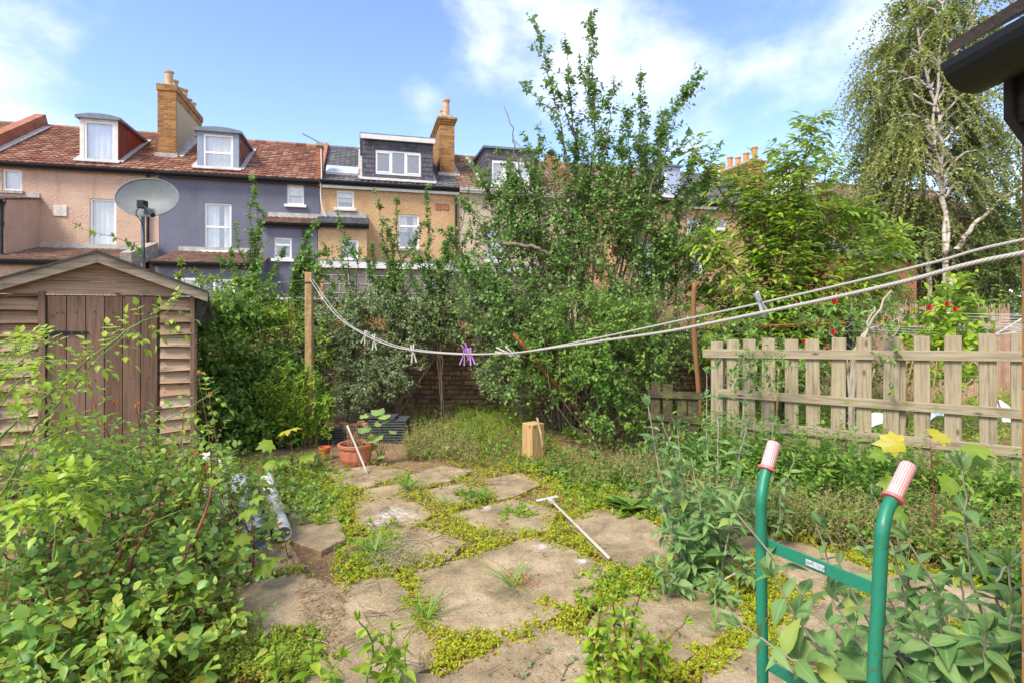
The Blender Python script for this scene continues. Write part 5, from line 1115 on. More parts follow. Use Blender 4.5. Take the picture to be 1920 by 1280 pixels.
T = {
 'tiny': (np.array([(0, 0, 0), (.36, .5, .1), (0, 1, -.05), (-.36, .5, .1)], np.float32), [(0, 1, 2), (0, 2, 3)], np.array([0, 1, 0, 1], np.float32)),
 'round': leaf_tpl([(.18, .25), (.45, .38), (.75, .27)], .1, -.12),
 'ovate': leaf_tpl([(.14, .2), (.4, .31), (.72, .17)], .14, -.2),
 'small': leaf_tpl([(.4, .33)], .14, -.1),
 'lance': leaf_tpl([(.15, .1), (.42, .155), (.72, .09)], .16, -.3),
 'lance_s': leaf_tpl([(.4, .15)], .16, -.2),
 'broadlance': leaf_tpl([(.1, .11), (.26, .2), (.48, .23), (.72, .14), (.88, .06)], .2, -.38, .01),
 'elder': leaf_tpl([(.15, .13), (.42, .215), (.74, .13)], .14, -.22),
 'blade': leaf_tpl([(.3, .028), (.6, .025), (.85, .014)], .2, -.55),
 'maple': star_tpl([.5, .62, .86, .62, 1.02, .72, .98, .82, 1.22, .82, .98, .72, 1.02, .62, .86, .62, .5], .06),
 'mallow': star_tpl([.6, .9, .85, .98, .85, 1.0, .85, .98, .85, .9, .6, .15], .08),
 'clover': star_tpl([.9, 1, .35, .95, 1.0, .35, 1, .9, .3]),
}
def nrm(a): return a / np.maximum(np.linalg.norm(a, axis=-1, keepdims=True), 1e-9)
def W(px, py, d): return np.array([(px - 960) / F * d, d, HC + (HY - py) / F * d])
def rand_unit(n): v = rng.normal(size=(n, 3)); return nrm(v)
def nz0(p): return np.sin(p[:, 0] * 5.1 + 1) * np.sin(p[:, 2] * 4.7) + .5 * np.sin(p[:, 0] * 11 + p[:, 2] * 9)
class Leaves:
    def __init__(s): s.d = {}
    def add(s, key, pos, dr, up, size):
        s.d.setdefault(key, []).append((pos, dr, up, np.broadcast_to(size, (len(pos),))))
    def count(s): return sum(len(a[0]) for l in s.d.values() for a in l)
    def build(s, name, m, parent=None, zmin=.008):
        vs, loops, starts, mids = [], [], [], []; base = 0; ls = 0
        for key, lst in s.d.items():
            tv, tf, tm = T[key]
            p = np.concatenate([a[0] for a in lst]); d = nrm(np.concatenate([a[1] for a in lst])); u = np.concatenate([a[2] for a in lst]); sz = np.concatenate([a[3] for a in lst])
            x = nrm(np.cross(d, u)); z = np.cross(x, d); n = len(p)
            wv = rng.uniform(.82, 1.15, n)[:, None, None]
            q = p[:, None, :] + sz[:, None, None] * (x[:, None, :] * tv[None, :, 0:1] * wv + d[:, None, :] * tv[None, :, 1:2] + z[:, None, :] * tv[None, :, 2:3])
            q[..., 2] = np.maximum(q[..., 2], zmin)
            vs.append(q.reshape(-1, 3)); m_ = len(tv); mids.append(np.tile(tm, n))
            fl = np.array([k for f in tf for k in f]); ln = np.array([len(f) for f in tf]); st = np.concatenate([[0], np.cumsum(ln)[:-1]])
            loops.append((fl[None, :] + (base + m_ * np.arange(n))[:, None]).ravel()); starts.append((st[None, :] + (ls + len(fl) * np.arange(n))[:, None]).ravel())
            base += m_ * n; ls += len(fl) * n
        return np_mesh(name, np.concatenate(vs), np.concatenate(loops), np.concatenate(starts), m, parent, np.concatenate(mids))
def np_mesh(name, v, loops, starts, m, parent, mid=None):
    me = bpy.data.meshes.new(name); me.vertices.add(len(v)); me.vertices.foreach_set('co', v.astype(np.float32).ravel())
    me.loops.add(len(loops)); me.loops.foreach_set('vertex_index', loops.astype(np.int32)); me.polygons.add(len(starts)); me.polygons.foreach_set('loop_start', starts.astype(np.int32))
    if mid is not None: a = me.attributes.new('mid', 'FLOAT', 'POINT'); a.data.foreach_set('value', mid.astype(np.float32))
    me.update(calc_edges=True); return link_mesh(name, me, m, parent)
class Stems:
    """many tapering stems in one vectorised mesh"""
    def __init__(s): s.g = []
    def add(s, pts, r0, r1, n=3):     # pts (k, S, 3)
        k, S = pts.shape[:2]; t = np.gradient(pts, axis=1); t = nrm(t); ref = np.array([.21, .33, .12]) + np.zeros_like(t); x = nrm(np.cross(t, ref)); y = np.cross(t, x)
        r = (np.broadcast_to(r0, (k,))[:, None] * (1 - np.linspace(0, 1, S)) + np.broadcast_to(r1, (k,))[:, None] * np.linspace(0, 1, S))[:, :, None, None]
        a = np.linspace(0, 2 * np.pi, n, endpoint=False); q = pts[:, :, None, :] + r * (x[:, :, None, :] * np.cos(a)[None, None, :, None] + y[:, :, None, :] * np.sin(a)[None, None, :, None])
        f = []
        for i in range(S - 1):
            for j in range(n): jj = (j + 1) % n; f += [i * n + j, i * n + jj, (i + 1) * n + jj, (i + 1) * n + j]
        s.g.append((q.reshape(-1, 3), np.array(f), S * n, k))
    def build(s, name, m, parent=None):
        vs, lo = [], []; base = 0
        for v, f, m_, k in s.g: vs.append(v); lo.append((f[None, :] + (base + m_ * np.arange(k))[:, None]).ravel()); base += m_ * k
        v = np.concatenate(vs); l = np.concatenate(lo); v[:, 2] = np.maximum(v[:, 2], -.02)
        return np_mesh(name, v, l, np.arange(0, len(l), 4), m, parent)
class Plant:
    def __init__(s, name, label, cat, lm, sm, group=None, base=(0, 0, 0), leaf_part='foliage', stem_part='stems'):
        s.root = empty(name, base, 0, label, cat, group); s.o = np.array(base, float); s.L = Leaves(); s.S = Stems(); s.lm, s.sm = lm, sm; s.lp, s.sp = leaf_part, stem_part
    def limb(s, pts, r0, r1, n=6, sides=6, wob=0.0):
        c = np.array([tuple(p) for p in smooth_curve([Vector(tuple(p)) for p in pts], n)])
        if wob: c[1:-1] += rng.normal(size=(len(c) - 2, 3)) * wob
        s.S.add(c[None] - s.o, r0, r1, sides); return c
    def twigs(s, p0, d0, L, k, size, leaf='small', droop=.15, r=.003, lsp=.9, t0=.12, upw=.8, st=5, sides=3, jit=.35, tipcl=0, wob=.06, szvar=.25, stems=True, pair=False):
        """n shoots from p0 along d0, each with k leaves set round it"""
        n = len(p0); 
        if n == 0: return np.zeros((0, 5, 3))
        d0 = nrm(np.asarray(d0, float)); L = np.broadcast_to(L, (n,)); t = np.linspace(0, 1, st); side = nrm(np.cross(d0, rand_unit(n)))
        P_ = p0[:, None, :] + d0[:, None, :] * (t[None, :, None] * L[:, None, None]) + np.array([0, 0, -1.0])[None, None, :] * (droop * L)[:, None, None] * (t ** 2)[None, :, None] + side[:, None, :] * (np.sin(t * 3.1 + rng.uniform(0, 3, n)[:, None]) * wob * L[:, None])[:, :, None] * t[None, :, None]
        if stems: s.S.add(P_ - s.o, r, r * .35, sides)
        tl = t0 + (1 - t0) * (np.arange(k) + .5) / k if not tipcl else t0 + (1 - t0) * ((np.arange(k) + .5) / k) ** tipcl
        tl = np.clip(tl[None, :] + rng.normal(size=(n, k)) * .25 / k, 0, 1); f = tl * (st - 1); i = np.minimum(f.astype(int), st - 2); w_ = (f - i)[..., None]; ii = np.arange(n)[:, None]
        pos = P_[ii, i] * (1 - w_) + P_[ii, i + 1] * w_; tan = nrm(P_[ii, i + 1] - P_[ii, i])
        e1 = nrm(np.cross(tan, np.array([.3, .2, 1.0]))); e2 = np.cross(tan, e1)
        if pair: az = (np.arange(k) // 2 * 1.57 + (np.arange(k) % 2) * np.pi)[None, :] + rng.uniform(0, 6.28, (n, 1)) + rng.normal(size=(n, k)) * .2
        else: az = (np.arange(k) * 2.4)[None, :] + rng.uniform(0, 6.28, (n, 1)) + rng.normal(size=(n, k)) * .4
        rad = e1 * np.cos(az)[..., None] + e2 * np.sin(az)[..., None]
        d = nrm(tan * (1 - lsp * .5) + rad * lsp + rng.normal(size=(n, k, 3)) * jit * .5); d[..., 2] -= .1
        up = np.array([0, 0, 1.0]) * upw + tan * .35 + rng.normal(size=(n, k, 3)) * jit
        sz = size * (1 + rng.uniform(-szvar, szvar, (n, k))) * (1 - .35 * tl ** 3)
        s.L.add(leaf, pos.reshape(-1, 3) - s.o, d.reshape(-1, 3), up.reshape(-1, 3), sz.ravel()); return P_
    def along(s, c, n, Lr, k, size, ang=.8, t0=.1, t1=1.0, upb=.35, **kw):
        """side shoots off a limb polyline"""
        t = rng.uniform(t0, t1, n) * (len(c) - 1); i = np.minimum(t.astype(int), len(c) - 2); w_ = (t - i)[:, None]; p = c[i] * (1 - w_) + c[i + 1] * w_; tan = nrm(c[i + 1] - c[i])
        rad = nrm(np.cross(tan, rand_unit(n))); d = tan * math.cos(ang) + rad * math.sin(ang) + np.array([0, 0, upb]); L = rng.uniform(*Lr, n) * (1.45 - 1.05 * (t / len(c))); return s.twigs(p, d, L, k, size, **kw)
    def leafy(s, c, k, size, **kw):
        """leaves straight on the limb itself"""
        c = np.asarray(c); seg = [c[int(a):int(a) + 1] for a in ()]
        n = len(c) - 1; t = np.sort(rng.uniform(kw.pop('a', .1), 1, k)) * n; i = np.minimum(t.astype(int), n - 1); w_ = (t - i)[:, None]; p = c[i] * (1 - w_) + c[i + 1] * w_; tan = nrm(c[i + 1] - c[i]); e1 = nrm(np.cross(tan, np.array([.3, .2, 1.0]))); e2 = np.cross(tan, e1); az = np.arange(k) * 2.4
        rad = e1 * np.cos(az)[:, None] + e2 * np.sin(az)[:, None]; d = tan * .5 + rad; up = np.array([0, 0, .8]) + tan * .4 + rng.normal(size=(k, 3)) * .3
        s.L.add(kw.get('leaf', 'small'), p - s.o, d, up, size * rng.uniform(.75, 1.2, k) * (1 - .4 * (t / n) ** 4))
    def blob(s, c, rad, n, Lr, k, size, shell=.55, upb=.35, holes=.0, hs=2.2, out=1.0, zmin=.02, **kw):
        """n leafy shoots through an ellipsoid, pointing outwards"""
        v = rand_unit(n); q = rng.uniform(shell ** 3, 1, n) ** (1 / 3); p = np.asarray(c) + v * q[:, None] * np.asarray(rad)
        if holes:
            h = np.sin(p[:, 0] * hs * 2.1 + 1.3) * np.sin(p[:, 2] * hs * 1.9 + p[:, 1]) + .6 * np.sin(p[:, 0] * hs * 4.7 + p[:, 2] * hs * 3.9); keep = h > -1.2 + holes * 1.6; p, v = p[keep], v[keep]
        ok = p[:, 2] > zmin; p, v = p[ok], v[ok]; d = v * out + np.array([0, 0, upb]) + rng.normal(size=(len(p), 3)) * .45; L = rng.uniform(*Lr, len(p)); return s.twigs(p - nrm(d) * L[:, None] * .4, d, L, k, size, **kw)
    def compound(s, p, d, L, pairs, size, leaf='ovate', droop=.3, r=.0015, up=None):
        """pinnate leaves: a stalk with paired leaflets and one at its end"""
        n = len(p); d = nrm(np.asarray(d, float)); st = 5; t = np.linspace(0, 1, st); L = np.broadcast_to(L, (n,))
        P_ = p[:, None, :] + d[:, None, :] * (t[None, :, None] * L[:, None, None]) + np.array([0, 0, -1.0]) * ((droop * L)[:, None] * t ** 2)[:, :, None]
        s.S.add(P_ - s.o, r, r * .5, 3); upv = np.array([0, 0, 1.0]) + rng.normal(size=(n, 3)) * .2
        for i in range(pairs + 1):
            tt = (.35 + .6 * i / max(1, pairs)) if i < pairs else 1.0; f = tt * (st - 1); a = min(int(f), st - 2); w_ = f - a; pos = P_[:, a] * (1 - w_) + P_[:, a + 1] * w_; tan = nrm(P_[:, a + 1] - P_[:, a]); sd = nrm(np.cross(tan, upv))
            if i == pairs: s.L.add(leaf, pos - s.o, tan + rng.normal(size=(n, 3)) * .1, upv, size * rng.uniform(.9, 1.2, n))
            else:
                for sg in (-1, 1): s.L.add(leaf, pos - s.o, tan * .6 + sd * sg + rng.normal(size=(n, 3)) * .15 + np.array([0, 0, -.12]), upv + rng.normal(size=(n, 3)) * .25, size * rng.uniform(.75, 1.05, n) * (.75 + .3 * i / pairs))
    def done(s):
        if s.S.g: s.S.build(s.sp, s.sm, s.root)
        if s.L.d: s.L.build(s.lp, s.lm, s.root)
        return s.root
# materials for leaves and stems
LM = {
 'plum': leaf_mat('plum_leaf', [(.085, .19, .03), (.14, .28, .045), (.21, .37, .07), (.11, .23, .045)], .25, .45, accent=((.28, .30, .06), .02)),
 'plumgrey': leaf_mat('dusty_leaf', [(.15, .21, .085), (.21, .29, .12), (.29, .37, .17), (.16, .23, .09)], .25, .55, accent=((.25, .3, .08), .04)),
 'bright': leaf_mat('fresh_leaf', [(0.132, 0.246, 0.0156), (0.248, 0.383, 0.0274), (0.365, 0.492, 0.0391)], .35, .45, accent=((.38, .42, .07), .06)),
 'mid': leaf_mat('mid_green_leaf', [(.07, .16, .022), (.135, .27, .034), (.23, .38, .05)], .3, .45, accent=((.25, .34, .06), .08)),
 'elder': leaf_mat('elder_leaf', [(.10, .19, .02), (.18, .32, .03), (.28, .44, .035), (.40, .52, .05)], .35, .4, accent=((.42, .40, .06), .05)),
 'birch': leaf_mat('birch_leaf', [(.10, .15, .022), (.17, .235, .035), (.26, .32, .05), (.34, .36, .075)], .3, .5, pscale=.6),
 'dark': leaf_mat('dark_tree_leaf', [(.06, .11, .02), (.10, .16, .03), (.15, .22, .045)], .2, .5, pscale=.5),
 'rose': leaf_mat('rose_leaf', [(.075, .17, .035), (.13, .27, .045), (.22, .38, .065), (.33, .46, .06)], .3, .38, accent=((.34, .36, .05), .05), vein=(.25, .34, .12)),
 'briar': leaf_mat('briar_leaf', [(0.2, 0.33, 0.025), (0.3, 0.44, 0.03), (0.4, 0.52, 0.06)], .4, .4, vein=(.4, .5, .14)),
 'bud': leaf_mat('buddleia_leaf', [(.11, .22, .06), (.17, .30, .09), (.25, .38, .13)], .3, .6, vein=(.32, .4, .2), accent=((.3, .38, .08), .05)),
 'budsilver': leaf_mat('silvery_buddleia_leaf', [(0.146, 0.205, 0.0723), (0.22, 0.281, 0.111), (0.317, 0.367, 0.17)], .3, .6, vein=(.4, .46, .3)),
 'yg': leaf_mat('yellow_green_cover', [(.30, .36, .02), (.44, .50, .025), (.55, .57, .035), (.36, .43, .03)], .35, .55, accent=((.38, .12, .03), .10), patch=.4, pscale=5),
 'cover': leaf_mat('weed_leaf', [(0.12, 0.199, 0.019), (0.222, 0.316, 0.0286), (0.384, 0.432, 0.0381)], .3, .55, accent=((.32, .14, .05), .06), pscale=3),
 'brownweed': leaf_mat('seeding_weed_leaf', [(.12, .19, .03), (.20, .27, .04), (.30, .32, .07), (.38, .30, .11)], .3, .7, accent=((.32, .16, .08), .12), pscale=3),
 'grass': leaf_mat('grass_blade', [(.13, .26, .03), (.2, .36, .05), (.3, .4, .09)], .35, .5),
 'redtip': leaf_mat('red_young_leaf', [(.5, .10, .025), (.6, .2, .05), (.42, .2, .05)], .35, .4),
 'maple': leaf_mat('maple_leaf', [(.14, .27, .03), (.22, .34, .03), (.42, .42, .03)], .35, .45, vein=(.35, .4, .1)),
 'mapley': leaf_mat('yellow_maple_leaf', [(.5, .42, .03), (.55, .5, .04), (.35, .4, .03)], .4, .45, vein=(.6, .55, .2)),
 'mallow': leaf_mat('mallow_leaf', [(.12, .25, .06), (.19, .33, .09), (.3, .42, .08)], .35, .5, vein=(.35, .45, .15)),
 'dead': leaf_mat('dead_leaf', [(.22, .12, .05), (.34, .2, .09), (.16, .08, .04)], .15, .8),
}
SM = {
 'twig': plain('brown_twig', (.13, .085, .055), .8, var=.35, scale=14), 'greytwig': plain('grey_bark', (.20, .15, .11), .85, var=.4, scale=18, bump=.5),
 'green': plain('green_stem', (.16, .24, .05), .6, var=.3), 'redstem': plain('red_brown_stem', (.20, .06, .035), .6, var=.4, scale=12), 'silver': plain('silvery_stem', (.38, .33, .25), .7, var=.25), 'straw': plain('dry_straw', (.46, .37, .24), .8, var=.3), 'darkbark': plain('dark_bark', (.05, .038, .03), .9, var=.5, scale=10, bump=.6),
}
def birch_bark():
    m, nt, N, L, b = mat('birch_bark'); t = N.new('ShaderNodeTexCoord'); mp = N.new('ShaderNodeMapping'); mp.inputs['Scale'].default_value = (3, 3, 9); L.new(t.outputs['Object'], mp.inputs[0])
    n = N.new('ShaderNodeTexNoise'); n.inputs['Scale'].default_value = 1; n.inputs['Detail'].default_value = 6; L.new(mp.outputs[0], n.inputs[0]); r = ramp(N, [(.38, (.07, .05, .04)), (.47, (.46, .39, .32)), (.7, (.62, .56, .5))]); L.new(n.outputs['Fac'], r.inputs[0]); L.new(r.outputs[0], b.inputs['Base Color']); b.inputs['Roughness'].default_value = .8; return m
SM['birch'] = birch_bark()

# ---- tall plum shrub in the middle, its long shoots against the sky
b0 = np.array([.75, 7.9, 0])
pl = Plant('plum_shrub', 'tall plum shrub with long leafy shoots against the sky, centre right', 'shrub', LM['plum'], SM['greytwig'], base=tuple(b0))
def shoot(P_, base, via, tip, r0=.02, n=34, size=.06, Lr=(.12, .5), k=9, **kw):
    kw.setdefault('leaf', 'ovate' if size > .055 else 'small'); size *= 1.2; n = int(n * 1.35)
    c = P_.limb([base] + list(via) + [tip], r0, .003, 7, 5, .016); P_.along(c, int(n * .85), (Lr[0], Lr[1] * 1.25), k, size, wob=.12, t0=kw.pop('t0', .35), **kw); P_.leafy(c, int(n * .8), size, a=.4, leaf=kw.get('leaf'))
    tot = np.linalg.norm(c[-1] - c[0])
    for q in range(3 if n > 30 else 1):      # forks
        i = int(rng.uniform(.4, .85) * (len(c) - 2)); rest = np.linalg.norm(c[-1] - c[i]); tn = nrm(c[i + 1] - c[i]); sd_ = nrm(np.cross(tn, rand_unit(1)[0])); ln = min(rest * rng.uniform(.5, .95), .9); e_ = c[i] + (tn * .8 + sd_ * rng.uniform(.3, .6)) * ln
        f = P_.limb([c[i], (c[i] + e_) / 2 + sd_ * ln * .08, e_], r0 * .4, .002, 6, 4, .006); m_ = max(4, int(n * ln / max(tot, .3))); P_.along(f, m_, (.06, .2), 6, size, t0=.1, **kw); P_.leafy(f, m_ * 2, size, leaf=kw.get('leaf'))
    return c
for (bx_, via, tip, n) in [
    (1075, [(1075, 560), (1062, 330), (1040, 190)], (1000, 42), 52), (1080, [(1090, 560), (1112, 300), (1112, 170)], (1104, 33), 56), (1085, [(1090, 500), (1078, 260)], (1062, 88), 34),
    (1100, [(1120, 480), (1135, 300)], (1152, 150), 36), (1130, [(1160, 500), (1195, 330)], (1205, 145), 52), (1150, [(1190, 520), (1225, 330), (1250, 230)], (1308, 150), 56),
    (1140, [(1170, 560), (1215, 380)], (1272, 205), 36), (1060, [(1030, 560), (985, 420)], (935, 285), 40), (1055, [(1020, 520), (1010, 380)], (990, 262), 40), (1045, [(985, 600), (925, 470)], (868, 372), 40),
    (1040, [(980, 620), (900, 520)], (838, 440), 34), (1045, [(1010, 600), (960, 400)], (955, 300), 34), (1160, [(1215, 560), (1260, 420)], (1300, 300), 34), (1170, [(1235, 600), (1290, 450)], (1345, 270), 34),
    (1080, [(1060, 560), (1045, 420)], (1035, 280), 40), (1110, [(1140, 560), (1170, 430)], (1165, 290), 40), (1120, [(1185, 600), (1240, 500)], (1262, 380), 36), (1070, [(1000, 650), (940, 560)], (900, 480), 36), (1020, [(1010, 470)], (880, 300), 20), (1150, [(1230, 520), (1290, 380)], (1330, 330), 34), (1080, [(1060, 500), (1075, 330)], (1085, 230), 40), (1130, [(1170, 480), (1180, 320)], (1178, 215), 40), (1150, [(1200, 480), (1235, 350)], (1240, 250), 40), (1060, [(1020, 450), (1000, 340)], (1010, 250), 36), (1040, [(960, 500), (920, 380)], (905, 330), 34), (1150, [(1190, 450), (1210, 330)], (1200, 260), 40), (1090, [(1110, 450), (1125, 350)], (1130, 260), 40), (1050, [(1000, 500), (960, 400)], (965, 330), 36), (1160, [(1260, 560), (1310, 480)], (1330, 420), 34)]:
    d0 = 7.9 + rng.uniform(-.35, .5); shoot(pl, b0 + [(bx_ - 1100) / 1050 * 7.9 * .25, rng.uniform(-.1, .1), 0], [W(x, y, d0) for x, y in via], W(*tip, d0 + rng.uniform(-.3, .3)), .024, n, .06, ang=.7)
c = pl.limb([b0, W(1010, 560, 8), W(975, 330, 7.9), W(962, 260, 7.9), W(945, 200, 7.9)], .022, .006, 6, 6, .02); c = pl.limb([W(962, 262, 7.9), W(975, 275, 7.9), W(985, 285, 7.9)], .008, .003)
pl.limb([W(935, 455, 7.4), W(990, 462, 7.4), W(1020, 472, 7.4), W(1062, 500, 7.5)], .028, .02, 6, 6, .01)
for (px, py, d, rx, rz, n, hl) in [(1000, 470, 7.9, .55, .75, 210, .3), (1110, 480, 7.9, .75, .85, 330, .3), (1210, 470, 8.1, .5, .8, 210, .35), (930, 560, 7.7, .6, .55, 200, .2), (1080, 610, 7.6, .95, .6, 420, .1), (1220, 620, 7.5, .7, .6, 300, .15), (980, 690, 7.4, .5, .5, 150, .1), (1060, 400, 8.0, .6, .6, 120, .35), (1170, 380, 8.0, .6, .6, 130, .35), (960, 420, 8.0, .5, .5, 90, .4), (1260, 460, 8.0, .45, .5, 110, .35)]:
    pl.blob(W(px, py, d), (rx, .6, rz), int(n * 1.75), (.25, .6), 9, .06, leaf='small', wob=.12, holes=hl + .12, upb=.7, shell=.2)
for k in range(14): c = pl.limb([b0 + rng.normal(size=3) * [.25, .12, 0], W(960 + 22 * k + rng.normal() * 12, 640, 7.7), W(950 + 26 * k, 500 + rng.normal() * 30, 7.8)], .017, .006, 5, 5, .02)
pl.done()
# ---- bright bushy shrub in front of it
q = Plant('privet_bush', 'dense bush with oval glossy leaves reaching the ground in front of the plum shrub', 'bush', LM['mid'], SM['twig'], base=(1.1, 6.6, 0))
for (px, py, d, rx, rz, n) in [(1130, 680, 6.5, .34, .5, 200), (1090, 590, 6.9, .5, .3, 110), (1170, 600, 6.9, .4, .3, 110), (1150, 770, 6.5, .32, .25, 90), (1205, 690, 6.7, .28, .4, 60), (1000, 660, 7.1, .3, .35, 60), (1050, 700, 6.9, .25, .4, 60)]:
    q.blob(W(px, py, d), (rx, .42, rz), int(n * 1.4), (.14, .3), 8, .058, leaf='ovate', upb=.4, holes=.3, hs=3.5, shell=.45)
for k in range(9): q.limb([(1.1 + rng.normal() * .1, 6.7, 0), W(1040 + 22 * k, 760, 6.7), W(1020 + 26 * k, 640 + rng.normal() * 30, 6.7)], .014, .004, 5, 5, .015)
q.done()
# ---- leafy suckers rising left of centre
for i, (px, top, mid_, d, n, lab) in enumerate([(482, 335, 475, 8.0, 70, 'slender leafy sapling rising against the slate blue house, leftmost of the saplings'), (596, 420, 560, 8.1, 60, 'bushy sapling whose shoots cross the party pier between the blue and ochre houses'), (720, 362, 735, 8.3, 60, 'straight leafy sapling in front of the ochre house left of its tall window'),
     (775, 372, 768, 8.3, 40, 'thin sapling passing in front of the tall window of the ochre house'), (830, 345, 820, 8.2, 70, 'sapling with two leaning shoots at the right end of the ochre house'), (652, 400, 665, 8.3, 34, 'short thin sapling below the small upper window of the ochre house')]):
    b_ = np.array([(px - 960) / F * d, d, 0]); s_ = Plant('plum_sapling', lab, 'sapling', LM['plum'], SM['twig'], 'saplings along the brick wall', tuple(b_))
    for j in range({0: 3, 1: 5, 2: 3, 3: 1, 4: 4, 5: 2}[i]):
        o = rng.normal() * 16 + (j - 1) * 12; t_ = top + abs(rng.normal()) * 60 * (j > 0) + 25 * j
        if i == 4 and j < 2: o = (-30, 50)[j]; t_ = (352, 360)[j]
        if i == 4 and j == 0: o = -28
        shoot(s_, b_, [W(mid_ + o * .2, 600, d), W(mid_ + o * .5, 500, d)], W(px + o, t_, d), .014, n // (1 + (j > 0)), .052, (.08, .24), 6, ang=.6, leaf='small')
    s_.blob(W(mid_, 590, d), (.35, .3, .35), 60, (.15, .4), 8, .048, leaf='small', upb=.7); s_.done()
# ---- dusty shrubs over the wall
for (cs, lab, trunk) in [([(640, 600, 8.2, .6, .4, 260), (560, 640, 8.2, .6, .5, 300), (620, 700, 8.1, .5, .4, 220), (700, 580, 8.3, .5, .3, 180), (690, 655, 8.2, .45, .35, 150)], 'dusty grey green shrub spreading over the brick wall around the clothes post', (600, 800)),
                         ([(770, 620, 8.4, .5, .32, 220), (740, 690, 8.0, .4, .25, 130), (810, 580, 8.4, .45, .25, 170), (700, 720, 7.8, .3, .22, 80), (860, 610, 8.4, .4, .3, 120), (655, 745, 7.9, .3, .2, 70)], 'small grey green tree with a forked trunk in front of the bare brick wall', (742, 790)),
                         ([(910, 600, 8.1, .5, .35, 220), (950, 690, 7.9, .4, .4, 190), (900, 540, 8.2, .4, .3, 120), (980, 620, 7.8, .4, .4, 160)], 'grey green shrub hanging over the right end of the bare brick wall', (985, 800))]:
    tx, ty = trunk; g0 = G(tx, ty); s_ = Plant('wall_shrub', lab, 'shrub', LM['plumgrey'], SM['greytwig'], 'dusty shrubs along the brick wall', tuple(g0))
    for (px, py, d, rx, rz, n) in cs:
        s_.blob(W(px, py, d), (rx, .45, rz), int(n * 1.5), (.16, .36), 10, .05, leaf='small', upb=.35, holes=.15, shell=.35)
        s_.limb([tuple(g0), W((tx * 2 + px) / 3, (ty + py) / 2 + 20, g0.y), W(px, py, d)], .035, .008, 6, 6, .01)
    s_.done()
# ---- green thicket left of the post
s_ = Plant('bramble_thicket', 'bright green bramble and nettle thicket between the shed and the clothes post', 'thicket', LM['mid'], SM['green'], base=(-3.2, 7.2, 0))
for (px, py, d, rx, rz, n) in [(420, 600, 7.4, .45, .35, 200), (400, 680, 7.0, .4, .45, 240), (470, 580, 7.8, .5, .35, 180), (450, 720, 7.3, .5, .45, 300), (520, 700, 7.6, .45, .4, 200), (430, 820, 6.7, .45, .35, 220), (500, 800, 6.9, .45, .3, 200), (390, 770, 6.5, .3, .4, 170), (560, 760, 7.4, .4, .3, 150)]:
    s_.blob(W(px, py, d), (rx, .4, rz), n, (.2, .5), 9, .07, leaf='ovate', upb=.6, shell=.3)
for k in range(24): a = W(370 + rng.uniform(0, 200), 600 + rng.uniform(-30, 120), 7.2); s_.limb([a, a + [rng.normal() * .2, 0, .3], a + [rng.normal() * .4, 0, .45]], .004, .002, 5, 3)
s_.done()
s_ = Plant('ivy_bush', 'yellow green leafy climber above the right eave of the shed', 'climber', LM['bright'], SM['green'], base=(-3.6, 7.8, 0))
for (px, py, d, rx, rz, n) in [(420, 590, 7.9, .3, .25, 80), (455, 560, 7.9, .3, .3, 60), (400, 560, 7.8, .16, .35, 30), (520, 600, 7.7, .3, .2, 60), (590, 640, 7.5, .2, .3, 30)]: s_.blob(W(px, py, d), (rx, .25, rz), n, (.2, .5), 8, .055, leaf='ovate', upb=.8)
for x, y in ((340, 490), (365, 500), (410, 480), (430, 520), (468, 500), (385, 520)): shoot(s_, np.array(W(x + 30, 640, 7.8)), [W(x + 10, 570, 7.8)], W(x, y, 7.8), .008, 8, .05, (.06, .15), 4, leaf='ovate')
s_.done()
for x0, lab in ((545, 'tall feathery weed with narrow leaves left of the clothes post foot'), (592, 'tall feathery weed with narrow leaves right against the clothes post foot'), (515, 'narrow leaved weed, shorter than the two feathery weeds beside it')):
    s_ = Plant('willowherb', lab, 'weed', LM['bright'], SM['green'], 'narrow leaved weeds by the clothes post', tuple(G(x0, 838)))
    for k in range(7):
        b_ = np.array(G(x0 + rng.uniform(-25, 25), 838)); t_ = b_ + [rng.normal() * .12, 0, rng.uniform(.6, 1.0)]; c = s_.limb([b_, (b_ + t_) / 2 + rng.normal(size=3) * .03, t_], .005, .002, 5, 4); s_.along(c, 16, (.08, .2), 6, .07, t0=.1, leaf='lance'); s_.leafy(c, 26, .08, leaf='lance')
    s_.done()
# ---- creeper on the dish pole
s_ = Plant('creeper', 'thin heart-leaved creeper reaching left from the satellite dish pole', 'climber', LM['plum'], SM['twig'], base=(-4.8, 7.3, 0))
for pts, n in (([(272, 500), (262, 470), (215, 445), (170, 435), (125, 412)], 26), ([(272, 500), (255, 470), (236, 455), (250, 462)], 16), ([(268, 500), (262, 475), (258, 462)], 10)):
    c = s_.limb([W(x, y, 7.3) for x, y in pts], .006, .002, 6, 4); s_.leafy(c, n, .075, leaf='ovate', a=.1)
c = s_.limb([(-4.75, 7.3, 0), W(270, 600, 7.3), W(272, 500, 7.3)], .01, .006); s_.done()
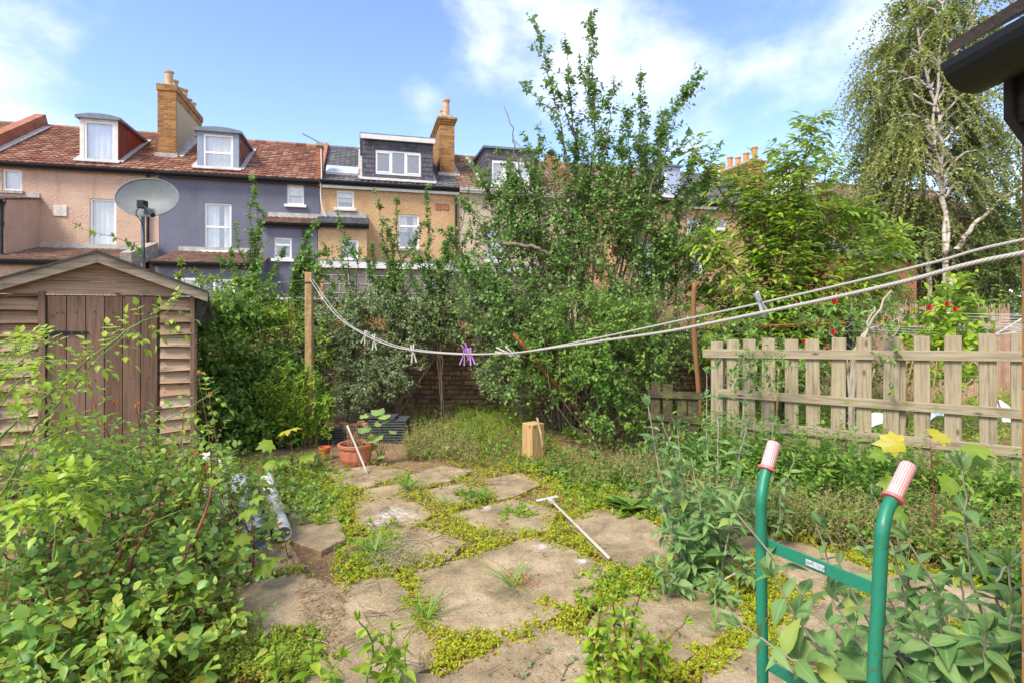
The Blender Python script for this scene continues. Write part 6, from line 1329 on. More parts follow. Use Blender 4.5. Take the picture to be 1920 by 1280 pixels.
# ---- elder beyond the fence
b0 = np.array([P(1470, 700, 7.8).x, 7.8, 0]); s_ = Plant('elder', 'tall elder with lance-shaped leaflets and an upright shoot, right of the plum shrub', 'tree', LM['elder'], SM['twig'], base=tuple(b0), leaf_part='crown', stem_part='trunk')
tips = [([(1480, 560), (1500, 400), (1510, 300)], (1530, 212), 26), ([(1500, 560), (1530, 430)], (1556, 275), 26), ([(1470, 560), (1480, 400)], (1470, 270), 24), ([(1450, 580), (1410, 450)], (1385, 310), 22), ([(1440, 600), (1370, 500)], (1310, 440), 20), ([(1455, 560), (1430, 430)], (1425, 330), 22),
        ([(1500, 600), (1560, 480)], (1610, 400), 22), ([(1510, 620), (1600, 520)], (1690, 430), 24), ([(1500, 640), (1600, 570)], (1655, 520), 20), ([(1430, 640), (1360, 580)], (1310, 540), 20), ([(1490, 540), (1510, 460)], (1505, 370), 20), ([(1450, 640), (1400, 600)], (1380, 560), 16), ([(1520, 640), (1570, 600)], (1610, 620), 16), ([(1440, 520), (1350, 360)], (1290, 262), 18), ([(1470, 640), (1440, 690)], (1400, 700), 14), ([(1480, 640), (1500, 700)], (1520, 690), 14), ([(1500, 500), (1560, 400)], (1640, 395), 18), ([(1470, 500), (1460, 430)], (1400, 380), 18)]
for via, tip, n in tips:
    d0 = 7.8 + rng.uniform(-.5, .5); c = s_.limb([b0] + [W(x, y, d0) for x, y in via] + [W(*tip, d0)], .03, .004, 7, 5, .012)
    t = rng.uniform(.3, 1, n * 7) * (len(c) - 1); i = np.minimum(t.astype(int), len(c) - 2); p = c[i] + rng.normal(size=(n * 7, 3)) * .05; tan = nrm(c[i + 1] - c[i]); dd_ = tan * .5 + nrm(np.cross(tan, rand_unit(n * 7))) + [0, 0, .25]
    s_.compound(p, dd_, rng.uniform(.18, .28, n * 7), 2, .125, 'elder', .35)
v = rand_unit(700); p = np.array(W(1470, 545, 7.8)) + v * [1.45, .6, 1.0] * rng.uniform(.4, 1, (700, 1)); s_.compound(p, v + [0, 0, .3], .22, 2, .10, 'elder', .35)
v = rand_unit(420); p = np.array(W(1430, 640, 7.4)) + v * [.9, .4, .35] * rng.uniform(.4, 1, (420, 1)); s_.compound(p, v + [0, 0, .3], .22, 2, .10, 'elder', .35)
v = rand_unit(520); p = np.array(W(1450, 400, 7.9)) + v * [.75, .5, .95] * rng.uniform(.3, 1, (520, 1)); p = p[nz0(p) > -.05]; v = rand_unit(len(p)); s_.compound(p, v + [0, 0, .35], .24, 2, .12, 'elder', .35)
v = rand_unit(110); p = np.array(W(1640, 470, 7.9)) + v * [.6, .4, .4] * rng.uniform(.3, 1, (110, 1)); s_.compound(p, v + [0, 0, .2], .24, 2, .12, 'elder', .4); s_.done()
# ---- birches
def birch(px, d, tops, lab, lean, seed):
    b_ = np.array([(px - 960) / F * d, d, 0]); s_ = Plant('birch_tree', lab, 'tree', LM['birch'], SM['birch'], 'birch trees', tuple(b_), 'crown', 'trunk')
    for (tx, ty, r0, nb) in tops:
        c = s_.limb([b_, W(px + lean[0], 400, d), W(lean[1], 200, d), W(tx, ty, d)], r0, .03, 8, 8, .05)
        for k in range(nb):
            t = rng.uniform(.38, .98) * (len(c) - 1); i = int(t); a = c[i]; sx = rng.choice([-1, 1]); ln = rng.uniform(.7, 2.1) * (1.2 - .7 * t / len(c)); e_ = a + np.array([sx * ln, abs(rng.normal()) * ln * .6 - .2, ln * rng.uniform(.25, .7)]); m_ = (a + e_) / 2 + [0, 0, .3]
            l_ = s_.limb([a, m_, e_, e_ + [sx * .3, 0, -.35]], .05, .008, 5, 4, .02); n = 9
            tt = rng.uniform(.3, 1, n) * (len(l_) - 1); ii = tt.astype(int).clip(0, len(l_) - 1); p = l_[ii]
            s_.twigs(p, np.c_[rng.normal(size=(n, 2)) * .35 + [sx * .3, 0], rng.uniform(-.3, .1, n)], rng.uniform(.8, 1.9, n), 42, .12, 'tiny', 1.0, r=.007, wob=.05, t0=.02, jit=.7)
    return s_
s_ = birch(1778, 20, [(1690, -60, .10, 26), (1790, -120, .085, 26), (1850, -20, .06, 14)], 'tallest birch with hanging branches, its white trunk the right one of the pair', (-8, 1752), 1)
for (px, py, rx, rz, n) in [(1715, 60, 1.0, 1.7, 120), (1700, 230, 1.1, 1.4, 130), (1850, 290, 1.2, 1.5, 140), (1830, 110, 1.1, 1.6, 100), (1770, 0, .8, 1.1, 40), (1730, 400, 1.2, .9, 90), (1860, 430, 1.2, .9, 80)]: s_.blob(W(px, py, 21), (rx, .7, rz), int(n * 1.2), (.9, 2.0), 34, .13, leaf='tiny', droop=.95, upb=-.1, holes=.3, hs=.9, r=.006, out=.5, jit=.7)
s_.limb([W(1790, 470, 20), W(1830, 420, 20), W(1880, 375, 20), W(1930, 340, 20)], .09, .04, 6, 6, .03); s_.done()
s_ = birch(1744, 21, [(1655, 180, .09, 14), (1700, 60, .08, 14)], 'slimmer birch leaning left, its white trunk the left one of the pair', (-6, 1712), 2)
for (px, py, rx, rz, n) in [(1630, 290, .75, .8, 80), (1670, 370, .9, .8, 80)]: s_.blob(W(px, py, 22), (rx, .7, rz), int(n * 1.3), (.8, 1.8), 34, .13, leaf='tiny', droop=.95, upb=-.1, holes=.3, hs=.9, r=.006, out=.5, jit=.7)
s_.done()
# ---- dark trees beyond
for i, (blobs, lab) in enumerate([([(1700, 520, 23, 2.2, 2.0, 260), (1640, 560, 22, 1.5, 1.5, 160)], 'dark evergreen mass below the birches, left part'), ([(1820, 500, 24, 2.4, 2.5, 300), (1890, 430, 24, 1.6, 2.4, 220)], 'dark rounded tree behind the birch trunks at the right edge'), ([(1940, 500, 20, 2.2, 3.0, 320)], 'dark green tree cut off by the right edge below the gutter'),
        ([(1575, 430, 30, 1.1, .9, 80), (1550, 412, 31, .8, .6, 50)], 'distant tree top showing above the roofs left of the birches')]):
    px, py, d = blobs[0][:3]; s_ = Plant('dark_tree', lab, 'tree', LM['dark'], SM['darkbark'], 'trees beyond the gardens', ((px - 960) / F * d, d, 0), 'crown', 'trunk')
    for (px, py, d, rx, rz, n) in blobs: s_.blob(W(px, py, d), (rx, 1.5, rz), n, (.5, 1.2), 30, .13, leaf='tiny', upb=.2, shell=.55, r=.01, jit=.7, zmin=-9); s_.limb([((blobs[0][0] - 960) / F * d, d, 0), W(px, py, d)], .16, .05)
    s_.done()
s_ = Plant('garden_hedge', 'long mixed hedge at the back of the neighbouring garden below the birches', 'hedge', LM['dark'], SM['darkbark'], base=(9, 13, 0))
for k in range(17): s_.blob((5.4 + k * .95, 12.6 + (k % 3) * .5, 1.0), (.8, .6, 1.0 + .25 * math.sin(k * 2)), 120, (.3, .7), 16, .085, leaf='tiny', upb=.4, shell=.6)
s_.done()
# ---- beans, roses and rampant growth beyond the fence
s_ = Plant('runner_beans', 'heap of bright green runner beans climbing canes beyond the fence', 'beans', LM['bright'], SM['green'], base=(P(1790, 600, 7.2).x, 7.2, 0))
for (px, py, d, rx, rz, n) in [(1790, 600, 7.0, .35, .38, 90), (1770, 670, 6.8, .5, .35, 90), (1730, 620, 7.3, .3, .2, 40), (1800, 545, 7.1, .1, .2, 14)]: s_.blob(W(px, py, d), (rx, .3, rz), n, (.15, .3), 6, .11, leaf='ovate', upb=.3)
for x0, x1, y1 in ((1855, 1875, 505), (1845, 1880, 560), (1760, 1720, 600)): c = s_.limb([W(x0, 640, 7), W((x0 + x1) / 2 + 8, (640 + y1) / 2, 7), W(x1, y1, 7)], .005, .002, 6, 3); s_.leafy(c, 9, .09, leaf='ovate')
s_.done()
rs_ = Plant('climbing_rose', 'old climbing rose with gnarled stems and a few deep red flowers beyond the fence', 'rose', LM['mid'], SM['silver'], base=(P(1600, 640, 6.2).x, 6.2, 0))
g0 = np.array([P(1596, 700, 6.2).x, 6.2, 0])
for via, tip, r in (([(1600, 690), (1615, 640)], (1672, 545), .028), ([(1600, 680), (1625, 620)], (1640, 575), .022), ([(1590, 700), (1580, 660)], (1555, 620), .016), ([(1610, 650), (1650, 610)], (1690, 600), .012), ([(1620, 690), (1660, 660)], (1700, 560), .008)): rs_.limb([g0] + [W(x, y, 6.2) for x, y in via] + [W(*tip, 6.2)], r, r * .4, 6, 7, .012)
for (px, py, d, rx, rz, n) in [(1560, 600, 6.6, .4, .25, 60), (1640, 590, 6.6, .3, .2, 30), (1480, 690, 6.4, .3, .3, 80), (1400, 640, 6.6, .4, .3, 100), (1600, 690, 6.8, .5, .3, 90)]: rs_.blob(W(px, py, d), (rx, .3, rz), n, (.15, .35), 7, .06, leaf='ovate', upb=.3)
rs_.blob(W(1440, 690, 5.0), (.22, .1, .16), 26, (.1, .3), 7, .06, leaf='lance', upb=.2); rs_.blob(W(1392, 700, 5.2), (.15, .1, .2), 20, (.1, .3), 7, .05, leaf='ovate', upb=.2); rs_.blob(W(1668, 640, 4.75), (.05, .05, .45), 12, (.1, .2), 5, .05, leaf='ovate', upb=.5)
fm = leaf_mat('red_petal', [(.5, .01, .015), (.62, .02, .02)], .2, .5); 
for (px, py) in ((1562, 622), (1660, 602), (1565, 565), (1508, 640), (1775, 570), (1742, 577), (1790, 580)):
    p = W(px, py, 6.1); fl_ = Leaves()
    for j in range(16): a = j * 2.4; r_ = .3 + .7 * j / 16; fl_.add('round', np.array([p - rs_.o]), np.array([[math.cos(a) * r_, -.5 * (1 - r_) - .2, math.sin(a) * r_]]), np.array([[0, -1, .4]]), .034)
    fl_.build('flower', fm, rs_.root)
rs_.done()
wd_ = Plant('neighbour_growth', None, None, LM['bright'], SM['green']); 
def px_ground(poly, n, z=0, ylim=None):
    xs = [p[0] for p in poly]; ys = [p[1] for p in poly]; out = []
    pt = rng.uniform([min(xs), min(ys)], [max(xs), max(ys)], (n * 3, 2)); m_ = inside(pt, np.array(poly)); pt = pt[m_][:n]
    d = (HC - z) * F / (pt[:, 1] - HY); return np.c_[(pt[:, 0] - 960) / F * d, d, np.full(len(pt), z)]
def inside(p, poly):
    x, y = p[:, 0], p[:, 1]; c = np.zeros(len(p), bool); n = len(poly)
    for i in range(n):
        x1, y1 = poly[i]; x2, y2 = poly[(i + 1) % n]; cr = ((y1 > y) != (y2 > y)) & (x < (x2 - x1) * (y - y1) / (y2 - y1 + 1e-12) + x1); c ^= cr
    return c
def stuff(name, lm, sm): 
    s_ = Plant(name, None, None, lm, sm); bpy.data.objects.remove(s_.root); s_.root = None; return s_
def finish_stuff(s_, name):
    """leaves and stems of ground cover as one object"""
    a = s_.L.build(name, s_.lm); 
    if s_.S.g:
        b = s_.S.build(name + '_stems', s_.sm); n1 = len(a.data.materials); a.data.materials.append(s_.sm)
        with bpy.context.temp_override(active_object=a, object=a, selected_objects=[a, b], selected_editable_objects=[a, b]): bpy.ops.object.join()
    return props(a, kind='stuff')
bpy.data.objects.remove(wd_.root)
s_ = stuff('neighbour_undergrowth', LM['bright'], SM['straw'])
p = np.c_[rng.uniform(2.3, 9, 1500), rng.uniform(5.2, 10, 1500), np.zeros(1500)]; ok = p[:, 1] > 4.4 + (4.0 - p[:, 0]) * .582 + .35; p = p[ok]
s_.twigs(p, np.c_[rng.normal(size=(len(p), 2)) * .4, np.ones(len(p))], rng.uniform(.15, .6, len(p)), 9, .07, 'small', .2, r=.003); finish_stuff(s_, 'neighbour_undergrowth')

# ================================================================ GROUND COVER
def in_slabs(p, grow=0.0):
    m_ = np.zeros(len(p), bool)
    for s in SLABW:
        c = s.mean(0); q = c + (s - c) * (1 + grow); m_ |= inside(p[:, :2], q)
    return m_
def nz(p, f, ph=0): return np.sin(p[:, 0] * f + ph) * np.cos(p[:, 1] * f * 1.3 + ph * 2) + .5 * np.sin(p[:, 0] * f * 2.7 + p[:, 1] * f * 2.1 + ph)
def tufts(s_, p, h, k, size, leaf='tiny', spread=.6, **kw):
    n = len(p); s_.twigs(p, np.c_[rng.normal(size=(n, 2)) * spread, np.ones(n)], h, k, size, leaf, droop=.25, r=kw.pop('r', .0011), st=3, t0=.25, tipcl=.6, upw=1.2, jit=.5, **kw)
s_ = stuff('joint_cover', LM['yg'], SM['green'])
PATIO = [(600, 905), (700, 870), (880, 868), (1000, 880), (1090, 915), (1270, 950), (1420, 985), (1560, 1020), (1800, 1080), (1920, 1150), (1920, 1280), (820, 1280), (800, 1200), (640, 1110), (620, 1030), (600, 960)]
p = px_ground(PATIO, 30000); p = np.concatenate([p, px_ground([(800, 1280), (1920, 1280), (1920, 1500), (800, 1500)], 1500)])
k1 = ~in_slabs(p, -.05) | (~in_slabs(p, -.2) & (nz(p, 6.3, 2.2) > .25)); 
dens = nz(p, 2.3, .5) + rng.normal(size=len(p)) * .35; m2_ = np.sin(p[:, 0] * 17 + 2 * np.sin(p[:, 1] * 9)) * np.sin(p[:, 1] * 15 + 2 * np.sin(p[:, 0] * 8)); kk_ = k1 & (dens + m2_ * .7 > -1.0); p1 = p[kk_]; m2_ = m2_[kk_]
hh = np.clip(.072 + .03 * nz(p1, 3.1, 1.1) + .035 * m2_, .02, .14) * rng.uniform(.6, 1.2, len(p1)); tufts(s_, p1, hh, 13, .0155, 'small', .6, szvar=.5)
finish_stuff(s_, 'joint_cover')
s_ = stuff('clover_cover', LM['bright'], SM['green'])        # bigger leaved clumps among it
for poly, n in (([(630, 990), (760, 985), (740, 1100), (640, 1090)], 120), ([(1040, 900), (1160, 890), (1180, 960), (1060, 960)], 260), ([(560, 880), (660, 880), (660, 990), (560, 990)], 260), ([(940, 960), (1000, 950), (1000, 975), (940, 980)], 40), ([(840, 930), (900, 930), (900, 960)], 50), ([(1090, 1080), (1250, 1070), (1240, 1130), (1090, 1150)], 160), ([(1150, 940), (1250, 940), (1250, 980), (1150, 980)], 80)):
    p = px_ground(poly, n); tufts(s_, p, rng.uniform(.05, .14, len(p)), 5, .03, 'clover', .6, szvar=.4)
finish_stuff(s_, 'clover_cover')
s_ = stuff('fine_weeds', LM['cover'], SM['green'])
for poly, n, h in (([(380, 1010), (560, 1060), (620, 1130), (600, 1280), (330, 1280)], 2600, .09), ([(560, 1120), (640, 1180), (640, 1280), (480, 1280)], 500, .06), ([(760, 770), (1000, 770), (1090, 880), (1000, 890), (760, 860)], 2300, .13), ([(380, 860), (620, 860), (600, 960), (430, 980)], 1300, .12), ([(1050, 870), (1260, 880), (1280, 980), (1090, 940)], 1500, .13), ([(0, 1050), (400, 1020), (420, 1280), (0, 1280)], 1200, .12)):
    p = px_ground(poly, n); p = p[~in_slabs(p, -.05)]; tufts(s_, p, rng.uniform(.4, 1.3, len(p)) * h, 9, .022, 'small', .45)
finish_stuff(s_, 'fine_weeds')
s_ = stuff('feathery_weeds', LM['bright'], SM['green']); p = px_ground([(850, 770), (990, 765), (1010, 830), (860, 840)], 800); tufts(s_, p, rng.uniform(.12, .36, len(p)), 12, .03, 'lance_s', .35); finish_stuff(s_, 'feathery_weeds')
s_ = stuff('seeding_undergrowth', LM['brownweed'], SM['straw'])
for poly, n, h in (([(1120, 880), (1400, 870), (1920, 870), (1920, 1110), (1700, 1060), (1440, 1010), (1240, 960)], 4200, .34), ([(750, 775), (880, 770), (900, 870), (760, 860)], 600, .28), ([(960, 860), (1120, 860), (1200, 900), (1100, 920)], 500, .16), ([(200, 1000), (420, 1000), (400, 1200), (150, 1200)], 500, .25)):
    p = px_ground(poly, n); h_ = rng.uniform(.35, 1.15, len(p)) * h * (1 + .3 * nz(p, 1.9)); s_.twigs(p, np.c_[rng.normal(size=(len(p), 2)) * .32, np.ones(len(p))], h_, 13, .026, 'small', .2, r=.0016, tipcl=.8, jit=.6)
finish_stuff(s_, 'seeding_undergrowth')
s_ = stuff('green_undergrowth', LM['mid'], SM['green'])
for poly, n, h in (([(1200, 850), (1500, 840), (1700, 880), (1650, 960), (1350, 940)], 900, .5), ([(1700, 900), (1920, 880), (1920, 1120), (1760, 1080)], 900, .34), ([(1300, 930), (1700, 960), (1700, 1050), (1440, 1000)], 1100, .26), ([(1350, 780), (1700, 830), (1700, 870), (1380, 840)], 260, .55)):
    p = px_ground(poly, n); h_ = rng.uniform(.35, 1.1, len(p)) * h; s_.twigs(p, np.c_[rng.normal(size=(len(p), 2)) * .35, np.ones(len(p))], h_, 11, .045, 'ovate', .2, r=.002, tipcl=.8, jit=.5)
u_ = rng.uniform(-2.6, 1.0, 620); v_ = rng.uniform(-.75, -.08, 620); p = np.array([tuple(FF.loc(x, y)) for x, y in zip(u_, v_)]); h_ = rng.uniform(.2, .68, 620) * (1 + .4 * nz(p, 3.6)) * np.where(u_ < -1.0, 1.3, 1.0); e_ = rng.random(620) < .45; s_.twigs(p[e_], np.c_[rng.normal(size=(e_.sum(), 2)) * .3, np.ones(e_.sum())], h_[e_] * 1.15, 16, .085, 'lance', .3, r=.002, jit=.5); p, h_ = p[~e_], h_[~e_]; s_.twigs(p, np.c_[rng.normal(size=(len(p), 2)) * .3, np.ones(len(p))], h_, 11, .055, 'ovate', .2, r=.002, tipcl=.8, jit=.5)
finish_stuff(s_, 'green_undergrowth')
s_ = stuff('broadleaf_weeds', LM['mid'], SM['redstem'])
for poly, n, h, sz in (([(1120, 890), (1300, 880), (1440, 960), (1240, 950)], 60, .3, .075), ([(1440, 960), (1920, 980), (1920, 1090), (1700, 1050)], 110, .3, .08), ([(760, 790), (1000, 790), (1060, 880), (780, 850)], 80, .22, .06), ([(380, 880), (600, 870), (600, 950), (430, 960)], 60, .22, .07), ([(965, 872), (1045, 872), (1045, 890), (965, 890)], 26, .12, .04), ([(1030, 795), (1290, 790), (1300, 870), (1060, 870)], 150, .3, .06), ([(1000, 880), (1150, 890), (1180, 930), (1060, 930)], 50, .16, .06)):
    p = px_ground(poly, n); s_.twigs(p, np.c_[rng.normal(size=(len(p), 2)) * .45, np.ones(len(p))], rng.uniform(.4, 1.3, len(p)) * h, 9, sz, 'ovate', .3, r=.0025, jit=.45, szvar=.4)
finish_stuff(s_, 'broadleaf_weeds')
s_ = stuff('dry_stalks', LM['dead'], SM['straw'])
for poly, n, h in (([(1120, 880), (1920, 890), (1920, 1060), (1240, 960)], 150, .5), ([(740, 780), (1000, 780), (1040, 880), (760, 870)], 110, .4), ([(200, 960), (430, 960), (420, 1150), (220, 1150)], 60, .5), ([(600, 850), (760, 840), (760, 880), (620, 890)], 30, .3)):
    p = px_ground(poly, n); s_.twigs(p, np.c_[rng.normal(size=(len(p), 2)) * .5, np.ones(len(p))], rng.uniform(.4, 1.1, len(p)) * h, 7, .02, 'small', .35, r=.0022, wob=.12, tipcl=.5)
finish_stuff(s_, 'dry_stalks')
s_ = stuff('red_seedlings', LM['redtip'], SM['redstem'])
for poly, n in (([(955, 1085), (1010, 1080), (1015, 1110), (965, 1115)], 50), ([(790, 810), (960, 800), (960, 850), (820, 850)], 60), ([(1120, 895), (1180, 890), (1170, 925), (1120, 925)], 40), ([(920, 985), (960, 985), (950, 1000)], 10), ([(520, 1000), (560, 1010), (560, 1090), (520, 1080)], 60)):
    p = px_ground(poly, n); tufts(s_, p, rng.uniform(.03, .1, len(p)), 5, .016, 'small', .6)
finish_stuff(s_, 'red_seedlings')
for i, (pts, lab) in enumerate((([(985, 1258), (1000, 1238), (1022, 1222), (1030, 1212)], 'wilted ivy sprig lying on the front slab, left one of the three'), ([(1052, 1275), (1066, 1245), (1085, 1228)], 'wilted ivy sprig lying on the front slab nearest the leafy weed'), ([(962, 1262), (975, 1268), (990, 1262)], 'short wilted sprig at the left end of the front slab'))):
    g0 = np.array(G(*pts[0], .03)); s_ = Plant('wilted_sprig', lab, 'sprig', LM['plumgrey'], SM['twig'], 'wilted sprigs on the front slab', tuple(g0)); c_ = s_.limb([np.array(G(x, y, .032 + .004 * k)) for k, (x, y) in enumerate(pts)], .002, .001, 5, 4); n = 9; k_ = rng.integers(0, len(c_), n); s_.L.add('ovate', c_[k_] - s_.o, np.c_[rng.normal(size=(n, 2)), np.full(n, .15)], np.array([0, 0, 1.]) + rng.normal(size=(n, 3)) * .4, rng.uniform(.014, .028, n)); s_.done()
# dead twigs and straw littering the slabs
s_ = Stems()
for poly, n, L_ in (([(680, 930), (820, 935), (810, 1000), (690, 1000)], 34, .3), ([(600, 1090), (820, 1080), (820, 1260), (600, 1260)], 40, .24), ([(640, 890), (900, 880), (1000, 900), (760, 930)], 40, .35), ([(760, 990), (860, 1000), (860, 1050), (760, 1050)], 14, .22), ([(850, 1000), (1380, 1080), (1300, 1260), (900, 1260)], 16, .12), ([(560, 1030), (650, 1030), (640, 1180), (560, 1180)], 60, .1), ([(760, 840), (1000, 830), (1000, 880), (760, 880)], 40, .3), ([(1440, 1020), (1800, 1080), (1700, 1200), (1500, 1180)], 14, .2)):
    p = px_ground(poly, n, .045); a = rng.uniform(0, 6.28, len(p)); L = rng.uniform(.3, 1.2, len(p)) * L_; t = np.linspace(0, 1, 5); d = np.c_[np.cos(a), np.sin(a) * .8, np.zeros(len(p))]; sd_ = np.c_[-np.sin(a), np.cos(a), np.zeros(len(p))]
    q = p[:, None, :] + d[:, None, :] * (t[None, :, None] - .5) * L[:, None, None] + sd_[:, None, :] * (np.sin(t * 3)[None, :, None] * (rng.normal(size=len(p)) * .1 * L)[:, None, None]); q[..., 2] = .043 + rng.uniform(0, .012, (len(p), 1)); s_.add(q, rng.uniform(.0012, .0042, len(p)), .0012, 4)
props(s_.build('dead_twigs', island_mat('dead_twig', [(.16, .10, .06), (.32, .24, .15), (.22, .13, .08), (.45, .36, .25)], bump=0)), kind='stuff')
s_ = stuff('leaf_litter', LM['dead'], SM['straw'])
for poly, n in (([(560, 1030), (660, 1030), (640, 1200), (560, 1200)], 700), (PATIO, 700), ([(760, 800), (1050, 800), (1050, 890), (760, 890)], 600)):
    p = px_ground(poly, n, .042); s_.L.add('small', p, np.c_[rng.normal(size=(len(p), 2)), np.zeros(len(p))], np.array([0, 0, 1.]) + rng.normal(size=(len(p), 3)) * .3, rng.uniform(.006, .022, len(p)))
o = s_.L.build('leaf_litter', LM['dead']); props(o, kind='stuff')
# grass tufts
for i, (px, py, n, L_, lab) in enumerate([(800, 1162, 15, .22, 'arching grass tuft on the paving left of the big central slab'), (965, 1105, 9, .26, 'grass tuft with long flat blades over the middle of the big central slab'), (765, 915, 40, .2, 'short upright grass tuft behind the whitewashed slab'), (905, 935, 36, .18, 'short grass tuft right of the whitewashed slab'), (1345, 1185, 10, .2, 'sparse grass blades at the far corner of the right front slab'), (835, 945, 14, .14, 'tiny grass tuft between the two small far slabs'), (700, 1040, 26, .22, 'grass and plantain tuft beside the heap of cut stems')]):
    g0 = np.array(G(px, py, .03)); s_ = Plant('grass_tuft', lab, 'grass', LM['grass'], SM['green'], 'grass tufts between the slabs', tuple(g0), 'blades')
    a = rng.uniform(0, 6.28, n); ln = rng.uniform(.5, 1.1, n) * L_; sp = rng.uniform(.25, 1.0, n)
    if i == 1: a = rng.choice([3.3, 2.9, 3.6, 1.5, 1.2], n) + rng.normal(size=n) * .25
    for j in range(2): s_.L.add('blade', rng.normal(size=(n, 3)) * [.02, .02, 0], np.c_[np.cos(a) * sp, np.sin(a) * sp, np.full(n, .85)], np.c_[-np.cos(a), -np.sin(a), np.full(n, .9)], ln * (1 - .3 * j)); a = a + 1.1
    s_.done()
# heap of pulled stems
s_ = stuff('cut_stems', LM['plumgrey'], SM['straw']); p = px_ground([(690, 1010), (760, 1005), (800, 1050), (700, 1065)], 300, .06); s_.twigs(p, rand_unit(len(p)) * [1, 1, .35] + [.3, -.2, .05], rng.uniform(.06, .2, len(p)), 4, .016, 'lance_s', .1, r=.0016); finish_stuff(s_, 'cut_stems')

# ================================================================ FOREGROUND LEFT
s_ = Plant('rose_bush', 'big tangled bush of rounded serrated leaves filling the lower left foreground', 'bush', LM['rose'], SM['redstem'], base=(-2.2, 2.9, 0))
for (px, py, d, rx, rz, n, sz) in [(60, 960, 3.1, .6, .3, 130, .06), (250, 960, 3.5, .55, .3, 150, .055), (380, 920, 3.9, .35, .28, 90, .05), (100, 1180, 2.5, .6, .3, 160, .06), (290, 1180, 2.6, .4, .26, 120, .058), (420, 1000, 3.6, .28, .25, 60, .05), (330, 1060, 3.0, .35, .22, 80, .055), (480, 960, 4.2, .3, .22, 70, .045), (30, 1280, 2.3, .5, .26, 90, .06), (200, 1270, 2.35, .45, .22, 90, .06), (180, 870, 3.9, .5, .25, 90, .055), (350, 870, 4.2, .3, .2, 50, .05)]:
    s_.blob(W(px, py, d), (rx, .4, rz), int(n * .8), (.14, .34), 7, sz, leaf='round', upb=.35, shell=.3, r=.0025, upw=1.0, szvar=.45, jit=.5); s_.blob(W(px, py - 14, d), (rx * 1.05, .42, rz * 1.1), int(n * .4), (.18, .42), 9, sz * .72, leaf='ovate', upb=.7, shell=.4, r=.002, szvar=.45, jit=.5)
for k in range(26):
    x = rng.uniform(0, 500); y = rng.uniform(880, 1100); d = 2.6 + (1280 - y) / 400 * 1.1; a = W(x, y, d); b_ = np.array([a[0] + rng.normal() * .25, a[1] + .1, 0]); s_.limb([b_, (a + b_) / 2 + rng.normal(size=3) * .08, a], .008, .003, 6, 5, .01)
c = s_.limb([W(325, 1230, 2.6), W(312, 1160, 2.6), W(330, 1080, 2.65), W(385, 960, 2.8), W(400, 890, 2.9)], .009, .005, 6, 6); s_.along(c, 8, (.1, .2), 5, .055, leaf='round')
for (tx, ty) in ((100, 1010), (60, 980), (160, 1040), (30, 1050), (240, 1000), (290, 960), (190, 1120)): s_.limb([W(60 + tx * .3, 1230, 2.7), W(tx * .7 + 20, (ty + 1230) / 2, 2.7), W(tx, ty, 2.8)], .014, .007, 5, 6, .006)
q_ = stuff_like = None
for tips_, r_ in (([(360, 1130), (340, 1000), (300, 880), (262, 800)], .004), ([(420, 1100), (425, 1000), (400, 880), (385, 740)], .004)):
    pass
s_.done()
rt_ = Plant('red_tipped_rose', 'rose shoots with red stems and orange red young tips in front of the shed door', 'rose', LM['rose'], SM['redstem'], base=(-2.3, 3.6, 0)); rd = Leaves()
for (x0, y0, x1, y1, d) in [(215, 850, 165, 720, 3.7), (250, 880, 213, 755, 3.8), (262, 880, 255, 760, 3.9), (190, 850, 155, 675, 3.6), (330, 900, 345, 770, 4.0), (395, 1010, 372, 700, 3.6), (400, 960, 392, 740, 3.8), (310, 900, 290, 800, 4.0), (350, 860, 370, 850, 3.7), (360, 1000, 386, 880, 3.4), (150, 900, 120, 865, 3.4), (240, 1000, 258, 1010, 3.0), (60, 1080, 78, 1060, 2.7), (210, 1090, 222, 1140, 2.6), (120, 920, 122, 868, 3.4), (420, 1120, 422, 1112, 3.0), (540, 1040, 520, 985, 3.6), (330, 1000, 318, 850, 3.8)]:
    a, e_ = W(x0, y0, d), W(x1, y1, d); g_ = np.array([a[0] + rng.normal() * .1, a[1] + .1, 0.0]); c = rt_.limb([g_, (g_ + a) / 2, a, (a + e_) / 2 + rng.normal(size=3) * .02, e_], .006, .0025, 6, 5); n = 9
    t = np.linspace(.3, .95, n) * (len(c) - 1); i = t.astype(int); tan = nrm(c[i + 1] - c[i]); rt_.compound(c[i], tan * .6 + nrm(np.cross(tan, rand_unit(n))), rng.uniform(.06, .11, n), 2, .04, 'round', .2, .0012)
    m_ = 7; rd.add('ovate', np.tile(e_ - rt_.o, (m_, 1)) + rng.normal(size=(m_, 3)) * .006, np.c_[rng.normal(size=(m_, 2)) * .6, np.ones(m_) * .8], rand_unit(m_), .028)
rd.build('young_leaves', LM['redtip'], rt_.root); rt_.done()
bw_ = Plant('briar', 'long arching green briar canes with yellow green leaves crossing the shed', 'briar', LM['briar'], SM['green'], base=(-2.9, 2.9, 0))
def cane(pts, d0, d1, r0, n, lL=(.09, .15), pr=2, sz=.048, tend=1.0, a0=.1):
    c = bw_.limb([W(x, y, d0 + (d1 - d0) * i / (len(pts) - 1)) for i, (x, y) in enumerate(pts)], r0, .0022, 8, 6, .002); t = np.linspace(a0, tend, n) * (len(c) - 2); i = t.astype(int); tan = nrm(c[i + 1] - c[i])
    sd_ = nrm(np.cross(tan, np.array([0, 1., 0]))) * np.where(np.arange(n) % 2, 1, -1)[:, None]; bw_.compound(c[i], tan * .5 + sd_ + rng.normal(size=(n, 3)) * .25, rng.uniform(*lL, n), pr, sz, 'ovate', .3, .0014); return c
cane([(-60, 880), (20, 800), (110, 720), (190, 655), (262, 605), (300, 592), (330, 572)], 2.9, 3.2, .0075, 30)
cane([(20, 900), (60, 810), (130, 735), (175, 680), (222, 640), (250, 610)], 2.95, 3.2, .006, 22)
